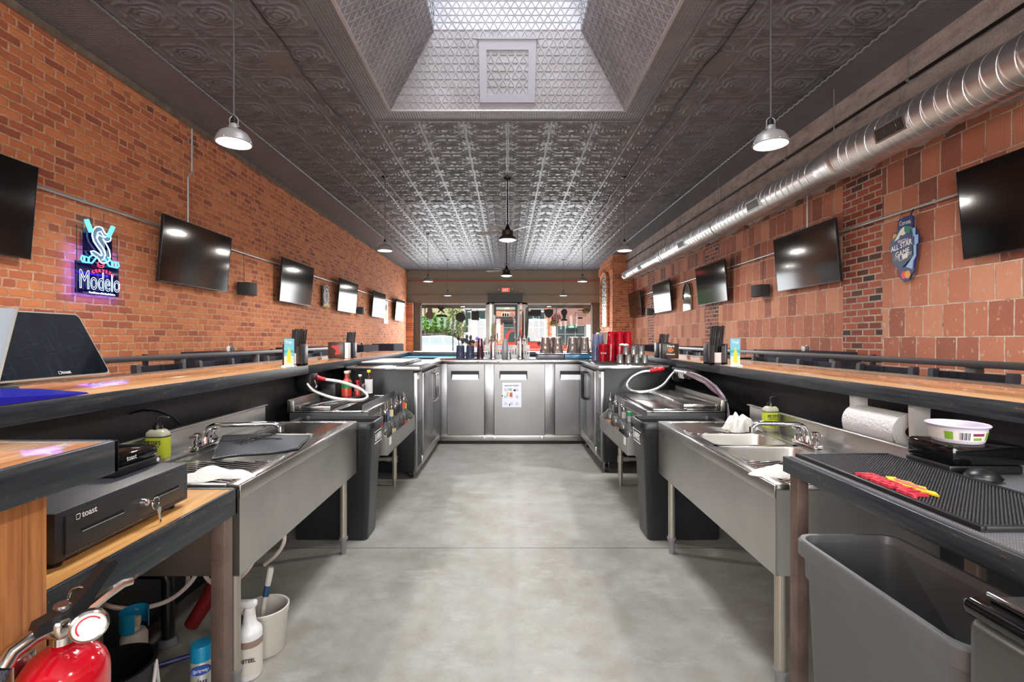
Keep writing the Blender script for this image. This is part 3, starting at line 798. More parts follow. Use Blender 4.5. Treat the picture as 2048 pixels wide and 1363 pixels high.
for y, rr in ((4.68, .208), (7.35, .176), (10.4, .176), (13.85, .134), (15.65, .134)):
    g = MB(); ang = math.radians(196); L = .17 if rr > .15 else .12; hh = .055
    c = Vector((DX+rr*math.cos(ang), y, DZ+rr*math.sin(ang))); n = Vector((math.cos(ang), 0, math.sin(ang))); v = Vector((-math.sin(ang), 0, math.cos(ang)))*-1; u = Vector((0, 1, 0))
    def fr(u0, u1, v0, v1, d0, d1):
        P = [c+u*a_+v*b_+n*d_ for d_ in (d0, d1) for b_ in (v0, v1) for a_ in (u0, u1)]
        vs = [g.bm.verts.new(p) for p in P]
        for q in ((0, 2, 3, 1), (4, 5, 7, 6), (0, 1, 5, 4), (2, 6, 7, 3), (0, 4, 6, 2), (1, 3, 7, 5)): g._f([vs[i] for i in q])
    fr(-L, L, -hh-.015, -hh, -.02, .014); fr(-L, L, hh, hh+.015, -.02, .014); fr(-L-.02, -L, -hh-.015, hh+.015, -.02, .014); fr(L, L+.02, -hh-.015, hh+.015, -.02, .014)
    k = 22
    for i in range(k): q = -L+2*L*(i+.5)/k; fr(q-.002, q+.002, -hh, hh, -.01, .010)
    gf = g.build('register', STEEL, du)
    g = MB(); fr(-L, L, -hh, hh, -.02, .002); g.build('register_back', BLACK, gf)
hg = MB()
for y in (.9, 3.0, 5.75, 8.9, 11.9, 14.6):
    rr = .212 if y < 5.6 else (.18 if y < 12.1 else .138)
    hg.cyl((DX-.02, y, DZ+rr), (DX-.02, y, CZ-.005), .006, n=6)
    hg.tube([(DX+rr*math.cos(2*PI*i/28), y, DZ+rr*math.sin(2*PI*i/28)) for i in range(28)], .006, 5, closed=True)
hg.build('hanger_strap', GREYP, du)

pp = thing('gas_pipe', 'thin dark pipe clipped to the concrete band above the duct', 'pipe', (4.18, 8, 3.98))
MB().tube([(4.18, -2, 4.0), (4.18, 17.0, 4.0)], .018, 10).build('pipe_run', mat('dark_pipe_metal', (60, 60, 62), .25, .8), pp)
g = MB()
for y in (1.2, 3.2, 5.0, 7.2, 9.4, 11.6, 13.8, 16.0):
    g.cyl((4.18, y, 3.95), (4.18, y, 4.27), .005, n=6); g.cyl((4.18, y-.015, 4.0), (4.18, y+.015, 4.0), .025, n=12)
g.build('pipe_clip', GREYP, pp)
CONDUIT = mat('galvanised_conduit', (190, 190, 190), .35, .5)
for X_, lab in ((LX+.035, 'galvanised conduit running along the left brick wall'), (RX-.035, 'galvanised conduit running along the right clay wall')):
    r = thing('electrical_conduit', lab, 'conduit', (X_, 8, 2.72), 'conduits along the side walls')
    MB().tube([(X_, -2, 2.72), (X_, 20.8 if X_ < 0 else 17.05, 2.72)], .017, 10).build('conduit_run', CONDUIT, r)
    g = MB()
    for i in range(13): g.box(X_-.02 if X_ < 0 else X_-.02, X_+.02, .3+i*1.55, .33+i*1.55, 2.70, 2.74)
    g.build('strap', CONDUIT, r)
single('conduit_drop', MB().tube([(LX+.03, 6.68, 4.22), (LX+.03, 6.68, 3.62), (LX+.03, 6.60, 3.52), (LX+.03, 6.60, 2.74)], .012, 8), CONDUIT, 'thin conduit dropping down the brick to the second left screen', 'conduit')
single('conduit_drop', MB().tube([(RX-.03, 7.1, 3.5), (RX-.03, 7.1, 2.85)], .012, 8), CONDUIT, 'thin conduit dropping behind the duct to a right screen', 'conduit')

# ---- television screens, tilted forward
def tv():
    r = thing('television', '', 'television', (0, 0, 0))              # faces +x, origin at the middle of the back
    w, h = .725, .415
    MB().box(.03, .062, -w, w, -h, h, .004).build('housing', BLACK, r)
    MB().box(.0605, .0635, -w+.006, w-.006, -h+.012, h-.006).build('screen', SCREEN, r)
    g = MB(); g.box(.060, .066, -w, -w+.006, -h, h); g.box(.060, .066, w-.006, w, -h, h); g.box(.060, .066, -w, w, h-.006, h); g.box(.060, .067, -w, w, -h, -h+.012)
    g.build('bezel', mat('brushed_dark_bezel', (52, 53, 58), .25, .7), r)
    g = MB(); g.box(-.055, .03, -.10, .10, -.08, .08); g.box(-.075, -.055, -.22, .22, -.12, .12); g.build('wall_bracket', BLACKM, r)
    return r
tvp = tv(); first = True
LTV = [(2.87, 'nearest flat black television on the left brick wall, cut by the frame'), (5.90, 'television on the left wall between the neon hockey sign and a speaker'), (9.03, 'television on the left wall before the unlit character neon'),
       (12.12, 'fourth television from the front along the left brick wall'), (15.2, 'television on the left wall beside the narrow poster'), (18.3, 'television on the left wall closest to the street windows')]
RTV = [(3.11, 'nearest flat black television on the right clay wall, cut by the frame'), (6.25, 'television on the right wall between the baseball sign and a speaker'), (9.45, 'television on the right wall between the arched mirror sign and a speaker'),
       (12.68, 'television on the right wall before the second narrow brick strip'), (15.5, 'television on the right wall tucked beside the brick pillar')]
for side, L in ((-1, LTV), (1, RTV)):
    for y0, lab in L:
        o = tvp if first else dup(tvp, (0, 0, 0)); first = False
        o['label'] = lab; o['group'] = 'televisions on the left wall' if side < 0 else 'televisions on the right wall'
        t_ = math.radians(5)
        if side < 0: o.location = (LX+.10, y0+.725, 2.43); o.rotation_euler = (0, t_, 0)
        else: o.location = (RX-.10, y0+.725, 2.47); o.rotation_euler = (0, t_, PI)
# ---- speakers
def speaker():
    r = thing('wall_speaker', '', 'speaker', (0, 0, 0))
    b = MB(); b.prism([(-.17, .02), (.17, .02), (.12, .15), (.07, .18), (-.07, .18), (-.12, .15)], (0, 0, -.1), (0, 1, 0), (1, 0, 0), .2)
    b.build('cabinet', mat('black_speaker_grille', (30, 31, 35), .55, bump=(200, .3)), r)
    MB().box(-.05, .03, -.03, .03, -.03, .03).build('bracket', BLACKM, r); return r
sp = speaker(); first = True
for x, y, rz, lab in ((LX+.06, 7.95, -.25, 'black wall speaker hanging between the second and third left screens'), (LX+.06, 14.0, 0, 'black wall speaker low between two far left screens'),
                      (RX-.06, 8.26, PI+.25, 'black wall speaker hanging between the two large right screens'), (RX-.06, 14.6, PI, 'black wall speaker between the two far right screens')):
    o = sp if first else dup(sp, (0, 0, 0)); first = False
    o.location = (x, y, 2.12); o.rotation_euler = (0, 0, rz); o['label'] = lab; o['group'] = 'wall speakers'
    k = MB(); k.tube([(x, y-.02, 2.70), (x-.005, y, 2.45), (x, y, 2.22)], .004, 5)
    single('speaker_cable', k, BLACK, 'thin cable feeding the '+lab.replace('hanging ', ''), 'cable', 'speaker cables')

# ---- neon hockey beer sign on the left wall
nx = LX+.09; ny, nz = 5.02, 2.18
U, V_ = Vector((0, 1, 0)), Vector((0, 0, 1))
def L2(a, b, d=0): return Vector((nx+d, ny, nz))+U*a+V_*b
ns = thing('neon_sign', 'lit blue and white neon beer sign with letter S and crossed hockey sticks', 'neon sign', (nx, ny, nz))
pl = MB(); pl.box(nx-.035, nx-.028, ny-.30, ny+.30, nz-.44, nz-.08); pl.box(nx-.035, nx-.028, ny-.2, ny+.2, nz-.08, nz+.28)
pl.build('glow_board', m_thin('painted_blue_glow', (90, 80, 190), .25, (40, 30, 190)), ns)  # added board; its blue stands in for the neon glow on the brick
g = MB()
for q in (-.44, -.1, .05, .3): g.tube([L2(-.3, q, -.03), L2(.3, q, -.03)], .004, 6)
for q in (-.28, .28): g.tube([L2(q, -.44, -.03), L2(q, .32, -.03)], .004, 6)
g.build('frame', BLACKM, ns)
lettering('Modelo', NEONW, ns, L2(0, -.285), U, V_, w=.56, h=.215, outline=.0009*12, name='word_tube')
ltr = 'CERVEZA'
for i, ch in enumerate(ltr):
    a = (i-3)*.16; c0 = L2(math.sin(a)*.30+.03, -.425+math.cos(a)*.27)
    lettering(ch, NEONR, ns, c0, U*math.cos(a)-V_*math.sin(a), V_*math.cos(a)+U*math.sin(a), h=.034, depth=.004, name='small_word_tube')
lettering('Proud Partner of the Seattle Kraken', NEONW, ns, L2(.02, -.425), U, V_, w=.36, h=.022, depth=.003, name='line_of_small_print')
# the S: outline and inner lines
S1 = [(-.02, .36), (.02, .355), (.055, .30), (.11, .285), (.14, .26), (.13, .225), (.10, .205), (.05, .20), (.03, .225), (.075, .17), (.115, .11), (.13, .04), (.115, -.02), (.07, -.055), (.02, -.065), (-.01, -.05), (-.03, -.02), (-.07, .0), (-.11, .01), (-.13, .05), (-.09, .06), (-.04, .045), (.0, .02), (.02, .03), (.0, .075), (-.045, .12), (-.09, .17), (-.11, .23), (-.105, .29), (-.07, .34)]
g = MB(); g.tube([L2(a*1.05, b*1.0) for a, b in S1], .0065, 8, closed=True); g.build('letter_tube', NEONW, ns)
g = MB(); g.tube([L2(a*.8, b*1.0+.0) for a, b in [(.1, .26), (.05, .26), (0, .31), (-.05, .29), (-.07, .22), (-.03, .17), (.04, .12), (.08, .05), (.06, -.01), (.02, -.03)]], .0055, 8)
g.tube([L2(a, b) for a, b in [(.06, .245), (.02, .25), (-.03, .26), (-.05, .21), (0, .15), (.06, .09), (.07, .03)]], .005, 8); g.build('inner_tube', NEONW, ns)
MB().prism([(a*1.0, b) for a, b in S1], L2(0, 0, -.012), U, V_, .006).build('letter_face', mat('pale_sign_face', (110, 128, 150), .4), ns)
for sx in (-1, 1):
    g = MB(); g.tube([L2(sx*.185-.01, .40), L2(sx*.12-.01, .27)], .022, 10); g.build('stick_handle_tube', NEONC, ns)
    g = MB(); g.tube([L2(sx*a, b) for a, b in [(.05, .0), (.12, -.085), (.24, -.09), (.265, -.06), (.25, -.02), (.16, -.03), (.10, .02)]], .008, 8); g.build('stick_blade_tube', NEONC, ns)
    g = MB(); g.tube([L2(sx*.165, -.03), L2(sx*.165, -.085)], .009, 6); g.tube([L2(sx*.22, -.025), L2(sx*.22, -.088)], .009, 6); g.build('stick_tape_tube', NEONC, ns)
g = MB(); g.tube([L2(.045*math.cos(t), -.075+.022*math.sin(t)) for t in [2*PI*i/16 for i in range(16)]], .005, 6, closed=True)
g.tube([L2(.045*math.cos(t), -.098+.022*math.sin(t)) for t in [PI+PI*i/8 for i in range(9)]], .005, 6); g.build('puck_tube', NEONR, ns)
g = MB()
for i in range(14): g.tube([L2(-.10+.004*(i % 2), .40+i*.011, -.03), L2(-.10-.004*(i % 2), .41+i*.011, -.03)], .003, 4); g.tube([L2(.08+.004*(i % 2), .34+i*.015, -.03), L2(.08-.004*(i % 2), .353+i*.015, -.03)], .003, 4)
g.build('hanging_chain', BLACKM, ns)
pl_ = bpy.data.lights.new('neon_glow', 'AREA'); pl_.shape = 'RECTANGLE'; pl_.size = .64; pl_.size_y = .56; pl_.energy = 2.2; pl_.color = (.14, .10, 1.0)
po = bpy.data.objects.new('neon_glow', pl_); COL.objects.link(po); po.location = (LX+.045, 5.11, nz-.2); po.rotation_euler = (0, -PI/2, 0); po.rotation_euler = Vector((-1, 0, 0)).to_track_quat('-Z', 'Y').to_euler()
pl2 = bpy.data.lights.new('neon_glow', 'AREA'); pl2.shape = 'RECTANGLE'; pl2.size = .5; pl2.size_y = .7; pl2.energy = 1.6; pl2.color = (.30, .14, 1.0)
po2 = bpy.data.objects.new('neon_glow', pl2); COL.objects.link(po2); po2.location = (nx+.02, ny, nz-.05); po2.rotation_euler = Vector((1, 0, -.35)).to_track_quat('-Z', 'Y').to_euler()

ns.scale = (1, .9, .9); ns.location = (nx, 5.11, 2.165)
# ---- unlit character neon on the left wall: a plain tangle of tubes with no figure
cx, cy_, cz_ = LX+.08, 11.5, 2.33
q = thing('neon_sign', 'small unlit neon sign of looping white tubes over yellow lettering', 'neon sign', (cx, cy_, cz_))
g = MB(); P2 = lambda a, b: (cx, cy_+a, cz_+b)
for R_, c_ in ((.20, (0, -.02)), (.16, (.02, -.02))): g.tube([P2(c_[0]+R_*.8*math.cos(t), c_[1]+R_*math.sin(t)) for t in [2*PI*i/24 for i in range(24)]], .009, 6, closed=True)
g.tube([P2(.06+.07*math.cos(t), .20+.055*math.sin(t)) for t in [2*PI*i/16 for i in range(16)]], .009, 6, closed=True)
g.tube([P2(-.07+.07*math.cos(t), .17+.05*math.sin(t)) for t in [2*PI*i/16 for i in range(16)]], .009, 6, closed=True)
for k in range(5): g.tube([P2(-.09+k*.045, -.15), P2(-.09+k*.045+.02*(-1)**k, .0), P2(-.08+k*.04, .1)], .007, 6)
g.build('white_tubes', WHITEP, q)
g = MB()
for k in range(5): g.tube([P2(-.16+k*.075, -.26), P2(-.16+k*.075, -.19), P2(-.12+k*.075, -.19), P2(-.12+k*.075, -.255), P2(-.155+k*.075, -.225)], .008, 6)
g.build('yellow_tubes', mat('yellow_glass_tube', (220, 200, 70), .3), q)
g = MB(); g.box(cx-.03, cx-.02, cy_-.2, cy_+.2, cz_-.28, cz_+.24)
for k in range(4): g.tube([P2(-.23, -.2+k*.13), P2(.23, -.2+k*.13)], .004, 5)
g.tube([P2(-.12, .24), (cx-.03, cy_-.1, 2.71)], .003, 5); g.build('frame', BLACKM, q)
# ---- narrow poster
q = thing('poster', 'narrow white hanging poster between the two far left screens', 'poster', (LX+.02, 17.4, 1.82))
MB().box(LX+.006, LX+.018, 17.1, 17.7, 1.85, 2.68).build('sheet', mat('poster_print', (226, 228, 222), .5, var=.12), q)
g = MB(); g.prism([(-.14, -.05), (.12, -.1), (.16, .1), (-.05, .16)], (LX+.021, 17.4, 2.4), U, V_, .002); g.build('picture_patch', mat('dull_brown_print', (150, 120, 110), .6), q)
g = MB(); g.prism([(-.12, -.12), (.1, -.16), (.14, .05), (0, .12), (-.1, .05)], (LX+.021, 17.38, 2.15), U, V_, .002); g.build('picture_patch', mat('pale_yellow_print', (205, 205, 150), .6), q)

# ---- baseball beer sign on the right wall
bx = RX-.07; by, bz = 5.30, 2.29
Ur = Vector((0, -1, 0))
def R2(a, b, d=0): return Vector((bx-d, by, bz))+Ur*a+V_*b
NAVYP = mat('navy_sign_paint', (28, 44, 112), .35); PALEB = mat('pale_blue_sign_paint', (150, 185, 222), .35)
q = thing('tin_sign', 'blue shaped baseball all star game beer sign hanging on clay tiles', 'sign', (bx, by, bz))
back = [(-.10, .33), (-.02, .36), (.08, .355), (.10, .33), (.10, .21), (.14, .21), (.14, .13), (.175, .13), (.175, .03), (.15, .02), (.15, -.1), (.125, -.14), (.12, -.25), (.08, -.29), (.06, -.345), (-.02, -.36), (-.07, -.31), (-.08, -.22), (-.17, -.14), (-.17, .03), (-.2, .04), (-.2, .12), (-.18, .13), (-.18, .2), (-.1, .22)]
MB().prism(back, R2(0, 0), Ur, V_, .016).build('backplate', NAVYP, q)
pb = [(.10, .205), (.135, .205), (.135, .125), (.17, .125), (.17, .035), (.145, .02), (.145, -.1), (.11, -.15), (.10, -.235), (.02, -.2), (.08, -.13), (.12, -.08)]
MB().prism(pb, R2(0, 0, .006), Ur, V_, .006).build('pale_panel', PALEB, q)
MB().prism([(-.165, .10), (.105, .16), (.105, -.10), (-.03, -.20), (-.165, -.13)], R2(0, 0, .009), Ur, V_, .009).build('shield', mat('deep_teal_sign_paint', (28, 60, 88), .35), q)
MB().prism([(-.16, .10), (-.13, .15), (-.09, .19), (-.04, .24), (0, .255), (.06, .24), (.10, .22), (.10, .16)], R2(0, 0, .010), Ur, V_, .010).build('mountain', mat('green_sign_paint', (40, 130, 100), .4), q)
MB().prism([(-.13, .11), (-.05, .22), (0, .25), (.0, .2), (.02, .17), (-.03, .15), (-.05, .17), (-.08, .12)], R2(0, 0, .012), Ur, V_, .004).build('snow', WHITE, q)
MB().prism([(-.16, .135), (-.13, .15), (-.10, .175), (-.12, .195), (-.15, .19)], R2(0, 0, .011), Ur, V_, .004).build('sunset', mat('amber_sign_paint', (225, 165, 70), .4), q)
MB().prism([(-.16, .06), (-.12, .11), (-.06, .13), (-.03, .16), (0, .135), (.04, .17), (.06, .14), (.08, .21), (.105, .15), (.105, .06)], R2(0, 0, .013), Ur, V_, .004).build('tree_line', NAVYP, q)
lettering('Corona', WHITE, q, R2(.0, .295, .017-.016), Ur, V_, w=.15, h=.05)
lettering('SEATTLE', WHITE, q, R2(-.01, .095, .0135), Ur, V_, w=.14, h=.03)
MB().prism([(-.195, .065), (.125, .115), (.125, .02), (-.195, -.02)], R2(0, 0, .014), Ur, V_, .006).build('banner', NAVYP, q)
sl = (Ur*.986+V_*.16)
lettering('ALL STAR', WHITE, q, R2(-.035, .045, .0145), sl, V_, w=.29, h=.062, weight=.02)
lettering('GAME', WHITE, q, R2(-.02, -.035, .0145), sl, V_, w=.19, h=.062, weight=.02)
MB().prism([(-.13, -.075), (.10, -.04), (.10, -.075), (-.13, -.11)], R2(0, 0, .011), Ur, V_, .003).build('date_bar', mat('silver_print', (170, 180, 190), .4), q)
lettering('20', NAVYP, q, R2(-.105, -.09, .0115), sl, V_, h=.028); lettering('23', NAVYP, q, R2(.08, -.062, .0115), sl, V_, h=.028)
MB().prism([(-.065, -.06), (.045, -.04), (.045, -.10), (-.065, -.125)], R2(0, 0, .013), Ur, V_, .004).build('league_badge', WHITE, q)
MB().prism([(-.058, -.066), (-.015, -.058), (-.028, -.08), (-.018, -.11), (-.058, -.118)], R2(0, 0, .0135), Ur, V_, .002).build('badge_field', NAVYP, q)
for a, c_ in ((-.015, (225, 70, 70)), (.035, (235, 160, 50))):
    MB().prism([(a+.036*math.cos(2*PI*i/24), -.285+.042*math.sin(2*PI*i/24)) for i in range(24)], R2(0, 0, .002 if a < 0 else .003), Ur, V_, .004).build('disc', mat('sign_disc_%d' % c_[1], c_, .4), q)
g = MB(); g.tube([R2(-.08, .33), R2(-.07, .43, -.03)], .003, 5); g.tube([R2(.07, .35), R2(.08, .43, -.03)], .006, 5); g.build('hanging_cord', BLACK, q)

# ---- arched mirror sign, right wall
ay, az = 11.8, 2.0
q = thing('mirror_sign', 'tall arched mirror sign with black top frame on the right wall', 'mirror sign', (RX-.03, ay, az))
ao = [(-.24, 0), (.24, 0), (.24, .42)]+[(.24*math.cos(PI*i/12), .42+.24*math.sin(PI*i/12)) for i in range(1, 12)]+[(-.24, .42)]
MB().prism(ao, (RX-.05, ay, az), Ur, V_, .03).build('mirror', mat('silvered_mirror', (215, 225, 222), .05, 1.0), q)
MB().tube([(RX-.055, ay-.25*math.cos(PI*i/14), az+.36+.30*math.sin(PI*i/14)) for i in range(15)]+[(RX-.055, ay+.25, az+.28)], .018, 6).build('frame', BLACKM, q)
MB().prism([(-.2, .28), (.2, .28), (0, .34)], (RX-.052, ay, az), Ur, V_, .004).build('emblem', mat('dark_green_print', (48, 66, 48), .5), q)

# ---- exit sign and sprinklers at the front
ey = FY-.06
q = thing('exit_sign', 'red exit sign with two lamp heads above the entrance', 'exit sign', (-.08, ey, 3.36))
MB().box(-.27, .11, ey-.05, ey, 3.34, 3.55, .01).build('housing', mat('exit_sign_white', (225, 200, 195), .4), q)
MB().box(-.24, .08, ey-.055, ey-.05, 3.37, 3.52).build('face', m_emit('exit_red_glow', (235, 70, 60), .8), q)
lettering('EXIT', m_emit('exit_letters', (255, 150, 130), 1.6), q, (-.08, ey-.0555, 3.445), (1, 0, 0), (0, 0, 1), w=.24, h=.11)
for sx in (-1, 1): MB().lathe([(0, 0), (.035, .02), (.04, .07), (0, .08)], (-.08+sx*.25, ey-.04, 3.46), 12, Matrix.Rotation(sx*PI/2.5, 3, 'Y')).build('lamp_head', WHITEP, q)
for x, y, lab in ((-1.72, 17.0, 'small white sprinkler drop hanging left of the far fan'), (-4.0, 18.5, 'small white sprinkler drop near the left front corner')):
    g = MB(); g.cyl((x, y, CZ-.03), (x, y, CZ-.42), .006, n=6); g.cyl((x, y, CZ-.42), (x, y, CZ-.47), .018, n=8)
    single('sprinkler_drop', g, WHITEP, lab, 'sprinkler', 'sprinkler drops')
# ------------------------------------------------------------ the bar
BZ = 1.0975; BT = .062       # bar top height and edge depth
LI, LO, RI, RO = -1.50, -2.17, 1.60, 2.26
YE = 7.30
def edge_strip(g, x0, x1, y0, y1):
    g.box(x0, x1, y0, y1, BZ-BT, BZ+.002, .002)
q = thing('bar_counter', 'left wooden bar top with blackened steel edging and service return', 'bar counter', (-1.8, 3, 0), 'bar counters')
g = MB(); g.box(LO+.012, LI-.012, .957, YE, BZ-.035, BZ, .001); g.box(LO+.012, -.785, .46, .943, BZ-.035, BZ+.0005, .001)
g.build('counter_top', BARWOOD, q)
for y0, y1 in ((.95, 3.618), (3.622, YE)):
    g = MB(); edge_strip(g, LI-.012, LI, y0, y1); g.build('steel_edge', DSTEEL, q)
g = MB(); edge_strip(g, LO, LO+.012, .45, YE); g.build('steel_edge', DSTEEL, q)
g = MB(); edge_strip(g, -.785, -.773, .45, .955); g.build('steel_edge', DSTEEL, q)
g = MB(); edge_strip(g, LI-.012, -.773, .943, .955); g.build('steel_edge', DSTEEL, q)
g = MB(); edge_strip(g, LO, -.773, .44, .452); g.build('steel_edge', DSTEEL, q)
g = MB(); g.box(LO+.01, LI-.014, .96, YE, BZ-BT, BZ-.036); g.box(-2.1, -.8, .47, .94, BZ-BT, BZ-.036); g.build('underside_panel', BLACKPLY, q)
MB().box(-1.70, -1.62, .95, YE, 0, BZ-BT).build('back_panel', BLACKPLY, q)
MB().box(-1.62, -.85, .46, .885, 0, BZ-BT).build('end_panel', PANELWOOD, q)
q = thing('bar_counter', 'right wooden bar top with blackened steel edging, running past the towel roll', 'bar counter', (1.9, 3, 0), 'bar counters')
MB().box(RI+.012, RO-.012, -.4, YE, BZ-.035, BZ, .001).build('counter_top', BARWOOD, q)
for y0, y1 in ((-.4, 3.618), (3.622, YE)):
    g = MB(); edge_strip(g, RI, RI+.012, y0, y1); g.build('steel_edge', DSTEEL, q)
g = MB(); edge_strip(g, RO-.012, RO, -.4, YE); g.build('steel_edge', DSTEEL, q)
MB().box(RI+.014, RO-.014, -.4, YE, BZ-BT, BZ-.036).build('underside_panel', BLACKPLY, q)
MB().box(1.76, 1.84, -.4, YE, 0, BZ-BT).build('back_panel', BLACKPLY, q)
q = thing('bar_counter', 'cross bar top closing the far end behind the tap cooler', 'bar counter', (0, 7.6, 0), 'bar counters')
MB().box(LO+.012, RO-.012, YE+.014, 7.95, BZ-.035, BZ, .001).build('counter_top', BARWOOD, q)
for a, b_ in ((YE+.002, YE+.014), (7.95, 7.962)):
    g = MB(); edge_strip(g, LO, RO, a, b_); g.build('steel_edge', DSTEEL, q)
MB().box(LO+.1, RO-.1, 7.42, 7.5, 0, BZ-.04).build('back_panel', BLACKPLY, q)

def grooves_mat():
    m, t, b = new_mat('ridged_drainboard_steel'); x, y, z = t.pos()
    w = ((x*.5+y)*2*PI/.036).f('SINE'); n = t.noise(t.vec(x*8, y*60, z), 2, 2)
    b.inputs['Base Color'].default_value = (.6, .61, .62, 1); b.inputs['Metallic'].default_value = 1
    t.put(b.inputs['Roughness'], n*.1+.2); t.put(b.inputs['Normal'], t.bump(w.ss(-.6, .6), .7, .006)); return m
DRAIN = grooves_mat()
def drain_ridges(S, x0, x1, y0, y1, z, q):
    g = MB(); s = .30; k = 0; P = .026
    c = y0-s*(x1-x0)+P/2
    while c < y1:
        # line y = c + s*(x-x0), clipped to the board
        a = max(x0, x0+(y0-c)/s); b_ = min(x1, x0+(y1-c)/s)
        if b_-a > .03: g.tube([(S(a), c+s*(a-x0), z), (S(b_), c+s*(b_-x0), z)], .0055, 6)
        c += P
    g.build('ridges', STEELY, q)
# ---- under-bar sinks
def sink(sd, label, X0=.96, X1=1.55, Y0=1.72, Y1=3.05, basins=((2.07, 2.34), (2.38, 2.66))):
    S = lambda a: a*sd
    zt = .778; q = thing('bar_sink', label, 'sink', (S((X0+X1)/2), (Y0+Y1)/2, 0), 'under-bar sinks')
    bx0, bx1 = X0+.075, X0+.44
    g = MB()   # deck frame around the basins and drainboards
    g.box(S(X0), S(X0+.05), Y0, Y1, zt-.02, zt, .003); g.box(S(X1-.12), S(X1), Y0, Y1, zt-.02, zt, .003)
    g.box(S(X0+.05), S(X1-.12), Y0, Y0+.025, zt-.02, zt, .003); g.box(S(X0+.05), S(X1-.12), Y1-.025, Y1, zt-.02, zt, .003)
    (a0, a1), (b0, b1) = basins
    g.box(S(X0+.05), S(X1-.12), a1, b0, zt-.02, zt-.003, .002)
    g.box(S(X0+.05), S(bx0), a0, b1, zt-.02, zt-.003); g.box(S(bx1), S(X1-.12), a0, b1, zt-.02, zt-.003)
    g.build('deck', STEELY, q)
    for y0, y1 in ((Y0+.025, a0), (b1, Y1-.025)): MB().box(S(X0+.05), S(X1-.12), y0, y1, zt-.02, zt-.006).build('drainboard', DRAIN, q); drain_ridges(S, X0+.06, X1-.13, y0+.012, y1-.012, zt-.006, q)
    for y0, y1 in basins:
        g = MB(); n = 6; R = .05; zb = zt-.25
        def outline(r, e=0):
            P = []
            for cx_, cy0, a0_ in ((bx1-r, y1-r, 0), (bx0+r, y1-r, 90), (bx0+r, y0+r, 180), (bx1-r, y0+r, 270)):
                for i in range(n+1):
                    t_ = math.radians(a0_+90*i/n); P.append((cx_+(r-e)*math.cos(t_), cy0+(r-e)*math.sin(t_)))
            return P
        rings = []
        for e, z in ((0, zt-.004), (.004, zt-.015), (.008, zb+.03), (.02, zb+.008), (.045, zb)):
            rings.append([g.bm.verts.new((S(x_), y_, z)) for x_, y_ in outline(R, e)])
        for A, B in zip(rings, rings[1:]):
            for i in range(len(A)): g._f([A[i], A[(i+1) % len(A)], B[(i+1) % len(B)], B[i]])
        g._f(rings[-1]); b_ = g.build('basin', STEELD, q, recalc=False)
        # square corners of the cut-out
        g = MB()
        for cx_, cy_, dx, dy in ((bx1, y1, -1, -1), (bx0, y1, 1, -1), (bx0, y0, 1, 1), (bx1, y0, -1, 1)):
            P = [(cx_, cy_)]+[(cx_+dx*R-dx*R*math.cos(PI/2*i/n), cy_+dy*R-dy*R*math.sin(PI/2*i/n)) for i in range(n+1)]
            g._f([g.bm.verts.new((S(x_), y_, zt-.004)) for x_, y_ in P])
        g.build('basin_corner', STEELY, b_)
        MB().lathe([(0, .002), (.03, .002), (.038, .006), (.042, .003)], (S((bx0+bx1)/2), (y0+y1)/2, zb), 20).build('drain', CHROME, b_)
    g = MB(); g.box(S(X0), S(X0+.004), Y0, Y1, .45, zt-.02); g.build('front_apron', STEELD, q)
    g = MB(); g.box(S(X0-.004), S(X0+.006), Y0, Y1, zt-.052, zt-.003, .003); g.build('rolled_edge', STEELD, q)
    for y_ in (Y0, Y1-.004): MB().box(S(X0+.004), S(X1), y_, y_+.004, .45, zt-.02).build('end_apron', STEELD, q)
    g = MB(); g.box(S(X1-.012), S(X1), Y0, Y1, zt-.02, zt+.107, .003); g.box(S(X1-.03), S(X1), Y0, Y1, zt+.100, zt+.107, .002); g.build('backsplash', STEELD, q)
    for x in (X0+.035, X1-.05):
        for y in (Y0+.03, Y1-.14):
            g = MB(); g.cyl((S(x), y, .09), (S(x), y, .5), .0205, n=20); l = g.build('leg', mat('dull_tube_steel', (176, 168, 156), .35, .7), q)
            g = MB(); g.cyl((S(x), y, .085), (S(x), y, .10), .026, n=20); g.cyl((S(x), y, .0), (S(x), y, .085), .016, .019, n=16); g.build('foot', GREYP, l)
    return q
def faucet(q, bx_, by_, tip, zt=.778, H_=.105, axis=1):
    f = MB(); f.box(bx_-.025, bx_+.025, by_-.09, by_+.09, zt, zt+.022, .008); f.cyl((bx_, by_, zt+.02), (bx_, by_, zt+.05), .018, .013, 16)
    r = f.build('faucet', CHROME, q)
    T_ = Vector(tip); B = Vector((bx_, by_, zt+.04)); top = zt+H_; d = Vector((T_.x-B.x, T_.y-B.y, 0)); L = d.length; d.normalize(); P = [B]
    for i in range(7): a = PI/2*i/6; P.append(Vector((B.x, B.y, top-.05))+d*(.05-.05*math.cos(a))+Vector((0, 0, .05*math.sin(a))))
    for i in range(7): a = PI/2*i/6; P.append(Vector((T_.x, T_.y, top-.04))-d*(.04-.04*math.sin(a))+Vector((0, 0, .04*math.cos(a))))
    P.append(Vector((T_.x, T_.y, T_.z+.02)))
    MB().tube(P, .0115, 12).build('spout', CHROME, r)
    MB().cyl((T_.x, T_.y, T_.z+.025), (T_.x, T_.y, T_.z), .014, n=14).build('aerator', CHROME, r)
    for sy in (-1, 1):
        h = MB(); y = by_+sy*.062
        h.lathe([(.022, 0), (.022, .018), (.013, .03), (.013, .042), (.019, .046), (.019, .058), (0, .062)], (bx_, y, zt+.02), 16)
        h.box(bx_-.006, bx_+.006, min(y, y+sy*.055), max(y, y+sy*.055), zt+.064, zt+.074, .003)
        h.build('lever_handle', CHROME, r)
sl_ = sink(-1, 'left stainless under-bar sink with the rubber mat across its basins')
sr_ = sink(1, 'right stainless under-bar sink with open basins and a crumpled towel')
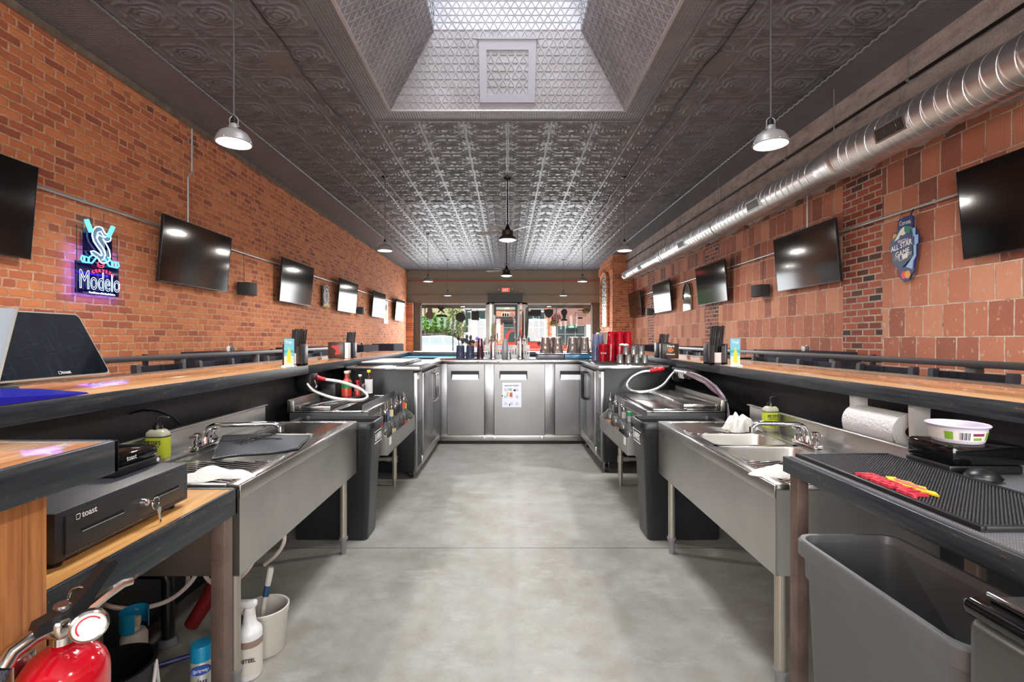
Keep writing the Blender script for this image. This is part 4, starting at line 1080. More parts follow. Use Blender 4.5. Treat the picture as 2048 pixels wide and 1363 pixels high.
faucet(sl_, -1.455, 2.31, (-1.115, 2.36, .845)); faucet(sr_, 1.46, 2.34, (1.21, 2.375, .838))

# ---- slim trash cans between sink and ice bin
def slim_can(label, sd, x0, x1, y0, y1, h, col, name='trash_can'):
    """tall slim can, long side along the larger of the two spans; tapered, rolled rim, open top"""
    cx_, cy_ = (x0+x1)/2*sd, (y0+y1)/2; W_, D_ = abs(x1-x0)/2, (y1-y0)/2
    q = thing(name, label, 'trash can', (cx_, cy_, 0))
    def ring(g, w, d, r, z, n=5):
        P = []
        for sx, sy, a0 in ((1, 1, 0), (-1, 1, 90), (-1, -1, 180), (1, -1, 270)):
            for i in range(n+1):
                t_ = math.radians(a0+90*i/n); P.append(g.bm.verts.new((cx_+sx*(w-r)+r*math.cos(t_), cy_+sy*(d-r)+r*math.sin(t_), z)))
        return P
    def skin(g, prof):
        R = [ring(g, w, d, r, z) for w, d, r, z in prof]
        for A, B in zip(R, R[1:]):
            for i in range(len(A)): g._f([A[i], A[(i+1) % len(A)], B[(i+1) % len(B)], B[i]])
        return R
    g = MB(); R = skin(g, [(W_-.055, D_-.035, .02, .004), (W_-.05, D_-.03, .03, .012), (W_-.02, D_-.012, .04, h-.11), (W_-.014, D_-.008, .04, h-.10), (W_-.012, D_-.006, .04, h-.02)])
    g._f(R[0][::-1]); g.build('body', col, q, recalc=False)
    g = MB(); R = skin(g, [(W_-.018, D_-.012, .035, h-.02), (W_-.06, D_-.04, .02, .02)]); g._f(R[-1]); g.build('inner_wall', col, q, recalc=False)
    g = MB(); skin(g, [(W_-.012, D_-.006, .04, h-.045), (W_, D_+.004, .045, h-.042), (W_, D_+.004, .045, h-.006), (W_-.004, D_, .043, h), (W_-.014, D_-.010, .038, h), (W_-.019, D_-.013, .035, h-.02)])
    g.build('rim', col, q, recalc=False)
    return q
cb = mat('black_can_plastic', (32, 34, 38), .36)
for sd, lab in ((-1, 'tall slim black can between the left sink and ice bin'), (1, 'tall slim black can between the right sink and ice bin')):
    q = slim_can(lab, sd, .855, 1.42, 3.06, 3.34, .765, cb); xx = sd*.863
    nrm = Vector((-sd, 0, 0)); u = Vector((0, 1, 0)) if sd < 0 else Vector((0, -1, 0))
    lettering('LAVEX', WHITE, q, (sd*.861, 3.2, .655), u, (0, 0, 1), w=.15, h=.045, weight=.02)
    for z, w_ in ((.69, .17), (.615, .17)):
        g = MB(); g.box(sd*.860, sd*.8635, 3.2-w_/2, 3.2+w_/2, z, z+.004); g.build('logo_line', WHITE, q)

# ---- ice bins with speed rails
def ice_bin(sd, label):
    S = lambda a: a*sd; q = thing('ice_bin', label, 'ice bin', (S(1.26), 3.9, 0), 'ice bins'); Y0, Y1 = 3.37, 4.37; zt = .78
    g = MB(); g.box(S(.98), S(.99), Y0, Y1, .40, zt); g.box(S(.99), S(1.54), Y0, Y0+.012, .40, zt); g.box(S(.99), S(1.54), Y1-.012, Y1, .40, zt); g.box(S(1.53), S(1.54), Y0, Y1, .4, zt)
    g.box(S(.99), S(1.53), Y0+.012, Y1-.012, .40, .42); g.build('body', STEEL, q)
    g = MB(); g.box(S(.98), S(1.03), Y0, Y1, zt, zt+.012, .003); g.box(S(1.03), S(1.54), Y0, Y0+.035, zt, zt+.012, .003); g.box(S(1.03), S(1.54), Y1-.035, Y1, zt, zt+.012, .003)
    g.build('rim', STEELY, q)
    g = MB(); g.box(S(1.528), S(1.545), Y0, Y1, zt, .872, .002); g.box(S(1.50), S(1.54), Y0, Y0+.01, zt, .868, .002); g.build('backsplash', STEELD, q)
    if sd < 0:
        g = MB(); g.box(S(1.26), S(1.52), Y0+.04, Y1-.02, zt+.012, .822, .004); g.box(S(1.19), S(1.255), Y0+.02, Y1-.02, zt+.004, zt+.016, .002); g.build('sliding_cover', STEELY, q)
        g = MB(); g.box(S(1.03), S(1.034), Y0+.03, Y1-.03, .5, zt+.004); g.box(S(1.18), S(1.184), Y0+.03, Y1-.03, .5, zt+.018)
        g.box(S(1.03), S(1.18), Y1-.04, Y1-.035, .5, zt); g.box(S(1.03), S(1.18), Y0+.03, Y0+.035, .5, zt); g.box(S(1.03), S(1.18), Y0+.03, Y1-.03, .5, .505); g.build('well', STEELY, q)
        g = MB(); g.box(S(1.022), S(1.026), Y0+.02, Y1-.02, zt+.005, zt+.05); g.build('divider_rail', STEEL, q)
    else:
        g = MB(); g.box(S(1.03), S(1.27), Y0+.02, Y1-.02, zt+.012, .806, .004); g.build('sliding_cover', STEELY, q)
        g = MB(); g.box(S(1.25), S(1.50), Y0+.03, Y1-.02, zt+.014, .838, .004); g.build('sliding_cover', STEELY, q)
    # speed rail
    r0 = MB(); prof = [(.838, .605), (.838, .49), (.975, .49), (.975, .735), (.968, .735)]
    ins = [(.842, .605), (.842, .50), (.971, .50)]
    r0.box(S(.838), S(.843), Y0-.01, Y1-.02, .485, .602); r0.box(S(.838), S(.978), Y0-.01, Y1-.02, .483, .488); r0.box(S(.972), S(.978), Y0-.01, Y1-.02, .488, .74)
    for y in (Y0-.012, Y1-.022):
        P = [(.838, .485), (.975, .485), (.975, .72), (.838, .602)]
        A = [r0.bm.verts.new((S(a), y, b)) for a, b in P]; B = [r0.bm.verts.new((S(a), y+.004, b)) for a, b in P]
        r0._f(A); r0._f(B[::-1])
        for i in range(4): r0._f([A[i], B[i], B[(i+1) % 4], A[(i+1) % 4]])
    rl = r0.build('speed_rail', STEELD, q)
    MB().box(S(.8365), S(.838), Y0+.03, Y0+.09, .545, .595).build('label_plate', WHITE, rl)
    TM = mat('dull_tube_steel', (176, 168, 156))
    for x in (1.0, 1.48):
        for y in (Y0+.06, Y1-.12):
            l = MB().cyl((S(x), y, .07), (S(x), y, .40), .0205, n=18).build('leg', TM, q)
            g = MB(); g.cyl((S(x), y, 0), (S(x), y, .08), .013, .018, 14); g.cyl((S(x), y, .068), (S(x), y, .078), .022, n=16); g.build('foot', TM, l)
    for y in (Y0+.06, Y1-.12):
        g = MB(); g.cyl((S(1.0), y, .235), (S(1.48), y, .235), .016, n=14); g.cyl((S(1.03), y, .235), (S(1.075), y, .235), .021, n=14); g.build('cross_pipe', TM, q)
        g = MB(); g.cyl((S(1.0), y, .205), (S(1.0), y, .265), .026, n=16); g.build('pipe_fitting', TM, q)
    return q
ice_bin(-1, 'left stainless ice bin with an open well and sauces on its cover')
ice_bin(1, 'right stainless ice bin with both sliding covers closed')

# ---- back bar coolers
SGRAY = mat('grey_anodised_strip', (170, 172, 176), .3, .6)
def caster(q, x, y, h=.11):
    g = MB(); g.cyl((x-.016, y, .038), (x+.016, y, .038), .038, n=20); c_ = g.build('caster', RUBBER, q)
    g = MB(); g.box(x-.024, x-.020, y-.02, y+.02, .03, h-.01); g.box(x+.020, x+.024, y-.02, y+.02, .03, h-.01); g.box(x-.026, x+.026, y-.026, y+.026, h-.012, h); g.build('fork', GREYP, c_)
def side_cooler(sd, label, X0, X1, Y0, Y1, zb, chromeh):
    S = lambda a: a*sd; zt = 1.045; q = thing('back_bar_cooler', label, 'cooler', (S((X0+X1)/2), (Y0+Y1)/2, 0), 'stainless and black bar coolers')
    MB().box(S(X0+.05), S(X1), Y0+.01, Y1, zb, zt-.035, .003).build('body', BLACKM, q)
    g = MB(); g.box(S(X0-.01), S(X1), Y0, Y1+.02, zt-.035, zt, .005); g.build('worktop', STEELY, q)
    g = MB(); g.box(S(X0+.015), S(X0+.05), Y0+.02, Y0+.26, zb, zt-.06, .003); g.build('side_bay', STEEL, q)
    g = MB()
    for i in range(20): g.box(S(X0+.010), S(X0+.016), Y0+.05, Y0+.23, zb+.04+i*.021, zb+.050+i*.021)
    g.build('grille', BLACK, q)
    n = 2; ys = Y0+.28; w = (Y1-ys)/n
    for i in range(n):
        a, b_ = ys+i*w+.008, ys+(i+1)*w-.008
        g = MB(); g.box(S(X0), S(X0+.048), a, b_, zb+.10, zt-.075, .005); dd = g.build('door', STEEL, q)
        h = MB(); hy = (b_-.05) if i == 0 else (a+.05); x = X0-.045
        if chromeh:
            h.tube([(S(X0), hy, .94), (S(x), hy, .925), (S(x), hy, .90), (S(x), hy, .66), (S(x), hy, .635), (S(X0), hy, .62)], .013, 10); h.build('door_handle', CHROME, dd)
        else:
            h.tube([(S(X0), hy, .93), (S(x), hy, .925), (S(x), hy, .90), (S(x), hy, .66), (S(x), hy, .635), (S(X0), hy, .63)], .010, 10); h.build('door_handle', BLACK, dd)
        g = MB(); g.box(S(X0-.003), S(X0), a+.02, a+.05, zt-.13, zt-.09); g.build('door_lock', BLACK, dd)
    g = MB(); g.box(S(X0+.01), S(X0+.05), ys, Y1, zb, zb+.09, .003); g.build('kick_panel', STEELD, q)
    g = MB(); g.box(S(X0+.004), S(X0+.02), Y0+.03, Y0+.09, zt-.12, zt-.085); g.build('badge', WHITE, q)
    for x in (X0+.08, X1-.1):
        for y in (Y0+.09, Y1-.12): caster(q, S(x), y, zb)
    return q
side_cooler(-1, 'left black bar cooler with chrome door handles beside the ice bin', .82, 1.49, 4.42, 5.86, .07, True)
side_cooler(1, 'right black bar cooler with black loop handles and red cups on top', .885, 1.55, 4.60, 5.86, .115, False)
# keg cooler across the end of the aisle
q = thing('keg_cooler', 'wide stainless three-door keg cooler across the end of the aisle', 'cooler', (0, 6.25, 0), 'stainless and black bar coolers')
CY = 5.90
MB().box(-.93, 1.05, CY+.05, 6.62, .045, 1.0, .003).build('body', STEEL, q)
MB().box(-.94, 1.06, CY-.015, 6.64, .998, 1.043, .006).build('worktop', STEELY, q)
for a, b_ in ((-.93, -.745), (-.284, -.166), (.461, .581)): MB().box(a, b_, CY+.03, CY+.06, .10, .99, .002).build('mullion', STEEL, q)
g = MB(); g.box(-.93, 1.05, CY+.01, CY+.06, .045, .113, .004); g.build('kick_panel', STEELD, q)
def zdoor(a, b_, h0, h1):
    g = MB(); z0, z1 = .118, .985; hz0, hz1 = .80, .905
    g.box(a, h0, CY, CY+.05, z0, z1); g.box(h1, b_, CY, CY+.05, z0, z1); g.box(h0, h1, CY, CY+.05, z0, hz0); g.box(h0, h1, CY, CY+.05, hz1, z1)
    dd = g.build('door', STEEL, q)
    g = MB(); g.box(h0, h1, CY+.03, CY+.035, hz0, hz1); g.build('handle_recess', mat('dark_handle_recess', (40, 40, 42), .4, .4), dd)
    g = MB(); g.quad((h0+.008, CY-.004, hz0), (h1-.008, CY-.004, hz0), (h1-.014, CY+.022, hz0+.058), (h0+.014, CY+.022, hz0+.058)); g.box(h0+.006, h1-.006, CY-.005, CY+.03, hz0-.004, hz0+.001); g.build('door_handle', mat('bright_handle_lip', (235, 235, 235), .3, .3), dd)
    return dd
zdoor(-.74, -.289, -.694, -.350); zdoor(-.161, .456, -.098, .244); zdoor(.586, 1.045, .645, .99)
g = MB(); g.box(-.93, -.835, CY-.002, CY+.012, .865, .985); g.build('warning_label', PAPER, q)
g = MB()
for x in (-.29, -.16, .43): g.box(x-.02, x+.02, CY-.006, CY+.01, .065, .10, .003)
g.build('hinge', CHROME, q)
g = MB()
for x in (-.36, -.112): g.cyl((x-.008, CY-.018, 1.02), (x+.008, CY-.018, 1.02), .006, n=8)
g.build('worktop_screw', BLACK, q)
MB().box(-.93, 1.05, CY+.06, 6.5, .0, .045).build('plinth', BLACK, q)
# poster taped on the middle door
pq = thing('notice', 'printed white notice with small pictures taped to the middle cooler door', 'notice', (.06, CY-.004, .5))
nz0, nz1 = .460, .760; n0, n1 = -.065, .170
MB().box(n0, n1, CY-.004, CY-.001, nz0, nz1).build('sheet', mat('lilac_white_paper', (222, 222, 238), .5), pq)
lettering('BARS AND TAVERNS', mat('navy_ink', (40, 44, 90), .5), pq, ((n0+n1)/2, CY-.0045, nz1-.035), (1, 0, 0), (0, 0, 1), w=.17, h=.017)
g = MB()
for r_ in range(3):
    for c_ in range(3):
        for k in range(4): xx = n0+.025+c_*.07; g.box(xx, xx+.028+.01*((k+c_) % 2), CY-.0052, CY-.004, nz1-.075-r_*.085-k*.009, nz1-.072-r_*.085-k*.009)
g.build('line_of_text', mat('grey_ink', (130, 135, 165), .5), pq)
for (a, b_, w_, h_, c_) in ((.055, .15, .035, .05, (205, 90, 50)), (.02, .155, .022, .05, (180, 185, 110)), (.03, .225, .045, .03, (175, 190, 165)), (.105, .215, .025, .025, (40, 34, 60)), (.05, .035, .012, .028, (50, 50, 90)), (-.04, .15, .014, .018, (40, 44, 70))):
    MB().box(n0+.065+a-.03, n0+.065+a-.03+w_, CY-.0052, CY-.004, nz0+b_-.02, nz0+b_-.02+h_).build('picture', mat('notice_ink_%d' % c_[0], c_, .5), pq)

# ---- left service table with the cash drawer
q = thing('work_table', 'plywood service table with steel edging and rusty square legs', 'table', (-1.25, 1.3, 0))
zt = .77
MB().box(-1.58, -.972, .89, 1.69, zt-.03, zt, .001).build('table_top', TABLEWOOD, q)
g = MB(); g.box(-.972, -.96, .89, 1.705, zt-.09, zt+.002, .002); g.box(-1.58, -.96, 1.693, 1.705, zt-.09, zt+.002, .002); g.build('steel_edge', DSTEEL, q)
RUST = mat('raw_square_tube', (118, 100, 92), .5, .5, bump=(30, .3), var=.3)
for x, y in ((-.985, 1.655), (-1.5, 1.655), (-1.5, .94), (-.985, .94)): MB().box(x-.024, x+.024, y-.024, y+.024, 0, zt-.03, .003).build('leg', RUST, q)
MB().box(-1.6, -1.585, .9, 1.69, .0, .02).build('floor_strip', BLACKPLY, q)
# cash drawer
q = thing('cash_drawer', 'black metal cash drawer with a key in its lock', 'cash drawer', (-1.23, 1.31, zt), None)
MB().box(-1.44, -1.026, 1.087, 1.540, zt+.018, zt+.133, .003).build('housing', mat('black_powder_coat', (40, 42, 48), .42, bump=(300, .15)), q)
f_ = MB().box(-1.030, -1.021, 1.110, 1.517, zt+.030, zt+.120, .002).build('drawer_front', mat('black_powder_coat_front', (50, 50, 52), .35), q)
for a, b_ in ((1.15, 1.275), (1.39, 1.49)): MB().box(-1.0212, -1.0195, a, b_, zt+.070, zt+.076).build('slot', BLACKG, f_)
g = MB()
for a, b_ in ((1.15, 1.275), (1.39, 1.49)): g.box(-1.0215, -1.0185, a, b_, zt+.0675, zt+.070)
for z in (zt+.028, zt+.121): g.box(-1.0225, -1.020, 1.108, 1.519, z-.0006, z+.0006)
g.build('slot_lip', CHROME, f_)
lettering('toast', WHITE, f_, (-1.0205, 1.172, zt+.108), (0, 1, 0), (0, 0, 1), w=.042, h=.012, depth=.0005)
g = MB(); g.tube([(-1.0195, 1.140+a, zt+.108+b_) for a, b_ in ((-.005, -.006), (-.005, .006), (.005, .006), (.006, .003), (.004, -.006))], .0008, 4, closed=True); g.build('logo_mark', WHITE, f_)
k = MB(); k.cyl((-1.021, 1.345, zt+.072), (-1.008, 1.345, zt+.072), .012, .010, 18); k.build('lock', CHROME, f_)
key = thing('key_ring', 'small silver keys hanging from the cash drawer lock', 'keys', (-1.005, 1.35, zt+.07))
g = MB(); g.box(-1.008, -.990, 1.3435, 1.3455, zt+.066, zt+.078, .0006); g.build('key', CHROME, key)
g = MB(); g.tube([(-.994, 1.357+.014*math.cos(t), zt+.066+.016*math.sin(t)) for t in [2*PI*i/16 for i in range(16)]], .0012, 5, closed=True); g.build('split_ring', CHROME, key)
g = MB(); g.prism([(-.008, .0), (.0, .006), (.009, .0), (.007, -.012), (.004, -.016), (.010, -.042), (.004, -.044), (-.002, -.016)], (-.990, 1.365, zt+.048), (0, 1, 0), (0, 0, 1), .002); g.build('key', CHROME, key)
g = MB()
for x in (-1.40, -1.06):
    for y in (1.12, 1.50): g.cyl((x, y, zt), (x, y, zt+.018), .016, .018, n=14)
g.build('rubber_foot', RUBBER, q)
# card reader boxes on the drawer
zt2 = zt+.133
q = thing('docking_station', 'flat black dock lying on the cash drawer under another black box', 'payment dock', (-1.22, 1.46, zt2))
MB().box(-1.34, -1.115, 1.37, 1.545, zt2+.001, zt2+.024, .004).build('body', BLACK, q); g = MB(); g.lathe([(0, 0), (.006, 0), (.006, .001), (0, .001)], (-1.1145, 1.53, zt2+.013), 14, Matrix.Rotation(PI/2, 3, 'Y')); g.build('button', WHITE, q)
q = thing('docking_station', 'glossy black box marked toast on top of the flat dock', 'payment dock', (-1.22, 1.46, zt2+.025))
MB().box(-1.33, -1.12, 1.385, 1.54, zt2+.025, zt2+.060, .008).build('body', BLACKG, q)
lettering('toast', WHITE, q, (-1.1198, 1.43, zt2+.043), (0, 1, 0), (0, 0, 1), w=.038, h=.012, depth=.0004)

# ---- the terminal on the left bar
q = thing('pos_terminal', 'tilted black payment screen marked toast on the left bar', 'payment terminal', (-1.72, 1.8, BZ))
A = Vector((-1.75, 2.118, 1.146)); B = Vector((-1.75, 1.58, 1.146)); upv = Vector((-.155, -.03, .262)); u = Vector((0, -1, 0))
upn = Vector((-.145, 0, .262)).normalized(); nn = u.cross(upn).normalized()
if nn.x < 0: nn = -nn
ctr = (A+B)/2; Wd = (A-B).length/2; Hh = .30
def tp_(a, b_, d=0): return ctr+Vector((0, 1, 0))*a+upn*b_+nn*d
def rr(w0, w1, h0, h1, r=.018, n=4):
    P = []
    for cx_, cy_, a0 in ((w1-r, h1-r, 0), (w0+r, h1-r, 90), (w0+r, h0+r, 180), (w1-r, h0+r, 270)):
        for i in range(n+1): t_ = math.radians(a0+90*i/n); P.append((cx_+r*math.cos(t_), cy_+r*math.sin(t_)))
    return P
MB().prism(rr(-Wd, Wd, 0, Hh), tp_(0, 0), (0, 1, 0), upn, .018).build('housing', mat('champagne_bezel', (190, 184, 172), .3, .5), q)
def m_scr():
    m, t, b = new_mat('dusty_black_screen'); x, y, z = t.obj()
    n = t.noise(t.vec(x*3, y*60, z*3), 3, 3, .7); n2 = t.noise(t.vec(x, y*4, z*70), 4, 3, .7)
    s = (n.ss(.55, .75)+n2.ss(.55, .75)*.8)*.35
    t.put(b.inputs['Base Color'], t.mix(s*.35, lin(8, 16, 26), lin(110, 122, 134))); t.put(b.inputs['Roughness'], s*.3+.08); return m
MB().prism(rr(-Wd+.006, Wd-.006, .008, Hh-.006), tp_(0, 0, .0015), (0, 1, 0), upn, .0015).build('screen', m_scr(), q)
lettering('toast', WHITE, q, tp_(.065, .022, .002), (0, 1, 0), upn, w=.040, h=.011, depth=.0004)
g = MB(); g.tube([tp_(.037+a, .022+b_, .003) for a, b_ in ((-.005, -.006), (-.005, .006), (.005, .006), (.006, .003), (.004, -.006))], .0008, 4, closed=True); g.build('logo_mark', WHITE, q)
g = MB(); g.box(-1.90, -1.72, 1.45, 1.70, BZ+.002, BZ+.04, .012); g.box(-1.86, -1.80, 1.5, 1.66, BZ+.03, BZ+.10, .008); g.build('stand', BLACK, q)
g = MB(); g.prism([(0, 0), (-.30, .035), (-.30, -.02), (-.02, -.018)], (-1.512, 1.735, BZ+.012), (0, 1, 0), (0, 0, 1), .01)
bmv = [(-1.515, 1.74, BZ+.012), (-1.515, 1.42, BZ+.03), (-1.62, 1.42, BZ+.062), (-1.60, 1.66, BZ+.03)]
g = MB(); g.bm.verts.ensure_lookup_table()
lo_ = [Vector(p) for p in ((-1.512, 1.735, BZ+.004), (-1.512, 1.40, BZ+.004), (-1.70, 1.40, BZ+.004), (-1.62, 1.66, BZ+.004))]
hi_ = [Vector(p) for p in ((-1.516, 1.73, BZ+.010), (-1.516, 1.40, BZ+.030), (-1.70, 1.40, BZ+.058), (-1.62, 1.66, BZ+.030))]
vl = [g.bm.verts.new(p) for p in lo_]; vh = [g.bm.verts.new(p) for p in hi_]
g._f(vl); g._f(vh)
for i in range(4): g._f([vl[i], vl[(i+1) % 4], vh[(i+1) % 4], vh[i]])
g.build('base_wing', mat('painted_blue_light', (20, 22, 150), .25), q)  # blue light on the terminal base, put into the wing's colour
q = thing('pos_terminal', 'pale panel painted as a reflection at the left of the black screen', 'payment terminal', (-1.75, 1.35, BZ))
hs = upn*(.301)
P_ = [(1.845-1.5, .301), (1.640-1.5, .003), (1.15-1.5, .003), (1.15-1.5, .301)]
MB().prism(P_, Vector((-1.75, 1.5, 1.146))+nn*.012, (0, 1, 0), upn, .010).build('housing', mat('pale_screen_reflection', (158, 166, 174), .25), q)  # pale panel stands in for a white reflection on the black screen
g = MB(); g.tube([Vector((-1.75, 1.5, 1.146))+nn*.013+Vector((0, 1, 0))*a+upn*b_ for a, b_ in P_[:2]], .004, 6); g.build('bezel', mat('champagne_bezel', (190, 184, 172)), q)
g = MB(); g.box(-1.84, -1.76, 1.20, 1.36, BZ+.002, BZ+.06, .01); g.build('stand', GREYP, q)
# ------------------------------------------------------------ things on and around the bar
zt = .778
# sauces, bottles
def bottle(q, x, y, z, h, r, glass, liquid=None, fill=.6, neck=.35, cap=None, capm=None, labelm=None, pour=False, sx=1, shoulder=.1, parts=None, lz=(.12, .45), n=20):
    """round bottle: glass shell, the liquid inside, label, cap or metal pourer"""
    hn = h*(1-neck); rn = max(.011, r*.36)
    prof = [(0, 0), (r*.9, 0), (r, h*.02), (r, hn*.86), (r*.86, hn*.94), (rn*1.5, hn*1.04), (rn, hn*1.12), (rn, h*.97), (rn*1.15, h*.975), (rn*1.15, h), (0, h)]
    MB().lathe(prof, (x, y, z), n).build('glass_body', glass, q)
    if liquid:
        hl = hn*fill; MB().lathe([(0, .004), (r*.92, .004), (r*.93, .01), (r*.93, min(hl, hn*.86)), (0, min(hl, hn*.86))], (x, y, z), n).build('liquid', liquid, q)
    if labelm:
        MB().lathe([(r*1.012, h*lz[0]), (r*1.012, h*lz[1])], (x, y, z), n).build('label', labelm, q)
    if capm: MB().lathe([(0, 0), (rn*1.35, 0), (rn*1.35, h*.09), (rn*1.2, h*.10), (0, h*.10)], (x, y, z+h*.93), 14).build('cap', capm, q)
    if pour:
        g = MB(); g.lathe([(0, 0), (rn*1.4, 0), (rn*1.4, .012), (rn*.7, .024), (rn*.5, .03), (0, .03)], (x, y, z+h*.985), 14)
        g.tube([(x, y, z+h+.02), (x, y-.003, z+h+.045), (x, y-.012, z+h+.07)], [.005, .0045, .0035], 8); g.build('pourer', CHROME, q)
    return q
ink = lambda nm, c: mat('print_'+nm, c, .5)
# bottles in the left speed rail, from the near end
LB = [('near-end clear tequila bottle in the left rail with a tan label and red neck', .25, .040, PALE, .5, ink('tan', (205, 150, 85)), 0, (.1, .5), ink('red', (165, 40, 40))),
      ('tall clear bottle with a black label, second from the near end of the left rail', .27, .034, PALE, .8, ink('black', (30, 32, 36)), 0, (.1, .3), BLACK),
      ('clear bottle with a bright blue label near the front of the left rail', .275, .036, PALE, .7, ink('blue', (40, 130, 190)), 0, (.08, .3), ink('steelblue', (60, 110, 160))),
      ('clear bottle with a cream neck label in the left rail', .28, .036, PALE, .6, ink('cream', (225, 205, 160)), 0, (.1, .42), ink('cream', (225, 205, 160))),
      ('round-shouldered bottle with a black neck band in the middle of the left rail', .27, .038, PALE, .6, ink('grey', (90, 96, 110)), 0, (.12, .4), ink('black', (30, 32, 36))),
      ('brown whisky bottle in the left rail', .275, .036, BROWNL, .85, ink('violet', (100, 90, 150)), 0, (.12, .35), ink('black', (30, 32, 36))),
      ('amber liquor bottle in the left rail with orange spirit showing', .27, .037, AMBER, .8, None, 0, (.1, .3), ink('charcoal', (50, 50, 55))),
      ('orange-labelled clear bottle near the far end of the left rail', .285, .037, PALE, .9, ink('orange', (225, 95, 60)), 0, (.08, .38), ink('coral', (215, 90, 80))),
      ('far-end squat bottle with a yellow neck tag in the left rail', .26, .042, PALE, .6, ink('palegreen', (190, 200, 165)), 0, (.1, .4), ink('lemon', (200, 190, 60)))]
for i, (lab, h, r, liq, fl, lm, _, lz, nk) in enumerate(LB):
    y = 3.43+i*.104; x = -.905+.006*math.sin(i*2.1)
    q = thing('liquor_bottle', lab, 'bottle', (x, y, .489), 'bottles in the left speed rail')
    bottle(q, x, y, .489, h, r, GLASS, liq, fl, .36, labelm=lm, pour=True, lz=lz)
    MB().lathe([(.0155, h*.74), (.0155, h*.93)], (x, y, .489), 14).build('neck_label', nk, q)
RB = [('square clear rum bottle with a dark label, nearest in the right rail', .25, .044, PALE, .85, ink('darkred', (60, 34, 32)), (.12, .55), ink('black', (30, 32, 36)), BLACK),
      ('bottle with a green pour cap in the right rail', .26, .038, PALE, .7, None, (.1, .4), ink('clearish', (150, 160, 160)), GREEN),
      ('clear bottle with a grey neck wrap and black label in the right rail', .27, .038, PALE, .6, ink('black', (30, 32, 36)), (.1, .45), ink('grey2', (175, 172, 168)), None),
      ('clear bottle with a thin neck, fourth from the near end of the right rail', .265, .036, PALE, .6, ink('pale', (170, 165, 160)), (.1, .4), ink('dim', (90, 90, 92)), None),
      ('amber-tinted bottle with a black neck band in the right rail', .275, .037, AMBER, .75, ink('pink', (200, 140, 120)), (.1, .35), ink('black', (30, 32, 36)), None),
      ('clear bottle with a blue label toward the far end of the right rail', .27, .036, PALE, .6, ink('indigo', (80, 90, 160)), (.1, .35), ink('dim', (90, 90, 92)), None),
      ('far-end clear bottle with a pale orange label in the right rail', .275, .037, PALE, .7, ink('peach', (215, 160, 120)), (.08, .4), ink('dim', (90, 90, 92)), None)]
for i, (lab, h, r, liq, fl, lm, lz, nk, cp) in enumerate(RB):
    y = 3.45+i*.125; x = .905+.01*math.sin(i*2.7)
    q = thing('liquor_bottle', lab, 'bottle', (x, y, .489), 'bottles in the right speed rail')
    if i == 0:
        g = MB(); w = .042
        g.box(x-w, x+w, y-.03, y+.03, .489, .489+.15, .012); g.lathe([(.035, .148), (.025, .17), (.015, .18), (.014, .25), (0, .25)], (x, y, .489), 16); g.build('glass_body', GLASS, q)
        MB().box(x-w*.9, x+w*.9, y-.026, y+.026, .494, .489+.135, .01).build('liquid', PALE, q)
        MB().box(x-.028, x+.028, y-.0315, y-.0305, .515, .60).build('label', lm, q)
        g = MB(); g.box(x-.02, x+.02, y-.0322, y-.0316, .52, .533); g.build('label_strip', WHITE, q)
        MB().lathe([(.016, .185), (.016, .25), (0, .25)], (x, y, .489), 14).build('cap', BLACK, q)
    else:
        bottle(q, x, y, .489, h, r, GLASS, liq, fl, .36, labelm=lm, pour=cp is None, capm=cp, lz=lz)
        MB().lathe([(.0155, h*.74), (.0155, h*.92)], (x, y, .489), 14).build('neck_label', nk, q)

# sauces on the left ice bin cover
sz = .822
SB = [(-1.335, 3.98, .205, .040, 'red vegetable juice bottle with a green label beside the soda gun', mat('tomato_red', (190, 60, 40), .3), mat('print_green', (40, 140, 70), .4), WHITEP),
      (-1.36, 4.12, .20, .026, 'dark sauce bottle with a tan cap behind the juice bottle', mat('dark_sauce', (50, 25, 22), .2), mat('print_red2', (190, 40, 45), .4), mat('tan_cap', (170, 130, 110), .4)),
      (-1.26, 4.03, .125, .024, 'small red pepper sauce bottle in front of the dark sauce', mat('pepper_red', (190, 50, 40), .2), mat('print_pink', (230, 190, 180), .4), REDP),
      (-1.29, 4.20, .16, .024, 'thin dark bottle with a white cap on the ice bin cover', mat('dark_sauce', (50, 25, 22)), mat('print_dark', (34, 34, 38), .4), WHITEP),
      (-1.205, 4.17, .20, .033, 'white-wrapped bitters bottle with a yellow cap', mat('dark_sauce', (50, 25, 22)), PAPER, YELLOW)]
for x, y, h, r, lab, body, lm, cp in SB:
    q = thing('sauce_bottle', lab, 'bottle', (x, y, sz), 'sauces on the left ice bin')
    bottle(q, x, y, sz, h, r, body, None, 0, .34, capm=cp, labelm=lm, lz=(.03, .64) if cp is YELLOW else (.34, .6))
q = thing('salt_shaker', 'clear grinder with a silver lid between the sauces', 'shaker', (-1.235, 4.10, sz), 'sauces on the left ice bin')
MB().lathe([(0, 0), (.024, 0), (.026, .01), (.02, .05), (.022, .07), (0, .07)], (-1.235, 4.10, sz), 16).build('glass_body', GLASS, q)
MB().lathe([(0, .07), (.023, .07), (.023, .085), (.012, .095), (0, .096)], (-1.235, 4.10, sz), 16).build('lid', CHROME, q)
g = MB(); g.box(-1.52, -1.40, 3.9, 4.2, sz+.002, sz+.11, .006)
single('spice_box', g, BLACK, 'black box standing behind the sauces under the left bar', 'box')

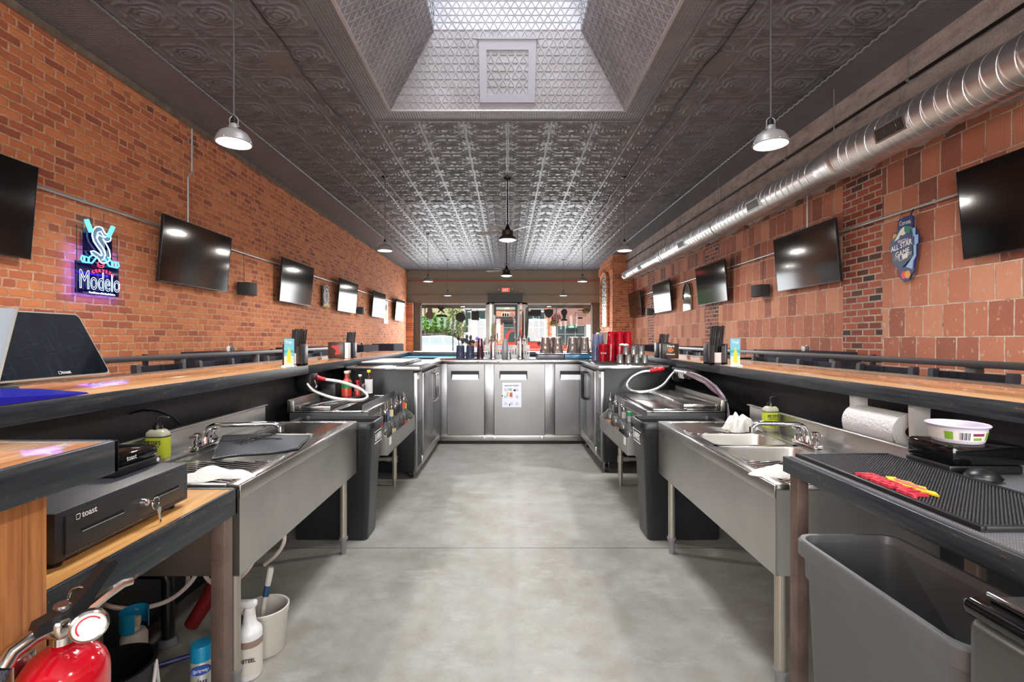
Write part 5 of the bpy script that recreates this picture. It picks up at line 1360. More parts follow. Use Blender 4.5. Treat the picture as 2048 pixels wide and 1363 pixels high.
# soda guns with braided hoses
def gun(label, P, hose, hol, end):
    q = thing('soda_gun', label, 'soda gun', tuple(P), 'soda guns'); P = Vector(P); d = Vector(end)
    u = d.normalized()
    g = MB(); g.tube([P, P+u*.03, P+u*.07, P+u*.105], [.017, .024, .022, .012], 12); g.build('head', mat('translucent_red_gun', (200, 30, 40), .15, trans=.3), q)
    g = MB()
    for k in range(5): g.sphere(P+u*(.03+.014*k)+Vector((0, 0, .018)), .008, n=8, m=5)
    g.build('buttons', mat('pale_red_buttons', (225, 120, 120), .3), q)
    g = MB(); g.tube([P-u*.035, P], [.016, .018], 12); g.build('collar', REDP, q)
    g = MB(); pts = [P-u*.035]+[Vector(p) for p in hose]
    # smooth Catmull-Rom
    sm = []
    for i in range(len(pts)-1):
        p0 = pts[max(i-1, 0)]; p1 = pts[i]; p2 = pts[i+1]; p3 = pts[min(i+2, len(pts)-1)]
        for k in range(8):
            t = k/8; sm.append(.5*((2*p1)+(p2-p0)*t+(2*p0-5*p1+4*p2-p3)*t*t+(3*p1-p0-3*p2+p3)*t**3))
    sm.append(pts[-1]); g.tube(sm, .0125, 12); g.build('hose', HOSE, q)
    return q
def m_hose():
    m, t, b = new_mat('braided_steel_hose'); x, y, z = t.obj()
    w = ((x+y+z)*2*PI/.006).f('SINE'); b.inputs['Base Color'].default_value = (.62, .62, .6, 1); b.inputs['Metallic'].default_value = .9
    b.inputs['Roughness'].default_value = .3; t.put(b.inputs['Normal'], t.bump(w, .25, .001)); return m
HOSE = m_hose()
gun('red soda gun with a looping steel hose under the left bar', (-1.475, 3.80, .985), [(-1.33, 3.84, .955), (-1.20, 3.88, .90), (-1.135, 3.88, .845), (-1.14, 3.84, .818), (-1.22, 3.80, .815), (-1.36, 3.74, .84), (-1.48, 3.68, .90), (-1.53, 3.66, .96)], None, (-1, -.12, .25))
gun('red soda gun with a looping steel hose under the right bar', (1.355, 4.46, 1.005), [(1.25, 4.46, .99), (1.155, 4.45, .945), (1.10, 4.43, .875), (1.115, 4.36, .835), (1.18, 4.30, .824), (1.29, 4.28, .84), (1.40, 4.32, .885), (1.50, 4.40, .965), (1.58, 4.45, 1.02)], None, (1, .08, .12))
for x, y, lab in ((-1.555, 3.72, 'black soda gun holster bolted under the left bar edge'), (1.62, 4.50, 'black soda gun holster bolted under the right bar edge')):
    q = thing('gun_holster', lab, 'holster', (x, y, .9), 'soda gun holsters'); sd = 1 if x > 0 else -1
    MB().box(x-.055, x+.03 if sd > 0 else x+.055, y-.06, y+.08, .90, 1.034, .008).build('cup', BLACKM, q)
    MB().tube([(x-sd*.06, y, .98), (x-sd*.075, y, .93), (x-sd*.04, y, .895), (x, y, .895)], .004, 6).build('drip_hook', CHROME, q)
q = thing('soda_manifold', 'black manifold box with white fittings under the right bar', 'valve box', (1.59, 4.25, .94))
MB().box(1.53, 1.64, 4.05, 4.40, .955, 1.034, .006).build('box', BLACK, q)
g = MB()
for k in range(5): g.cyl((1.528, 4.10+k*.06, 1.01), (1.505, 4.10+k*.06, 1.01), .011, n=10)
g.build('fitting', WHITEP, q)
for y in (4.16, 4.2, 4.24): MB().tube([(1.52, y, 1.0), (1.515, y, .975), (1.525, y, .955)], .007, 6).build('white_hook', WHITEP, q)
tub = thing('tubing_bundle', 'bundle of clear and purple drink tubes arching under the right bar', 'tubing', (1.6, 3.7, .8))
TC = [mat('clear_pvc_tube', (190, 180, 180), .2, trans=.4), mat('violet_pvc_tube', (120, 96, 120), .3), mat('brown_pvc_tube', (110, 80, 76), .3)]
for k in range(8):
    o = .012*(k % 4); p = .012*(k//4); ph = k*.9
    pts = [(1.55-p, 4.35, 1.015-o*.5), (1.54-p, 4.12, 1.020-o*.6), (1.55-p, 3.92, 1.008-o), (1.56-p, 3.76, .985-o), (1.575-p, 3.62+o, .94-o), (1.59-p, 3.53+o*1.2, .88), (1.60-p, 3.49+o*1.2, .82), (1.60-p, 3.47+o, .76), (1.6-p, 3.46+o, .6)]
    MB().tube(pts, .0065, 8).build('tube', TC[k % 3], tub)

# soap bottles
def soap(label, x, y, w, rz):
    q = thing('soap_bottle', label, 'soap bottle', (x, y, zt), 'hand soap bottles')
    body = mat('cloudy_soap_plastic', (205, 205, 175), .25, trans=.3)
    def ov(rx, ry, z, n=24): return [Vector((x+rx*math.copysign(abs(math.cos(2*PI*i/n))**.6, math.cos(2*PI*i/n)), y+ry*math.copysign(abs(math.sin(2*PI*i/n))**.6, math.sin(2*PI*i/n)), z)) for i in range(n)]
    def skin(rows, nm, m_):
        g = MB(); R = [[g.bm.verts.new(p) for p in ov(*r)] for r in rows]
        for A, B in zip(R, R[1:]):
            for i in range(len(A)): g._f([A[i], A[(i+1) % len(A)], B[(i+1) % len(B)], B[i]])
        g._f(R[0][::-1]); g._f(R[-1]); return g.build(nm, m_, q)
    a, b_ = w/2, w*.33
    skin([(a*.9, b_*.9, zt), (a, b_, zt+.006), (a, b_, zt+.115), (a*.95, b_*.95, zt+.127), (a*.7, b_*.7, zt+.138), (.016, .016, zt+.142)], 'body', body)
    lb = skin([(a*1.01, b_*1.02, zt+.022), (a*1.01, b_*1.02, zt+.108)], 'label', mat('lime_green_label', (190, 205, 50), .4))
    skin([(a*1.015, b_*1.03, zt+.108), (a*1.015, b_*1.03, zt+.113)], 'label_band', mat('navy_print', (34, 38, 70), .4))
    lettering("MEYER'S", BLACK, lb, (x, y-b_*1.04, zt+.088), (1, 0, 0), (0, 0, 1), w=w*.72, h=.018)
    lettering('CLEAN DAY', BLACK, lb, (x, y-b_*1.04, zt+.072), (1, 0, 0), (0, 0, 1), w=w*.6, h=.006)
    lettering('SOAP', BLACK, lb, (x, y-b_*1.04, zt+.034), (1, 0, 0), (0, 0, 1), w=w*.4, h=.010)
    g = MB(); g.cyl((x, y, zt+.140), (x, y, zt+.158), .019, .017, 18); g.cyl((x, y, zt+.158), (x, y, zt+.166), .010, n=12); g.cyl((x, y, zt+.166), (x, y, zt+.185), .0045, n=10)
    g.cyl((x, y, zt+.183), (x, y, zt+.192), .009, n=12); c_, s_ = math.cos(rz), math.sin(rz)
    g.tube([(x, y, zt+.189), (x+.022*c_, y+.022*s_, zt+.191), (x+.042*c_, y+.042*s_, zt+.186)], [.006, .005, .0035], 8); g.build('pump', BLACK, q)
soap('green-labelled soap pump on the left sink behind the cash drawer', -1.478, 2.03, .088, .25)
soap('green-labelled soap pump on the right sink beside the towel', 1.49, 2.72, .084, .1)

# bar towels
def rag(label, c, sx, sy, sz_, seed, matl=CLOTH, name='bar_towel', lift=0):
    rnd = random.Random(seed); ph = [rnd.uniform(0, 6.28) for _ in range(8)]
    g = MB(); c = Vector(c)
    def fn(a, b_):
        th = a*2*PI; r = b_
        rad = 1+.22*math.sin(th*3+ph[0])+.13*math.sin(th*5+ph[1])
        x = math.cos(th)*r*rad*sx; y = math.sin(th)*r*rad*sy
        h = (1-r**3)*(.78+.17*math.sin(x/sx*4+ph[2]+y/sy*2)+.15*math.sin(y/sy*5+ph[3])+.16*abs(math.sin((x/sx-y/sy)*5+ph[4]))+.10*math.sin(x/sx*13+ph[5]+2*math.sin(y/sy*5)))
        return c+Vector((x, y, max(0.002, h*sz_+.003)))
    g.grid(fn, 72, 26)
    g.grid(lambda a, b_: fn(a, 1)+Vector((0, 0, -.0015*(1-b_))) if b_ > .5 else c+(fn(a, 1)-c)*b_*1.0+Vector((0, 0, -.001)), 72, 4)
    return single(name, g, matl, label, 'towel', 'bar towels' if name == 'bar_towel' else None, angle=80, doubles=True)
rag('white towel spread on the near drainboard of the left sink', (-1.12, 1.84, zt-.004), .13, .085, .022, 3)
rag('crumpled white towel heaped on the right sink by the soap', (1.335, 2.76, zt-.004), .095, .075, .085, 8)
rag('small white napkin on the near drainboard of the right sink', (1.06, 1.86, zt-.004), .10, .075, .028, 5)

# rubber mat and tongs across the left basins
A_, B_, C_, D_ = Vector((-1.255, 2.045, .790)), Vector((-.985, 2.255, .786)), Vector((-1.055, 2.56, .786)), Vector((-1.42, 2.43, .795))
A_, B_, C_, D_ = [Vector(p) for p in ((-1.265, 2.06, .783), (-.985, 2.25, .782), (-1.055, 2.56, .784), (-1.44, 2.43, .81))]
def matf(a, b_):
    p = (A_*(1-a)+B_*a)*(1-b_)+(D_*(1-a)+C_*a)*b_
    p.z += .016*math.sin(PI*a)*math.sin(PI*b_)+.004*math.sin(a*7+b_*5); return p
q = thing('rubber_mat', 'black open-weave rubber mat sagging across the left sink basins', 'mat', tuple((A_+C_)/2))
g = MB(); nu, nv = 17, 22; t_ = .0034
for i in range(nu+1): g.tube([matf(i/nu, j/24) for j in range(25)], t_, 4)
for j in range(nv+1): g.tube([matf(i/24, j/nv)+Vector((0, 0, .002)) for i in range(25)], t_*1.25, 4)
g.build('weave', RUBBER, q)
g = MB(); bord = [matf(i/12, 0) for i in range(12)]+[matf(1, i/12) for i in range(12)]+[matf(1-i/12, 1) for i in range(12)]+[matf(0, 1-i/12) for i in range(12)]
g.tube(bord, .006, 8, closed=True); g.build('border', RUBBER, q)
q = thing('tongs', 'slim silver tongs lying on the rubber mat in the left sink', 'tongs', tuple(matf(.4, .5)))
for s_ in (-1, 1):
    g = MB(); p0 = matf(.2, .42)+Vector((0, 0, .014)); p1 = matf(.62, .8)+Vector((0, 0, .014)); dd = Vector((p1.y-p0.y, -(p1.x-p0.x), 0)).normalized()
    g.tube([p0+dd*s_*.020, (p0*2+p1)/3+dd*s_*.018, (p0+p1*2)/3+dd*s_*.010, p1+dd*s_*.002], [.004, .0035, .003, .004], 6); g.build('arm', CHROME, q)

# bar-top holders
def caddy(name, label, x, y, rz=0, straws=True, n=60, panel=None, h=.16, sh=.27, body=None):
    """black bar caddy: two walls with a napkin slot, and a bin of straws behind"""
    z = BZ+.003; q = thing(name, label, 'bar caddy', (x, y, z), 'caddies on the bar tops')
    g = MB(); g.box(x-.075, x-.055, y-.05, y+.05, z, z+h, .002); g.box(x+.055, x+.075, y-.05, y+.05, z, z+h, .002); g.box(x-.075, x+.075, y-.05, y+.05, z, z+.012)
    g.box(x-.055, x+.055, y+.044, y+.05, z, z+h); g.box(x-.055, x-.028, y-.05, y-.044, z, z+h*.9); g.box(x+.028, x+.055, y-.05, y-.044, z, z+h*.9)
    g.build('walls', body or mat('black_caddy_plastic', (40, 42, 48), .3), q)
    g = MB(); g.box(x-.05, x+.05, y-.04, y-.008, z+.012, z+.09); g.build('napkin_stack', PAPER if panel is None else panel, q)
    if straws:
        g = MB(); rnd = random.Random(int(x*100))
        for k in range(n):
            a = x-.045+.09*rnd.random(); b_ = y+.0+.036*rnd.random(); ln = rnd.uniform(-.012, .02)
            g.tube([(a, b_, z+.02), (a+ln+.022, b_+.004, z+sh+rnd.uniform(-.012, .006))], .0032, 5)
        s = g.build('drinking_straws', BLACK, None); s.location = s.location
        tag(s, 'black drinking straws fanned out of the '+label[:44].split(' with')[0].split(',')[0], 'straws', 'straws in the bar caddies', 'stuff')
    q.rotation_euler = (0, 0, rz); return q
caddy('bar_caddy', 'black caddy on the left bar near the beach advert', -1.60, 3.62)
caddy('bar_caddy', 'black caddy on the left bar near the red emblem box', -1.66, 5.0, n=48)
caddy('bar_caddy', 'black caddy on the right bar next to the beach advert', 1.645, 3.80, sh=.30, n=64)
caddy('bar_caddy', 'black caddy on the right bar behind the orange emblem box', 1.665, 5.15, n=50, sh=.25)
def placard(label, x, y, rz):
    z = BZ+.003; q = thing('advert_stand', label, 'advert stand', (x, y, z), 'beach adverts in table stands')
    w, h = .034, .20
    g = MB(); g.prism([(-.03, 0), (.03, 0), (.012, .012), (-.012, .012)], (x-w-.01, y, z), (0, 1, 0), (0, 0, 1), -(2*w+.02)); g.build('foot', WHITEP, q)
    MB().box(x-w, x+w, y-.004, y+.004, z+.01, z+h).build('card', mat('beach_sky_print', (110, 190, 215), .3), q)
    g = MB(); g.box(x-w, x+w, y-.0052, y-.0042, z+.012, z+.075); g.build('sand_print', mat('beach_sand_print', (225, 215, 190), .4), q)
    g = MB(); g.box(x-w, x+w, y-.0052, y-.0042, z+.10, z+.118); g.build('sea_print', mat('beach_sea_print', (40, 165, 175), .4), q)
    g = MB(); g.prism([(-.012, .03), (.014, .03), (.014, .105), (.005, .12), (.004, .135), (-.003, .135), (-.004, .12), (-.012, .105)], (x, y-.0055, z), (1, 0, 0), (0, 0, 1), .001); g.build('bottle_print', mat('beer_yellow_print', (225, 205, 60), .35), q)
    lettering('Truly', WHITE, q, (x, y-.0055, z+.172), (1, 0, 0), (0, 0, 1), w=.05, h=.026, shear=.2, weight=.01)
    q.rotation_euler = (0, 0, rz)
placard('beach drink advert card on the left bar edge', -1.555, 3.42, 0)
placard('beach drink advert card on the right bar edge', 1.64, 3.46, 0)
def flagbox(label, x, y, w, h, col, nm='condiment_box'):
    z = BZ+.003; q = thing(nm, label, 'caddy box', (x, y, z), 'printed boxes on the bar tops')
    MB().box(x-w, x+w, y-.05, y+.05, z, z+h, .003).build('body', mat('dark_brown_print_'+nm, col, .3), q); return q, z
q, z = flagbox('dark brown box with a red emblem on the left bar', -1.72, 4.86, .08, .165, (46, 32, 28))
EM = [(-.05, .03), (-.03, .045), (0, .04), (.02, .05), (.045, .045), (.03, .03), (.015, .02), (.035, .0), (.045, -.025), (.03, -.05), (.01, -.045), (.0, -.06), (-.01, -.035), (.008, -.02), (-.005, 0), (-.02, .015)]
MB().prism(EM, (-1.72, 4.809, z+.09), (1, 0, 0), (0, 0, 1), .002).build('emblem', mat('print_red', (165, 40, 40)), q)
MB().box(-1.635, -1.60, 4.82, 4.90, z, z+.16, .002).build('side_card', WHITEP, q)
q, z = flagbox("black and brown handmade vodka box with an orange emblem on the right bar", 1.635, 4.86, .082, .15, (38, 30, 26), 'vodka_box')
lettering("Tito's", WHITE, q, (1.635, 4.8085, z+.125), (1, 0, 0), (0, 0, 1), w=.075, h=.022, shear=.3, weight=.01)
lettering('Handmade', WHITE, q, (1.635, 4.8085, z+.045), (1, 0, 0), (0, 0, 1), w=.085, h=.014, shear=.2)
g = MB(); g.prism([(.03*math.cos(2*PI*i/20), .02*math.sin(2*PI*i/20)) for i in range(20)], (1.635, 4.8085, z+.085), (1, 0, 0), (0, 0, 1), .001); g.build('emblem', mat('copper_print', (200, 110, 50), .4), q)
g = MB(); g.tube([(1.635+.0+.014*s_+.010*math.cos(t), 4.807, z+.085+.012*math.sin(t)) for s_ in (-1, 1) for t in [2*PI*i/10 for i in range(11)]], .0012, 4); g.build('emblem_line', mat('dark_copper_print', (90, 44, 20), .4), q)
MB().box(1.505, 1.55, 4.88, 4.94, z-.0, z+.15, .003).build('side_card', mat('silver_card', (150, 150, 150), .25, .4), q) if False else None
q = thing('shaker_set', 'silver and clear jars between the rocks glasses and the orange emblem box', 'jars', (1.525+.10, 5.05, BZ))
for k, x in enumerate((1.615,)): MB().box(x-.012, x+.03, 5.10, 5.14, BZ+.003, BZ+.14, .003).build('jar', GLASS, q)
for x, y, lab in ((-1.50, 1.0, ''),): pass

# black and white things on the coolers --------------------------------------------------
cz = 1.045
q = thing('condiment_tray', 'black tray of fruit bins with white lids on the left cooler', 'tray', (-1.2, 5.0, cz))
MB().box(-1.45, -.98, 4.62, 5.5, cz+.001, cz+.022, .004).build('tray', BLACK, q)
for k in range(6):
    l = MB().box(-1.42, -1.01, 4.66+k*.14, 4.77+k*.14, cz+.022, cz+.032, .004).build('bin_lid', mat('clear_white_lid', (215, 220, 225), .15), q)
g = MB(); g.box(-1.45, -.60, 6.62, 6.98, .9, 1.048, .004)
q = thing('liner_shelf', 'low shelf with a teal mesh liner behind the keg cooler', 'shelf', (0, 6.95, 0))
MB().box(-1.49, 1.55, 6.67, 7.27, .0, 1.035).build('body', BLACKPLY, q); MB().box(-1.49, -.55, 6.68, 7.25, 1.035, 1.040).build('mesh_liner', TEAL, q); MB().box(.55, 1.5, 6.68, 7.25, 1.035, 1.040).build('mesh_liner', TEAL, q)

# tap towers
def tower(label, x, handles, y=6.2):
    q = thing('beer_tower', label, 'beer tap tower', (x, y, cz), 'chrome beer tap towers')
    g = MB(); g.lathe([(0, 0), (.055, 0), (.055, .008), (.039, .012), (.039, .275), (.036, .29), (.0, .295)], (x, y, cz), 32); g.build('column', CHROME, q)
    for k, (dx, dz, hm, hh, lean, wd) in enumerate(handles):
        f = MB(); f.tube([(x+dx*.3, y-.035, cz+.235), (x+dx*.7, y-.07, cz+.235), (x+dx, y-.085, cz+.225), (x+dx, y-.09, cz+.19)], [.009, .011, .009, .007], 8)
        f.cyl((x+dx, y-.075, cz+.235), (x+dx, y-.075, cz+.262), .009, n=10); fb = f.build('faucet', CHROME, q)
        h = MB(); b0 = Vector((x+dx, y-.075, cz+.26)); t0 = b0+Vector((lean, 0, hh))
        h.tube([b0, b0+(t0-b0)*.12, b0+(t0-b0)*.5, b0+(t0-b0)*.92, t0], [wd*.35, wd*.8, wd, wd*.8, wd*.4], 10); h.build('tap_handle', hm, fb)
SIL = mat('silver_handle', (170, 172, 176), .2, .8); PRT = mat('floral_print_handle', (120, 125, 90), .5, var=.5); PINK = mat('pink_print_handle', (190, 120, 125), .4, var=.2)
tower('left chrome beer tower on the keg cooler', -.185, [(-.055, 0, mat('grey_print_handle', (175, 175, 172), .4, var=.15), .12, 0, .010), (0, 0, PRT, .20, .0, .022), (.055, 0, BLACK, .07, 0, .009)])
tower('right chrome beer tower on the keg cooler', .165, [(-.06, 0, SIL, .33, -.035, .012), (-.02, 0, SIL, .32, .025, .013), (.03, 0, mat('dark_tap_handle', (52, 38, 40), .3), .35, 0, .016), (.075, 0, mat('black_carved_handle', (40, 38, 36), .4, var=.6), .40, .012, .024)])
h = thing('tap_handle', 'spare pink and grey tap handle standing by the left tower', 'tap handle', (-.175, 6.3, cz+.3)); 
MB().tube([(-.175, 6.25, cz+.30), (-.175, 6.25, cz+.36), (-.175, 6.25, cz+.44)], [.024, .028, .02], 10).build('grip', PINK, h)
MB().tube([(-.175, 6.25, cz+.445), (-.175, 6.25, cz+.50), (-.175, 6.25, cz+.56)], [.014, .024, .018], 10).build('top', mat('grey_print_handle', (175, 175, 172)), h)
q = thing('slotted_tray', 'white slotted plastic tray standing behind the beer towers', 'tray', (.0, 6.36, cz))
g = MB(); a0, a1 = -.305, .295; zz0, zz1 = cz+.002, cz+.172
def vbar(u0, u1, w0, w1): g.box(u0, u1, 6.36, 6.372, w0, w1)
vbar(a0, a1, zz0, zz0+.045); vbar(a0, a1, zz1-.05, zz1)
for k in range(19): xx = a0+(a1-a0-.02)*k/18; vbar(xx, xx+.018, zz0+.045, zz1-.05)
g.build('slotted_wall', WHITEP, q)
q = thing('frosted_carafe', 'frosted grey tumbler stack standing between the two towers', 'tumbler stack', (-.03, 6.1, cz))
MB().lathe([(0, 0), (.042, 0), (.046, .01), (.036, .20), (.025, .25), (0, .255)], (-.03, 6.1, cz), 24).build('stack', FROST, q)
q = thing('rocks_glass', 'single upturned rocks glass in front of the frosted stack', 'glass', (.015, 5.98, cz))
MB().lathe([(0, .09), (.024, .09), (.033, 0), (.031, 0), (.022, .075), (0, .078)], (.015, 5.98, cz), 20).build('glass', GLASS, q)
q = thing('shaker_stack', 'purple-brown stack of shaker tins at the left of the towers', 'shaker stack', (-.345, 6.08, cz))
PUR = mat('purple_bronze_tin', (96, 70, 84), .12, .8)
for k in range(5): MB().lathe([(.043, 0), (.044, .004), (.030, .16), (.027, .162), (0, .162)], (-.345, 6.08, cz+.002+.024*k), 24).build('tin', PUR, q)
MB().lathe([(0, 0), (.018, 0), (.02, .02), (.008, .04), (0, .042)], (-.385, 6.06, cz+.24), 14).build('stopper', mat('violet_plastic', (110, 70, 190), .3), q)  # plain violet stopper, no emission
for k, (x, lab, n_) in enumerate(((-.60, 'left glass jar of dark bar tools on the keg cooler', 4), (-.475, 'right glass jar of dark bar tools on the keg cooler', 6))):
    q = thing('utensil_jar', lab, 'utensil jar', (x, 6.12, cz), 'jars of bar tools')
    MB().lathe([(0, .004), (.052, 0), (.056, .01), (.050, .16), (.054, .17), (.047, .165), (.049, .012), (0, .012)], (x, 6.12, cz), 24).build('jar', mat('smoky_glass', (110, 115, 150), .08, trans=.7), q)
    rnd = random.Random(k+3)
    for j in range(n_):
        g = MB(); a = rnd.uniform(-.03, .03); b_ = rnd.uniform(-.03, .03); ln = rnd.uniform(-.035, .035); hh = rnd.uniform(.20, .29)
        p0 = Vector((x+a, 6.12+b_, cz+.02)); p1 = Vector((x+a+ln, 6.12+b_, cz+hh)); g.tube([p0, p1], .004, 6); g.sphere(p1, .018, .01, .024, 10, 8); g.build('bar_tool', BLACK, q)
g = MB(); g.box(-.85, -.36, 5.95, 6.3, cz+.001, cz+.008, .002); single('bar_mat', g, RUBBER, 'black rubber mat under the jars of bar tools', 'mat', 'rubber bar mats')
# glass pitchers upside down in racks
PITG = m_thin('pitcher_glass', (238, 232, 228), .28, (205, 192, 186))
def pitcher():
    q = thing('beer_pitcher', '', 'pitcher', (0, 0, 0))
    MB().lathe([(.072, 0), (.074, .004), (.060, .10), (.050, .19), (.052, .205), (0, .208), (0, .195), (.045, .192), (.056, .10), (.069, 0)], n=28).build('glass', PITG, q)
    MB().tube([(.052, 0, .17), (.085, 0, .16), (.095, 0, .10), (.08, 0, .05), (.066, 0, .035)], .008, 8).build('pitcher_handle', PITG, q)
    return q
pp_ = pitcher()
pl_ = [(.485, 6.15, 0.4, 'first upturned pitcher right of the towers'), (.64, 6.15, -.5, 'second upturned pitcher right of the towers'), (.83, 6.15, .3, 'third upturned pitcher, over the blue rack'), (.985, 6.15, -.3, 'upturned pitcher closest to the red cups'),
       (.56, 6.36, 1.2, 'upturned pitcher in the back row over the grey rack'), (.90, 6.36, 2.2, 'upturned pitcher in the back row over the blue rack')]
for i, (x, y, rz, lab) in enumerate(pl_):
    o = pp_ if i == 0 else dup(pp_, (0, 0, 0)); o.location = (x, y, cz+.07); o.rotation_euler = (0, 0, rz); o['label'] = lab; o['group'] = 'upturned glass pitchers'
for a, b_, m_, lab in ((.38, .71, mat('smoke_grey_rack', (110, 108, 122), .2, trans=.3), 'smoky grey glass rack under the pitchers'), (.72, 1.03, mat('blue_rack', (60, 120, 160), .2, trans=.3), 'blue glass rack under the pitchers')):
    q = thing('glass_rack', lab, 'glass rack', ((a+b_)/2, 6.2, cz), 'glass racks')
    g = MB(); g.box(a, b_, 6.0, 6.5, cz+.001, cz+.01); g.box(a, b_, 6.0, 6.01, cz, cz+.065, .003); g.box(a, b_, 6.49, 6.5, cz, cz+.065, .003); g.box(a, a+.01, 6.01, 6.49, cz, cz+.065); g.box(b_-.01, b_, 6.01, 6.49, cz, cz+.065)
    g.box(a, b_, 6.0, 6.5, cz+.055, cz+.067); g.build('rack', m_, q)
# stacks of plastic cups on the right cooler
def cupstack(label, x, y, n, m_, h0=.15, r=.047, step=.022, logo=False, up=False):
    q = thing('cup_stack', label, 'cup stack', (x, y, cz), 'stacks of plastic cups')
    for k in range(n):
        MB().lathe([(r, 0), (r+.004, .001), (r+.004, .005), (r+.001, .007), (r*.72, h0), (r*.70, h0+.002), (0, h0+.002)], (x, y, cz+.003+step*k), 22).build('cup', m_, q)
    return q
for i, (x, y) in enumerate(((1.165, 5.42), (1.27, 5.45), (1.375, 5.48), (1.22, 5.53), (1.33, 5.56))):
    cupstack(('front left', 'front middle', 'front right', 'back left', 'back right')[i]+' tall stack of red plastic cups', x, y, 9, REDCUP, .155)
for i, (x, y) in enumerate(((1.03, 5.62), (1.10, 5.70))):
    cupstack(('left', 'right')[i]+' tall stack of clear bluish cups behind the red cup', x, y, 8, CLEARP, .15, .045)
q = thing('red_cup', 'single red cup with a white logo in front of the cup stacks', 'cup', (1.06, 5.35, cz))
MB().lathe([(0, .006), (.041, 0), (.043, .03), (.046, .195), (.044, .195), (.040, .03), (0, .03)], (1.06, 5.35, cz), 24).build('cup', REDCUP, q)
g = MB(); g.tube([(1.06-.03+.006*k, 5.302-.0005*abs(5-k), cz+.095+.012*(-1)**k*(1-.05*k)) for k in range(11)], .0028, 5); g.build('logo', WHITE, q)
g = MB(); g.box(.93, 1.5, 4.72, 5.75, cz+.0005, cz+.006, .002); single('bar_mat', g, RUBBER, 'thin black mat under the cups on the right cooler', 'mat', 'rubber bar mats')
# rocks glasses
gl = thing('rocks_glass', '', 'glass', (0, 0, 0)); MB().lathe([(0, .085), (.028, .085), (.030, .08), (.0365, 0), (.034, 0), (.027, .066), (0, .070)], n=18).build('glass', GLASS, gl)
first = True; idx = 0
for r_ in range(3):
    for c_ in range(4):
        x = 1.16+.085*c_+.02*r_; y = 4.95+.085*r_
        o = gl if first else dup(gl, (0, 0, 0)); first = False
        o.location = (x, y, cz+.006); o['group'] = 'upturned rocks glasses on the right cooler'
        o['label'] = 'upturned rocks glass in the lower layer, %s row, %s' % (('front', 'middle', 'back')[r_], ('against the red cup', 'second along', 'third along', 'beside the right bar')[c_])
for c_ in range(3):
    o = dup(gl, (1.24+.08*c_, 5.03, cz+.093)); o['label'] = 'upturned rocks glass in the upper layer, '+('left', 'middle', 'right')[c_]+' of the pile'
g = MB(); rnd = random.Random(2)
for k in range(16): g.sphere((1.22+rnd.uniform(-.035, .035), 5.03+rnd.uniform(-.03, .03), cz+.186+rnd.uniform(0, .012)), .016, .012, .008, 7, 5)
tag(g.build('candies', mat('pale_wrapped_sweets', (225, 230, 205), .5), None), 'pale wrapped sweets heaped on the rocks glasses', 'sweets', None, 'stuff')

# ---- right near counter -------------------------------------------------------------
rc = thing('work_counter', 'steel-edged counter at the right front carrying the rubber bar mats', 'counter', (1.3, 1.1, 0)); cz2 = .90
MB().box(.952, 1.63, -.3, 1.628, cz2-.045, cz2-.004).build('counter_top', BLACKPLY, rc)
g = MB(); g.box(.94, .952, -.3, 1.64, cz2-.052, cz2, .002); g.box(.952, 1.63, 1.628, 1.64, cz2-.052, cz2, .002); g.build('steel_edge', DSTEEL, rc)
for x, y in ((.972, 1.60), (1.56, 1.60), (.972, -.1)): MB().box(x-.018, x+.018, y-.022, y+.022, 0, cz2-.045, .002).build('leg', RUST, rc)
def m_perf(name, base, hi, pitch, rough=.4, flat=False):
    m, t, b = new_mat(name); x, y, z = t.pos()
    a = (x/pitch-(x/pitch).f('FLOOR')-.5); c = (y/pitch-(y/pitch).f('FLOOR')-.5); r = (a*a+c*c).f('SQRT')
    t.put(b.inputs['Base Color'], t.mix(r.ss(.36, .30), base, hi)); b.inputs['Roughness'].default_value = rough
    t.put(b.inputs['Normal'], t.bump(r.ss(.42, .2), .8, .004)); return m
MB().box(.955, 1.62, -.28, 1.622, cz2-.003, cz2+.003).build('mesh_liner', m_perf('grey_mesh_liner', lin(118, 118, 122), lin(40, 40, 42), .0062, .6), rc)
bm_ = thing('bar_mat', 'black rubber spill mat with red lettering on the right front counter', 'mat', (1.13, 1.3, cz2), 'rubber bar mats')
mx0, mx1, my0, my1, mz = .972, 1.292, .985, 1.622, cz2+.003
MB().box(mx0, mx1, my0, my1, mz, mz+.003, .001).build('base', RUBBER, bm_)
g = MB(); g.box(mx0, mx0+.012, my0, my1, mz, mz+.012, .002); g.box(mx1-.012, mx1, my0, my1, mz, mz+.012, .002); g.box(mx0+.012, mx1-.012, my0, my0+.012, mz, mz+.012, .002); g.box(mx0+.012, mx1-.012, my1-.012, my1, mz, mz+.012, .002); g.build('raised_border', RUBBER, bm_)
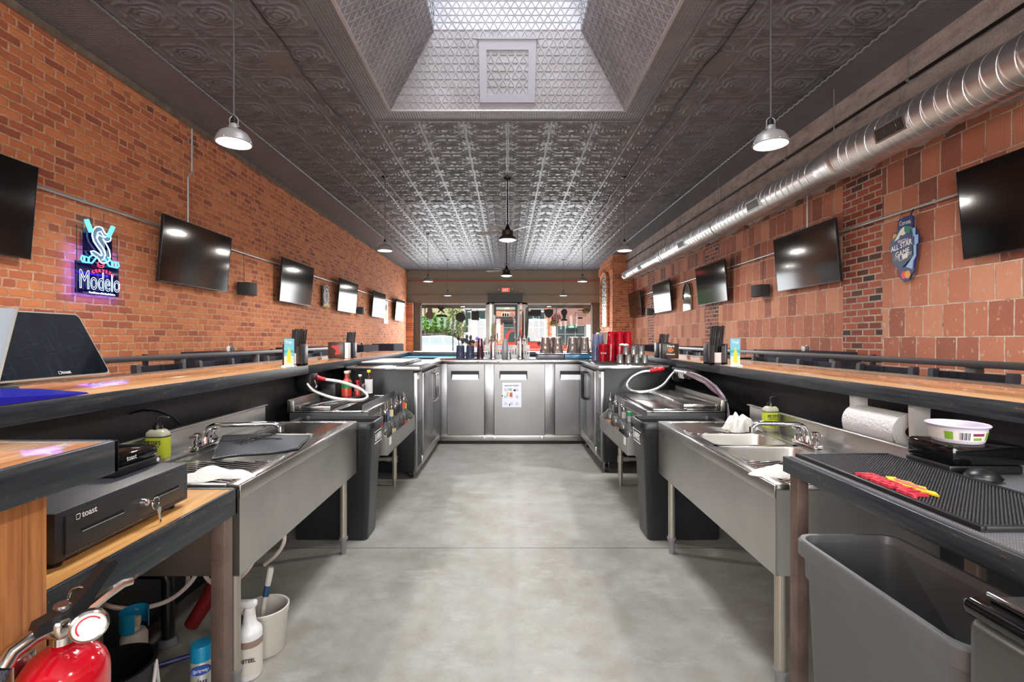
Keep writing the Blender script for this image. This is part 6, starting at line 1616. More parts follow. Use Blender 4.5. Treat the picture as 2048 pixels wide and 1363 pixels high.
def nubs(x0, x1, y0, y1, p, r, z0, h):
    import numpy as np
    n = 6; nx = int((x1-x0)/p); ny = int((y1-y0)/p); ang = np.arange(n)*2*np.pi/n
    cx_, cy_ = np.meshgrid(x0+(np.arange(nx)+.5)*(x1-x0)/nx, y0+(np.arange(ny)+.5)*(y1-y0)/ny); C = np.stack([cx_.ravel(), cy_.ravel()], 1)
    K = len(C); V = np.zeros((K, 3*n, 3)); 
    for li, (rr_, hh) in enumerate(((r, 0), (r*.85, h*.8), (r*.4, h))):
        V[:, li*n:(li+1)*n, 0] = C[:, 0:1]+rr_*np.cos(ang); V[:, li*n:(li+1)*n, 1] = C[:, 1:2]+rr_*np.sin(ang); V[:, li*n:(li+1)*n, 2] = z0+hh
    F_ = []
    for li in (0, 1):
        for i in range(n): F_.append([li*n+i, li*n+(i+1) % n, (li+1)*n+(i+1) % n, (li+1)*n+i])
    F_ = np.array(F_); T_ = np.array([2*n+i for i in range(n)])
    Q = (F_[None]+(np.arange(K)*3*n)[:, None, None]).reshape(-1, 4); CP = (T_[None]+(np.arange(K)*3*n)[:, None])
    me = bpy.data.meshes.new('nubs'); off = np.array(world_loc(bm_)); me.vertices.add(K*3*n); me.vertices.foreach_set('co', (V.reshape(-1, 3)-off).astype('f4').ravel())
    idx = np.concatenate([Q.ravel(), CP.ravel()]).astype('i4'); me.loops.add(len(idx)); me.loops.foreach_set('vertex_index', idx)
    st = np.concatenate([np.arange(len(Q))*4, len(Q)*4+np.arange(K)*n]).astype('i4'); me.polygons.add(len(st)); me.polygons.foreach_set('loop_start', st)
    me.update(calc_edges=True); me.validate(); me.shade_smooth(); return me
me = nubs(mx0+.013, mx1-.013, my0+.013, my1-.013, .0088, .0029, mz+.003, .0075); me.materials.append(mat('nub_rubber', (40, 41, 46), .3))
o = bpy.data.objects.new('rubber_nubs', me); COL.objects.link(o); o.parent = bm_; o['kind'] = 'stuff'
RT = mat('red_raised_letters', (205, 50, 70), .5)
lettering('FIREBALL', RT, bm_, (1.008, 1.262, mz+.0105), (0, -1, 0), (1, 0, 0), w=.20, h=.046, depth=.004, weight=.01, shear=.15)
YE_ = [(-.12, .0), (-.10, .025), (-.07, .012), (-.03, .03), (.01, .022), (.05, .03), (.08, .01), (.11, .018), (.15, .0), (.11, -.008), (.08, -.022), (.05, -.012), (.01, -.025), (-.03, -.014), (-.07, -.02)]
MB().prism([(a*.62, b_*.8) for a, b_ in YE_], (1.052, 1.262, mz+.0155), (0, -1, 0), (1, .12, 0), .005).build('emblem', mat('yellow_raised_emblem', (232, 196, 40), .5), bm_)
MB().prism([(a*.38, b_*.45) for a, b_ in YE_], (1.052, 1.262, mz+.0175), (0, -1, 0), (1, .12, 0), .002).build('emblem_centre', mat('rose_raised_emblem', (205, 110, 90), .5), bm_)

q = thing('receipt_printer', 'glossy black receipt printer under the right bar', 'printer', (1.42, 1.46, cz2))
MB().box(1.285, 1.50, 1.395, 1.55, cz2+.005, cz2+.03, .004).build('base', BLACK, q); MB().box(1.29, 1.51, 1.39, 1.555, cz2+.03, cz2+.088, .012).build('body', BLACKG, q)
q = thing('plastic_tub', 'round open spread tub with a green and white label on the printer', 'tub', (1.372, 1.465, cz2+.089))
tc = (1.372, 1.465, cz2+.089)
MB().lathe([(0, 0), (.058, 0), (.062, .004), (.070, .045), (.074, .047), (.077, .052), (.074, .055), (.068, .053), (.060, .008), (0, .006)], tc, 36).build('tub', mat('lilac_white_tub', (205, 198, 215), .35), q)
MB().lathe([(.0638, .010), (.0693, .038)], tc, 36).build('label', mat('cream_label', (215, 215, 205), .5), q)
def tubpatch(nm, a0, a1, z0, z1, m_):
    g = MB(); R_ = lambda z: .0642+(z-.010)*.196
    g.grid(lambda a, b_: (tc[0]+(R_(z0+(z1-z0)*b_))*math.cos(a0+(a1-a0)*a), tc[1]+(R_(z0+(z1-z0)*b_))*math.sin(a0+(a1-a0)*a), tc[2]+z0+(z1-z0)*b_), 10, 1); g.build(nm, m_, q)
LG = mat('leaf_green_print', (120, 160, 50), .5); IN = mat('indigo_print', (50, 50, 90), .5)
tubpatch('green_print', -2.75, -2.45, .012, .036, LG); tubpatch('green_print', -1.15, -.85, .012, .036, LG); tubpatch('green_print', -1.75, -1.4, .013, .021, LG)
for k in range(9): tubpatch('barcode_line', -2.25+.042*k, -2.25+.042*k+.012+.01*(k % 3), .013, .035, IN)
tubpatch('maroon_print', -1.78, -1.3, .026, .034, mat('maroon_print', (130, 40, 80), .5))
q = thing('computer_mouse', 'small black dome-shaped mouse on the mesh liner', 'mouse', (1.40, 1.40, cz2+.004))
MB().sphere((1.330, 1.345, cz2+.009), .046, .036, .030, 24, 12).build('shell', BLACK, q)
g = MB(); g.tube([(1.330+.047*math.cos(t), 1.345+.037*math.sin(t), cz2+.012) for t in [2*PI*i/32 for i in range(32)]], .002, 6, closed=True); g.build('seam', BLACKM, q)
# paper towel roll under the right bar
q = thing('paper_towel_holder', 'white bracket holding a paper towel roll under the right bar', 'towel holder', (1.47, 1.95, .95))
ry0, ry1, rx, rz = 1.985, 2.285, 1.665, .935
for y in (ry0-.03, ry1+.005):
    g = MB(); P = [(-.034, .100), (.034, .100), (.03, -.03)]+[(.03*math.cos(-PI*i/10), -.03+.03*math.sin(-PI*i/10)) for i in range(1, 10)]+[(-.03, -.03)]
    g.prism([(a, b_*1.0) for a, b_ in P], (rx, y, rz), (1, 0, 0), (0, 0, 1), -.028); g.build('arm', WHITEP, q)
MB().box(rx-.03, rx+.03, ry0-.03, ry1+.03, rz+.096, rz+.0995).build('mount_plate', WHITEP, q)
q = thing('paper_towel_roll', 'white paper towel roll hanging in the bracket on the right', 'paper roll', (rx, ry0, rz-.02))
R_ = .074; M = Matrix.Rotation(-PI/2, 3, 'X')
MB().lathe([(.02, 0), (R_, 0), (R_, ry1-ry0), (.02, ry1-ry0)], (rx, ry0, rz-.02), 40, M).build('roll', mat('quilted_paper', (232, 231, 230), .9, bump=(90, .9)), q)
MB().lathe([(.021, -.0005), (.021, ry1-ry0+.0005)], (rx, ry0, rz-.02), 20, M).build('core', mat('brown_card', (150, 125, 95), .8), q)
g = MB(); g.grid(lambda a, b_: (rx-R_*math.cos(.9*b_)*.0-R_+.02*b_-.0, ry0+(ry1-ry0)*a, rz-.02-.095*b_), 6, 10); 
g = MB(); g.grid(lambda a, b_: (rx-.0745+.012*b_+.02*b_*b_, ry0+.002+(ry1-ry0-.004)*a, rz-.02-.010-.095*b_), 6, 10); g.build('loose_sheet', PAPER, q)
# bins at the right front
slim_can('open dark grey wastebasket under the right front counter', 1, .785, 1.065, .825, 1.325, .762, GREYBIN, 'wastebasket')
q = thing('step_can', 'grey metal bin with a black lid band at the right corner of the frame', 'trash can', (.92, .62, 0))
g = MB(); g.box(.775, .93, .40, .815, 0.0, .835, .02, seg=4); g.build('body', mat('warm_grey_metal', (96, 97, 95), .35, .6), q)
g = MB(); g.box(.77, .936, .395, .82, .835, .865, .012, seg=3); g.build('rim_band', BLACKG, q)
g = MB(); g.box(.80, .932, .42, .80, .865, .872, .004); g.build('lid', mat('speckled_dark_lid', (50, 52, 54), .3, .5), q)
g = MB(); g.box(.797, .803, .42, .80, .872, .880, .002); g.build('lid_lip', CHROME, q)

# ---- left front floor --------------------------------------------------------------
q = thing('bucket', 'small white plastic bucket on the floor under the left sink', 'bucket', (-1.02, 2.02, 0))
MB().lathe([(0, .003), (.078, 0), (.080, .004), (.088, .150), (.092, .152), (.092, .158), (.089, .160), (.089, .168), (.094, .170), (.094, .177), (.090, .180), (.086, .176), (.076, .01), (0, .008)], (-1.02, 2.02, 0), 48).build('bucket', OFFWHITE, q)
q = thing('dish_brush', 'white dish brush with a dark blue band standing in the bucket', 'brush', (-1.03, 2.02, .01))
p0 = Vector((-1.045, 2.0, .03)); p1 = Vector((-1.00, 2.03, .335)); d_ = p1-p0
MB().tube([p0, p0+d_*.3, p0+d_*.6, p0+d_*.95, p1], [.010, .009, .010, .013, .010], 10).build('handle', OFFWHITE, q)
MB().tube([p0+d_*.62, p0+d_*.76], .0125, 10).build('band', mat('dark_blue_grip', (24, 64, 100), .4), q)
MB().sphere(p0+Vector((0, 0, .01)), .035, .035, .03, 12, 8).build('bristle_head', mat('dark_bristles', (30, 32, 34), .9, bump=(60, 1)), q)
q = thing('spray_bottle', 'white steel-cleaner spray bottle behind the table leg', 'spray bottle', (-1.0, 1.86, 0)); c_ = (-1.0, 1.86, 0)
WB = mat('milky_spray_plastic', (222, 222, 222), .35)
MB().lathe([(0, 0), (.042, 0), (.046, .006), (.046, .165), (.043, .180), (.032, .192), (.025, .205), (.021, .235), (.0, .236)], c_, 32).build('bottle', WB, q)
MB().lathe([(.0465, .02), (.0465, .150)], c_, 32).build('label', mat('grey_print_label', (205, 200, 190), .5), q)
MB().lathe([(.047, .125), (.047, .150)], c_, 32).build('label_band', mat('taupe_print', (140, 118, 108), .5), q)
lettering('STEEL', BLACK, q, (c_[0]+.022, c_[1]-.0445, .082), (1, .35, 0), (0, 0, 1), w=.045, h=.014, weight=.01)
g = MB(); g.lathe([(.020, .232), (.022, .24), (.018, .262), (.0, .265)], c_, 20); g.box(c_[0]-.06, c_[0]+.028, c_[1]-.014, c_[1]+.014, .262, .288, .008); g.tube([(c_[0]-.02, c_[1], .265), (c_[0]-.035, c_[1], .245), (c_[0]-.04, c_[1], .215)], .006, 8); g.build('trigger_head', WB, q)
q = thing('spray_can', 'glass cleaner spray can with a light blue cap under the table', 'spray can', (-1.067, 1.675, 0)); c_ = (-1.067, 1.675, 0)
MB().lathe([(0, 0), (.033, 0), (.034, .004), (.034, .185), (.031, .192), (0, .193)], c_, 32).build('can', mat('silver_white_can', (196, 196, 192), .3, .3), q)
MB().lathe([(.0345, .188), (.0345, .236), (.033, .240), (0, .240)], c_, 32).build('cap', BLUECAP, q)
bd_ = Vector((.55, -1, 0)).normalized(); ub = Vector((1, .55, 0)).normalized()
MB().prism([(.03*math.cos(2*PI*i/24), .016*math.sin(2*PI*i/24)) for i in range(24)], Vector(c_)+bd_*.0375+Vector((0, 0, .165)), ub, (0, 0, 1), .006).build('badge', mat('royal_blue_print', (20, 70, 160), .35), q)
lettering('Sprayway', WHITE, q, Vector(c_)+bd_*.0382+Vector((0, 0, .165)), ub, (0, 0, 1), w=.048, h=.015, shear=.25)
lettering('glass', mat('navy_print', (34, 38, 70)), q, Vector(c_)+bd_*.036+Vector((0, 0, .122)), ub, (0, 0, 1), w=.036, h=.030)
lettering('cleaner', mat('navy_print', (34, 38, 70)), q, Vector(c_)+bd_*.036+Vector((0, 0, .088)), ub, (0, 0, 1), w=.036, h=.022)
q = thing('spray_can', 'beige spray bottle in a cut blue cap standing by the wall', 'spray can', (-1.40, 1.80, 0)); c_ = (-1.40, 1.80, 0)
MB().lathe([(0, 0), (.04, 0), (.043, .005), (.043, .19), (.036, .205), (.03, .21), (0, .21)], c_, 28).build('can', OFFWHITE, q)
g = MB(); g.lathe([(0, .205), (.018, .205), (.018, .225), (.012, .232), (0, .232)], c_, 16); g.box(c_[0]-.012, c_[0]+.022, c_[1]-.012, c_[1]+.01, .225, .262, .006); g.build('nozzle', mat('beige_nozzle', (196, 188, 168), .4), q)
g = MB(); N_ = 22
A1 = [g.bm.verts.new((c_[0]+.046*math.cos(.2+i*5.2/N_), c_[1]+.046*math.sin(.2+i*5.2/N_), .215)) for i in range(N_+1)]; B1 = [g.bm.verts.new((c_[0]+.046*math.cos(.2+i*5.2/N_), c_[1]+.046*math.sin(.2+i*5.2/N_), .285)) for i in range(N_+1)]
for i in range(N_): g._f([A1[i], A1[i+1], B1[i+1], B1[i]])
g.build('cut_cap', BLUECAP, q)
q = thing('round_bin', 'small round black bin beside the fire extinguisher', 'bin', (-1.20, 1.46, 0))
MB().lathe([(0, .003), (.085, 0), (.09, .005), (.105, .295), (.112, .298), (.112, .306), (.102, .308), (.086, .01), (0, .01)], (-1.20, 1.46, 0), 36).build('bin', BLACK, q)
g = MB(); g.tube([(-1.20+.112*math.cos(a), 1.46+.112*math.sin(a), .30-.16*abs(math.sin(a-.3))**.5) for a in [-1.0+2.6*i/20 for i in range(21)]], .005, 6); g.build('bag_edge', WHITEP, q)
# pipes and hoses below the left sink
HO = mat('white_water_hose', (205, 190, 182), .45)
hq = thing('water_hoses', 'white water hoses looping below the left sink', 'hoses', (-1.45, 1.9, .3))
for pts in ([(-1.52, 1.75, .47), (-1.53, 1.76, .38), (-1.50, 1.80, .30), (-1.42, 1.85, .262), (-1.33, 1.88, .275), (-1.26, 1.90, .33), (-1.22, 1.91, .40), (-1.20, 1.91, .46)],
            [(-1.24, 2.0, .46), (-1.27, 2.0, .38), (-1.25, 2.0, .30), (-1.18, 2.0, .27), (-1.12, 2.02, .30), (-1.08, 2.04, .36), (-1.07, 2.06, .46)],
            [(-1.10, 2.12, .40), (-1.05, 2.14, .47), (-1.01, 2.15, .455), (-1.005, 2.16, .39), (-1.05, 2.18, .32), (-1.12, 2.2, .26)],
            [(-1.30, 1.98, .46), (-1.33, 2.0, .36), (-1.36, 2.04, .26), (-1.42, 2.1, .2)]):
    pv = [Vector(p) for p in pts]; sm = []
    for i in range(len(pv)-1):
        a0, a1, a2, a3 = pv[max(i-1, 0)], pv[i], pv[i+1], pv[min(i+2, len(pv)-1)]
        for k in range(6): t = k/6; sm.append(.5*((2*a1)+(a2-a0)*t+(2*a0-5*a1+4*a2-a3)*t*t+(3*a1-a0-3*a2+a3)*t**3))
    MB().tube(sm, .0085, 8).build('hose', HO, hq)
q = thing('drain_pipe', 'black drain pipe standing on the floor below the left sink', 'pipe', (-1.43, 2.0, 0))
MB().tube([(-1.58, 2.05, .30), (-1.50, 2.05, .30), (-1.46, 2.05, .295), (-1.45, 2.05, .27), (-1.45, 2.05, .02)], .024, 12).build('pipe', BLACK, q); MB().lathe([(0, 0), (.04, 0), (.035, .03), (0, .03)], (-1.45, 2.05, 0), 16).build('floor_cup', GREYP, q)
q = thing('shutoff_valve', 'dark red pipe wrap leaning below the left sink', 'pipe', (-1.3, 2.1, 0))
MB().tube([(-1.24, 2.12, .46), (-1.26, 2.12, .30), (-1.30, 2.10, .18), (-1.37, 2.08, .06)], [.022, .026, .034, .03], 12).build('wrap', mat('dark_red_wrap', (120, 20, 26), .5), q)
single('blue_hose', MB().tube([(-1.60, 1.75, .012), (-1.45, 1.85, .012), (-1.25, 1.98, .012), (-1.05, 2.25, .012)], .009, 8), mat('blue_hose_rubber', (36, 44, 110), .4), 'blue hose lying on the floor below the left sink', 'hose')
single('wall_cable', MB().tube([(-1.615, 2.05, .98), (-1.612, 2.12, .985), (-1.612, 2.2, .97), (-1.612, 2.3, .93), (-1.613, 2.36, .88)], .003, 5), BLACKG, 'thin black cable hanging below the left bar', 'cable')

# ---- fire extinguisher hung on the wooden panel -------------------------------------
ex, ey_, ez = -.772, .835, .35
q = thing('fire_extinguisher', 'red fire extinguisher with gauge hung on the wood panel', 'fire extinguisher', (ex, ey_, ez))
r = .064
MB().lathe([(0, .004), (r*.8, 0), (r, .02), (r, .36)]+[(r*math.cos(PI/2*i/8), .36+.062*math.sin(PI/2*i/8)) for i in range(1, 8)]+[(.018, .424), (.016, .43), (0, .43)], (ex, ey_, ez), 40).build('cylinder', RED, q)
zt_ = ez+.43
MB().lathe([(0, 0), (.019, 0), (.019, .012), (.014, .016), (.014, .04), (0, .04)], (ex, ey_, zt_-.005), 20).build('neck', mat('nickel', (200, 198, 192), .18, 1.0), q)
NK = mat('nickel', (200, 198, 192))
g = MB(); g.box(ex-.022, ex+.022, ey_-.030, ey_+.030, zt_+.012, zt_+.044, .008); g.cyl((ex, ey_, zt_+.04), (ex, ey_, zt_+.06), .014, n=16); g.cyl((ex+.015, ey_-.005, zt_+.03), (ex+.05, ey_-.008, zt_+.03), .010, n=14); vb = g.build('valve_body', NK, q)
# handle points up and away from the camera toward +y
hx = ex+.01
g = MB(); P = [(-.050, .030), (-.045, .048), (.0, .058), (.022, .080), (.052, .112), (.062, .114), (.066, .106), (.042, .075), (.022, .045), (.0, .030)]
dirv = Vector((.45, .89, 0)).normalized()
g.prism(P, Vector((hx, ey_, zt_))-dirv.cross(Vector((0, 0, 1)))*-.014, dirv, (0, 0, 1), .028); g.build('carry_handle', BLACK, vb)
g = MB(); g.tube([Vector((hx, ey_, zt_+.028))+dirv*a+Vector((0, 0, b_)) for a, b_ in ((.01, .0), (.03, .010), (.055, .022), (.08, .030), (.095, .028))], [.008, .009, .009, .008, .007], 8); g.build('lever', NK, vb)
gc = Vector((ex+.052, ey_-.008, zt_+.030)); gn = Vector((.62, -.78, 0)).normalized()
GM = gn.to_track_quat('Z', 'Y').to_matrix()
ga = MB().lathe([(0, 0), (.026, 0), (.027, .003), (.027, .012), (.024, .014), (.0235, .0125), (0, .0125)], gc, 28, GM).build('gauge', NK, vb)
MB().lathe([(0, .0128), (.022, .0128)], gc, 28, GM).build('gauge_face', mat('gauge_dial', (225, 215, 215), .2), ga)
g = MB(); g.tube([gc+gn*.0135+GM @ Vector((.017*math.cos(a), .017*math.sin(a), 0)) for a in [.6+3.2*i/12 for i in range(13)]], .0012, 5); g.build('gauge_arc', REDP, ga)
g = MB(); g.tube([Vector((ex-.01+.020*math.cos(t)+.02, ey_+.02, zt_+.058+.020*math.sin(t))) for t in [2*PI*i/20 for i in range(20)]], .0022, 6, closed=True); g.build('pull_ring', NK, vb)
g = MB(); pts = [(ex-.005, ey_-.01, zt_+.028), (ex-.014, ey_-.04, zt_+.026), (ex-.022, ey_-.066, zt_+.018), (ex-.025, ey_-.076, zt_+.002)]; g.tube(pts, [.013, .012, .013, .0135], 14); g.build('hose_fitting', NK, vb)
HM = mat('woven_grey_hose', (62, 70, 84), .6, bump=(260, .8))
MB().tube([(ex-.0252, ey_-.077, zt_+.0), (ex-.030, ey_-.088, zt_-.03), (ex-.036, ey_-.092, zt_-.07), (ex-.036, ey_-.088, zt_-.14), (ex-.03, ey_-.078, zt_-.24)], .0115, 12).build('hose', HM, q)
g = MB(); g.box(-.849, -.838, ey_-.02, ey_+.02, ez+.20, zt_-.03, .003); g.build('wall_bracket', NK, q)
g = MB(); g.tube([(ex+(r+.001)*math.cos(a), ey_+(r+.001)*math.sin(a), ez+.27) for a in [2*PI*i/30 for i in range(30)]], .004, 6, closed=True); g.build('strap', NK, q)
MB().lathe([(r+.0006, .06), (r+.0006, .25)], (ex, ey_, ez), 40).build('label', mat('extinguisher_label', (225, 222, 215), .5), q)
# ------------------------------------------------------------ seating beyond the bar
def bar_chair():
    r = thing('bar_chair', '', 'bar chair', (0, 0, 0))         # faces +x
    for sx in (-1, 1):
        for sy in (-1, 1):
            z1 = 1.125 if sx < 0 else .73
            l = MB()
            if sx < 0: l.prism([(-.19, 0), (-.155, 0), (-.155, .70), (-.185, z1-.01), (-.19, z1), (-.222, z1), (-.225, z1-.02), (-.19, .70)], (0, sy*.225+.019, 0), (1, 0, 0), (0, 0, 1), -.038)
            else: l.box(.155, .19, sy*.2-.017, sy*.2+.017, 0, z1, .003)
            l.build('leg', BLACKWOOD, r)
    MB().box(-.20, .21, -.21, .21, .73, .775, .015).build('seat', mat('black_vinyl', (24, 25, 28), .4), r)
    for z in (.86, .96, 1.062):
        g = MB(); y_ = [(-.206+.018*(1-(t_*2-1)**2)*-1 + (-.02 if z > 1 else 0)) for t_ in [i/8 for i in range(9)]]
        h = .05 if z > 1 else .03
        for i in range(8):
            a0, a1 = -.21+.42*i/8, -.21+.42*(i+1)/8; g.box(min(y_[i], y_[i+1])-.006, max(y_[i], y_[i+1])+.008, a0, a1, z, z+h)
        g.build('slat', BLACKWOOD, r)
    for z in (.25, .45):
        g = MB(); g.box(-.17, .17, -.215, -.19, z, z+.03); g.box(-.17, .17, .19, .215, z, z+.03); g.build('side_rung', BLACKWOOD, r)
    g = MB(); g.box(.16, .185, -.19, .19, .28, .31); g.build('foot_rail', BLACKWOOD, r)
    return r
bc = bar_chair(); first = True
LCH = [(2.45, 'black bar chair pushed in at the left bar, nearest the payment screen'), (3.42, 'black bar chair at the left bar, first seen whole past the payment screen'), (4.07, 'black bar chair at the left bar in front of the first high table'), (5.15, 'black bar chair at the left bar behind the beach advert'),
       (6.1, 'black bar chair at the left bar behind the red emblem box'), (6.95, 'black bar chair at the far end of the left bar')]
RCH = [(1.55, 'black bar chair at the right bar, cut by the frame'), (2.63, 'black bar chair at the right bar above the towel roll'), (3.22, 'black bar chair at the right bar before the second rail post'), (3.93, 'black bar chair at the right bar in front of the high table'),
       (4.70, 'black bar chair at the right bar next to the beach advert'), (5.6, 'black bar chair at the right bar behind the tall straws'), (6.5, 'black bar chair at the far end of the right bar')]
for sd, L in ((-1, LCH), (1, RCH)):
    for y, lab in L:
        o = bc if first else dup(bc, (0, 0, 0)); first = False
        o.location = (sd*2.27 if sd < 0 else 2.33, y, 0); o.rotation_euler = (0, 0, 0 if sd < 0 else PI); o['label'] = lab
        o['group'] = 'bar chairs along the left bar' if sd < 0 else 'bar chairs along the right bar'
# guard rails
for sd, lab in ((-1, 'square steel guard rail between the left bar chairs and tables'), (1, 'square steel guard rail between the right bar chairs and tables')):
    q = thing('guard_rail', lab, 'railing', (sd*3.2, 4, 0), 'guard rails'); x = sd*3.2
    y1 = 9.5
    MB().box(x-.045, x+.045, .4, y1, 1.105, 1.15, .004).build('top_rail', mat('dull_dark_rail', (86, 84, 86), .35, .6), q)
    for k in range(6): MB().box(x-.035, x+.035, 1.89+1.4*k-.035, 1.89+1.4*k+.035, 0, 1.105, .003).build('post', mat('dull_dark_post', (74, 72, 70), .45, .4), q)
    for z in (.35, .72): MB().box(x-.015, x+.015, .4, y1, z, z+.03).build('mid_rail', mat('dull_dark_rail', (86, 84, 86)), q)
# high tables with cloths, with shakers
def shaker_pair(x, y, z, where):
    for k, (dx, m_, nm) in enumerate(((0, WHITEP, 'white salt shaker'), (.05, mat('pepper_grey', (90, 86, 84), .4), 'grey pepper shaker'))):
        q = thing('salt_shaker' if k == 0 else 'pepper_shaker', nm+' on '+where, 'shaker', (x+dx, y, z), 'shakers on the high tables')
        MB().lathe([(0, 0), (.018, 0), (.024, .02), (.026, .045), (.018, .062), (0, .062)], (x+dx, y, z), 14).build('jar', m_, q)
        MB().lathe([(0, .062), (.018, .062), (.016, .078), (0, .085)], (x+dx, y, z), 12).build('lid', CHROME, q)
tn = 0
def hightable(sd, y0, y1, where, shk=True, xa=3.6, xb=4.30):
    global tn
    x0, x1 = sd*xa, sd*xb; xm = (x0+x1)/2; a, b_ = min(x0, x1), max(x0, x1)
    q = thing('high_table', 'high table under a dark navy cloth, '+where, 'table', (xm, (y0+y1)/2, 0), 'cloth-covered high tables')
    MB().box(a+.02, b_-.02, y0+.02, y1-.02, 1.10, 1.13).build('table_top', BLACKWOOD, q)
    for x in (a+.08, b_-.08):
        for y in (y0+.08, y1-.08): MB().box(x-.025, x+.025, y-.025, y+.025, 0, 1.10).build('leg', BLACKWOOD, q)
    g = MB(); N_ = 60; per = []
    for i in range(N_):
        t = i/N_*4; k = int(t); f = t-k
        p = ((a+(b_-a)*f, y0), (b_, y0+(y1-y0)*f), (b_-(b_-a)*f, y1), (a, y1-(y1-y0)*f))[k]; per.append(p)
    top = [g.bm.verts.new((px_, py_, 1.135)) for px_, py_ in per]; g._f(top)
    cxm, cym = xm, (y0+y1)/2; prev = top
    for k, z in enumerate((1.12, .95, .80, .66)):
        R = []
        for i, (px_, py_) in enumerate(per):
            w = .012*k*math.sin(i*1.9+k*.2); R.append(g.bm.verts.new((px_+(px_-cxm)*w*1.6, py_+(py_-cym)*w*.8, z)))
        for i in range(N_): g._f([prev[i], prev[(i+1) % N_], R[(i+1) % N_], R[i]])
        prev = R
    t_ = single('tablecloth', g, NAVY, 'dark navy tablecloth hanging from the high table, '+where, 'tablecloth', 'navy tablecloths', recalc=True)
    if shk: shaker_pair(xm-.1*sd, (y0+y1)/2-.2, 1.137, 'the high table, '+where)
hightable(-1, 5.95, 6.75, 'first along the left wall', True, 3.30, 4.05); hightable(-1, 8.9, 10.3, 'second along the left wall', False); hightable(-1, 12.0, 13.4, 'third along the left wall'); hightable(-1, 15.2, 16.6, 'fourth along the left wall', False)
hightable(1, 5.95, 7.3, 'first along the right wall', True, 3.78, 4.34); hightable(1, 9.4, 10.8, 'second along the right wall', False); hightable(1, 12.6, 14.0, 'third along the right wall', False)
tc_ = 0
for sd, ys, w in ((-1, (5.6, 7.15, 8.5, 10.7), 'left'), (1, (5.55, 7.7, 9.0, 11.2), 'right')):
    for k, y in enumerate(ys):
        o = dup(bc, (sd*3.85, y, 0)); o.rotation_euler = (0, 0, PI/2 if k % 2 == 0 else -PI/2)
        o['label'] = 'black high chair at the %s end of the %s table by the %s wall' % (('near', 'far', 'near', 'far')[k], ('first', 'first', 'second', 'second')[k], w); o['group'] = 'high chairs at the cloth-covered tables'

# planter box by the brick pillar
q = thing('planter', 'pale box with a small green plant standing by the brick pillar', 'planter', (3.3, 16.6, 0))
MB().box(3.12, 3.68, 16.4, 16.9, 0, 1.52, .01).build('box', mat('pale_pink_box', (190, 160, 145), .6), q)
g = MB(); rnd = random.Random(5)
for k in range(60):
    c0 = Vector((3.2+rnd.uniform(-.14, .16), 16.55+rnd.uniform(-.1, .1), 1.55+rnd.uniform(0, .16))); d_ = Vector((rnd.uniform(-1, 1), rnd.uniform(-1, 1), rnd.uniform(-.3, 1))).normalized()*.05; s_ = d_.cross(Vector((0, 0, 1))).normalized()*.018
    g.quad(c0-d_, c0+s_, c0+d_, c0-s_)
g.build('leaves', mat('dusty_green_leaf', (96, 120, 80), .6, var=.3), q)

# ------------------------------------------------------------ signs hanging in the street windows (seen from the back)
def wsign(name, label, px, py, poly, m_, Y=21.10, scale=1.0, cat='window sign', extra=None, cord=True):
    c0 = pt(px, py, Y); k = Y/F*scale
    q = thing(name, label, cat, tuple(c0), 'signs hanging in the street windows')
    MB().prism([(a*k, b_*k) for a, b_ in poly], c0, (1, 0, 0), (0, 0, 1), .03).build('sign_back', m_, q)
    if cord:
        g = MB(); top = max(b_ for a, b_ in poly)*k
        for dx in (-.06, .06): g.tube([(c0.x+dx, Y+.01, c0.z+top-.02), (c0.x+dx, Y+.01, 2.84), (c0.x+dx, FY+.01, 2.885)], .004, 5)
        g.build('cord', BLACK, q)
    if extra: extra(q, c0, k)
    return q
circ = lambda r, n=28, cx=0, cy=0, a0=0, a1=360: [(cx+r*math.cos(math.radians(a0+(a1-a0)*i/n)), cy+r*math.sin(math.radians(a0+(a1-a0)*i/n))) for i in range(n)]
SIGNB = mat('dark_sign_back', (14, 14, 15), .6); SIGNO = mat('olive_sign_back', (92, 84, 70), .6)
wsign('window_sign', 'olive round sign with a small round top in the left window', 859.5, 629.5, [(8.2*math.cos(math.radians(a)), 8.2*math.sin(math.radians(a))) for a in range(-240, 61, 12)]+[(5.2*math.cos(math.radians(a)), 9.5+5.2*math.sin(math.radians(a))) for a in range(-20, 201, 16)], SIGNO)
rider = [(-6, -1), (-3, 3), (-6, 5), (-7, 9), (-4, 9.5), (-2, 7), (1, 7), (2, 9.5), (5, 9), (4, 6), (8, 6), (8, 5), (3, 3.5), (5, 0), (8, -2), (5, -4), (2, -1), (-1, 1), (-4, -2), (-8, -3)]
wsign('window_sign', 'dark cut-out rider sign over slanted lettering in the left window', 882, 622, rider, SIGNB, extra=lambda q, c0, k: lettering('Skagit', SIGNB, q, c0+Vector((2*k, 0, -9*k)), (1, 0, 0), (0, 0, 1), w=24*k, h=8*k, shear=.4, depth=.01, name='lettering') if False else MB().prism([(-11*k, -10*k), (-8*k, -7*k), (0, -6*k), (12*k, -8*k), (14*k, -12*k), (2*k, -11*k), (-6*k, -11.5*k)], c0, (1, 0, 0), (0, 0, 1), .02).build('script_bar', SIGNB, q))
def stud(q, c0, k):
    g = MB()
    for i in range(13):
        a = math.radians(-25+i*13); g.sphere((c0.x+11.2*k*math.cos(a), c0.y+.01, c0.z+11.2*k*math.sin(a)), .9*k, n=8, m=6)
    g.build('stud_row', SIGNB, q)
wsign('window_sign', 'black disc sign with a ring of studs in the left window', 921, 633.5, circ(9.6), SIGNB, extra=stud)
wsign('window_sign', 'black square sign on the right side of the left window', 950.5, 630.5, [(-7.3, -9), (7.3, -9), (7.3, 9), (-7.3, 9)], SIGNB)
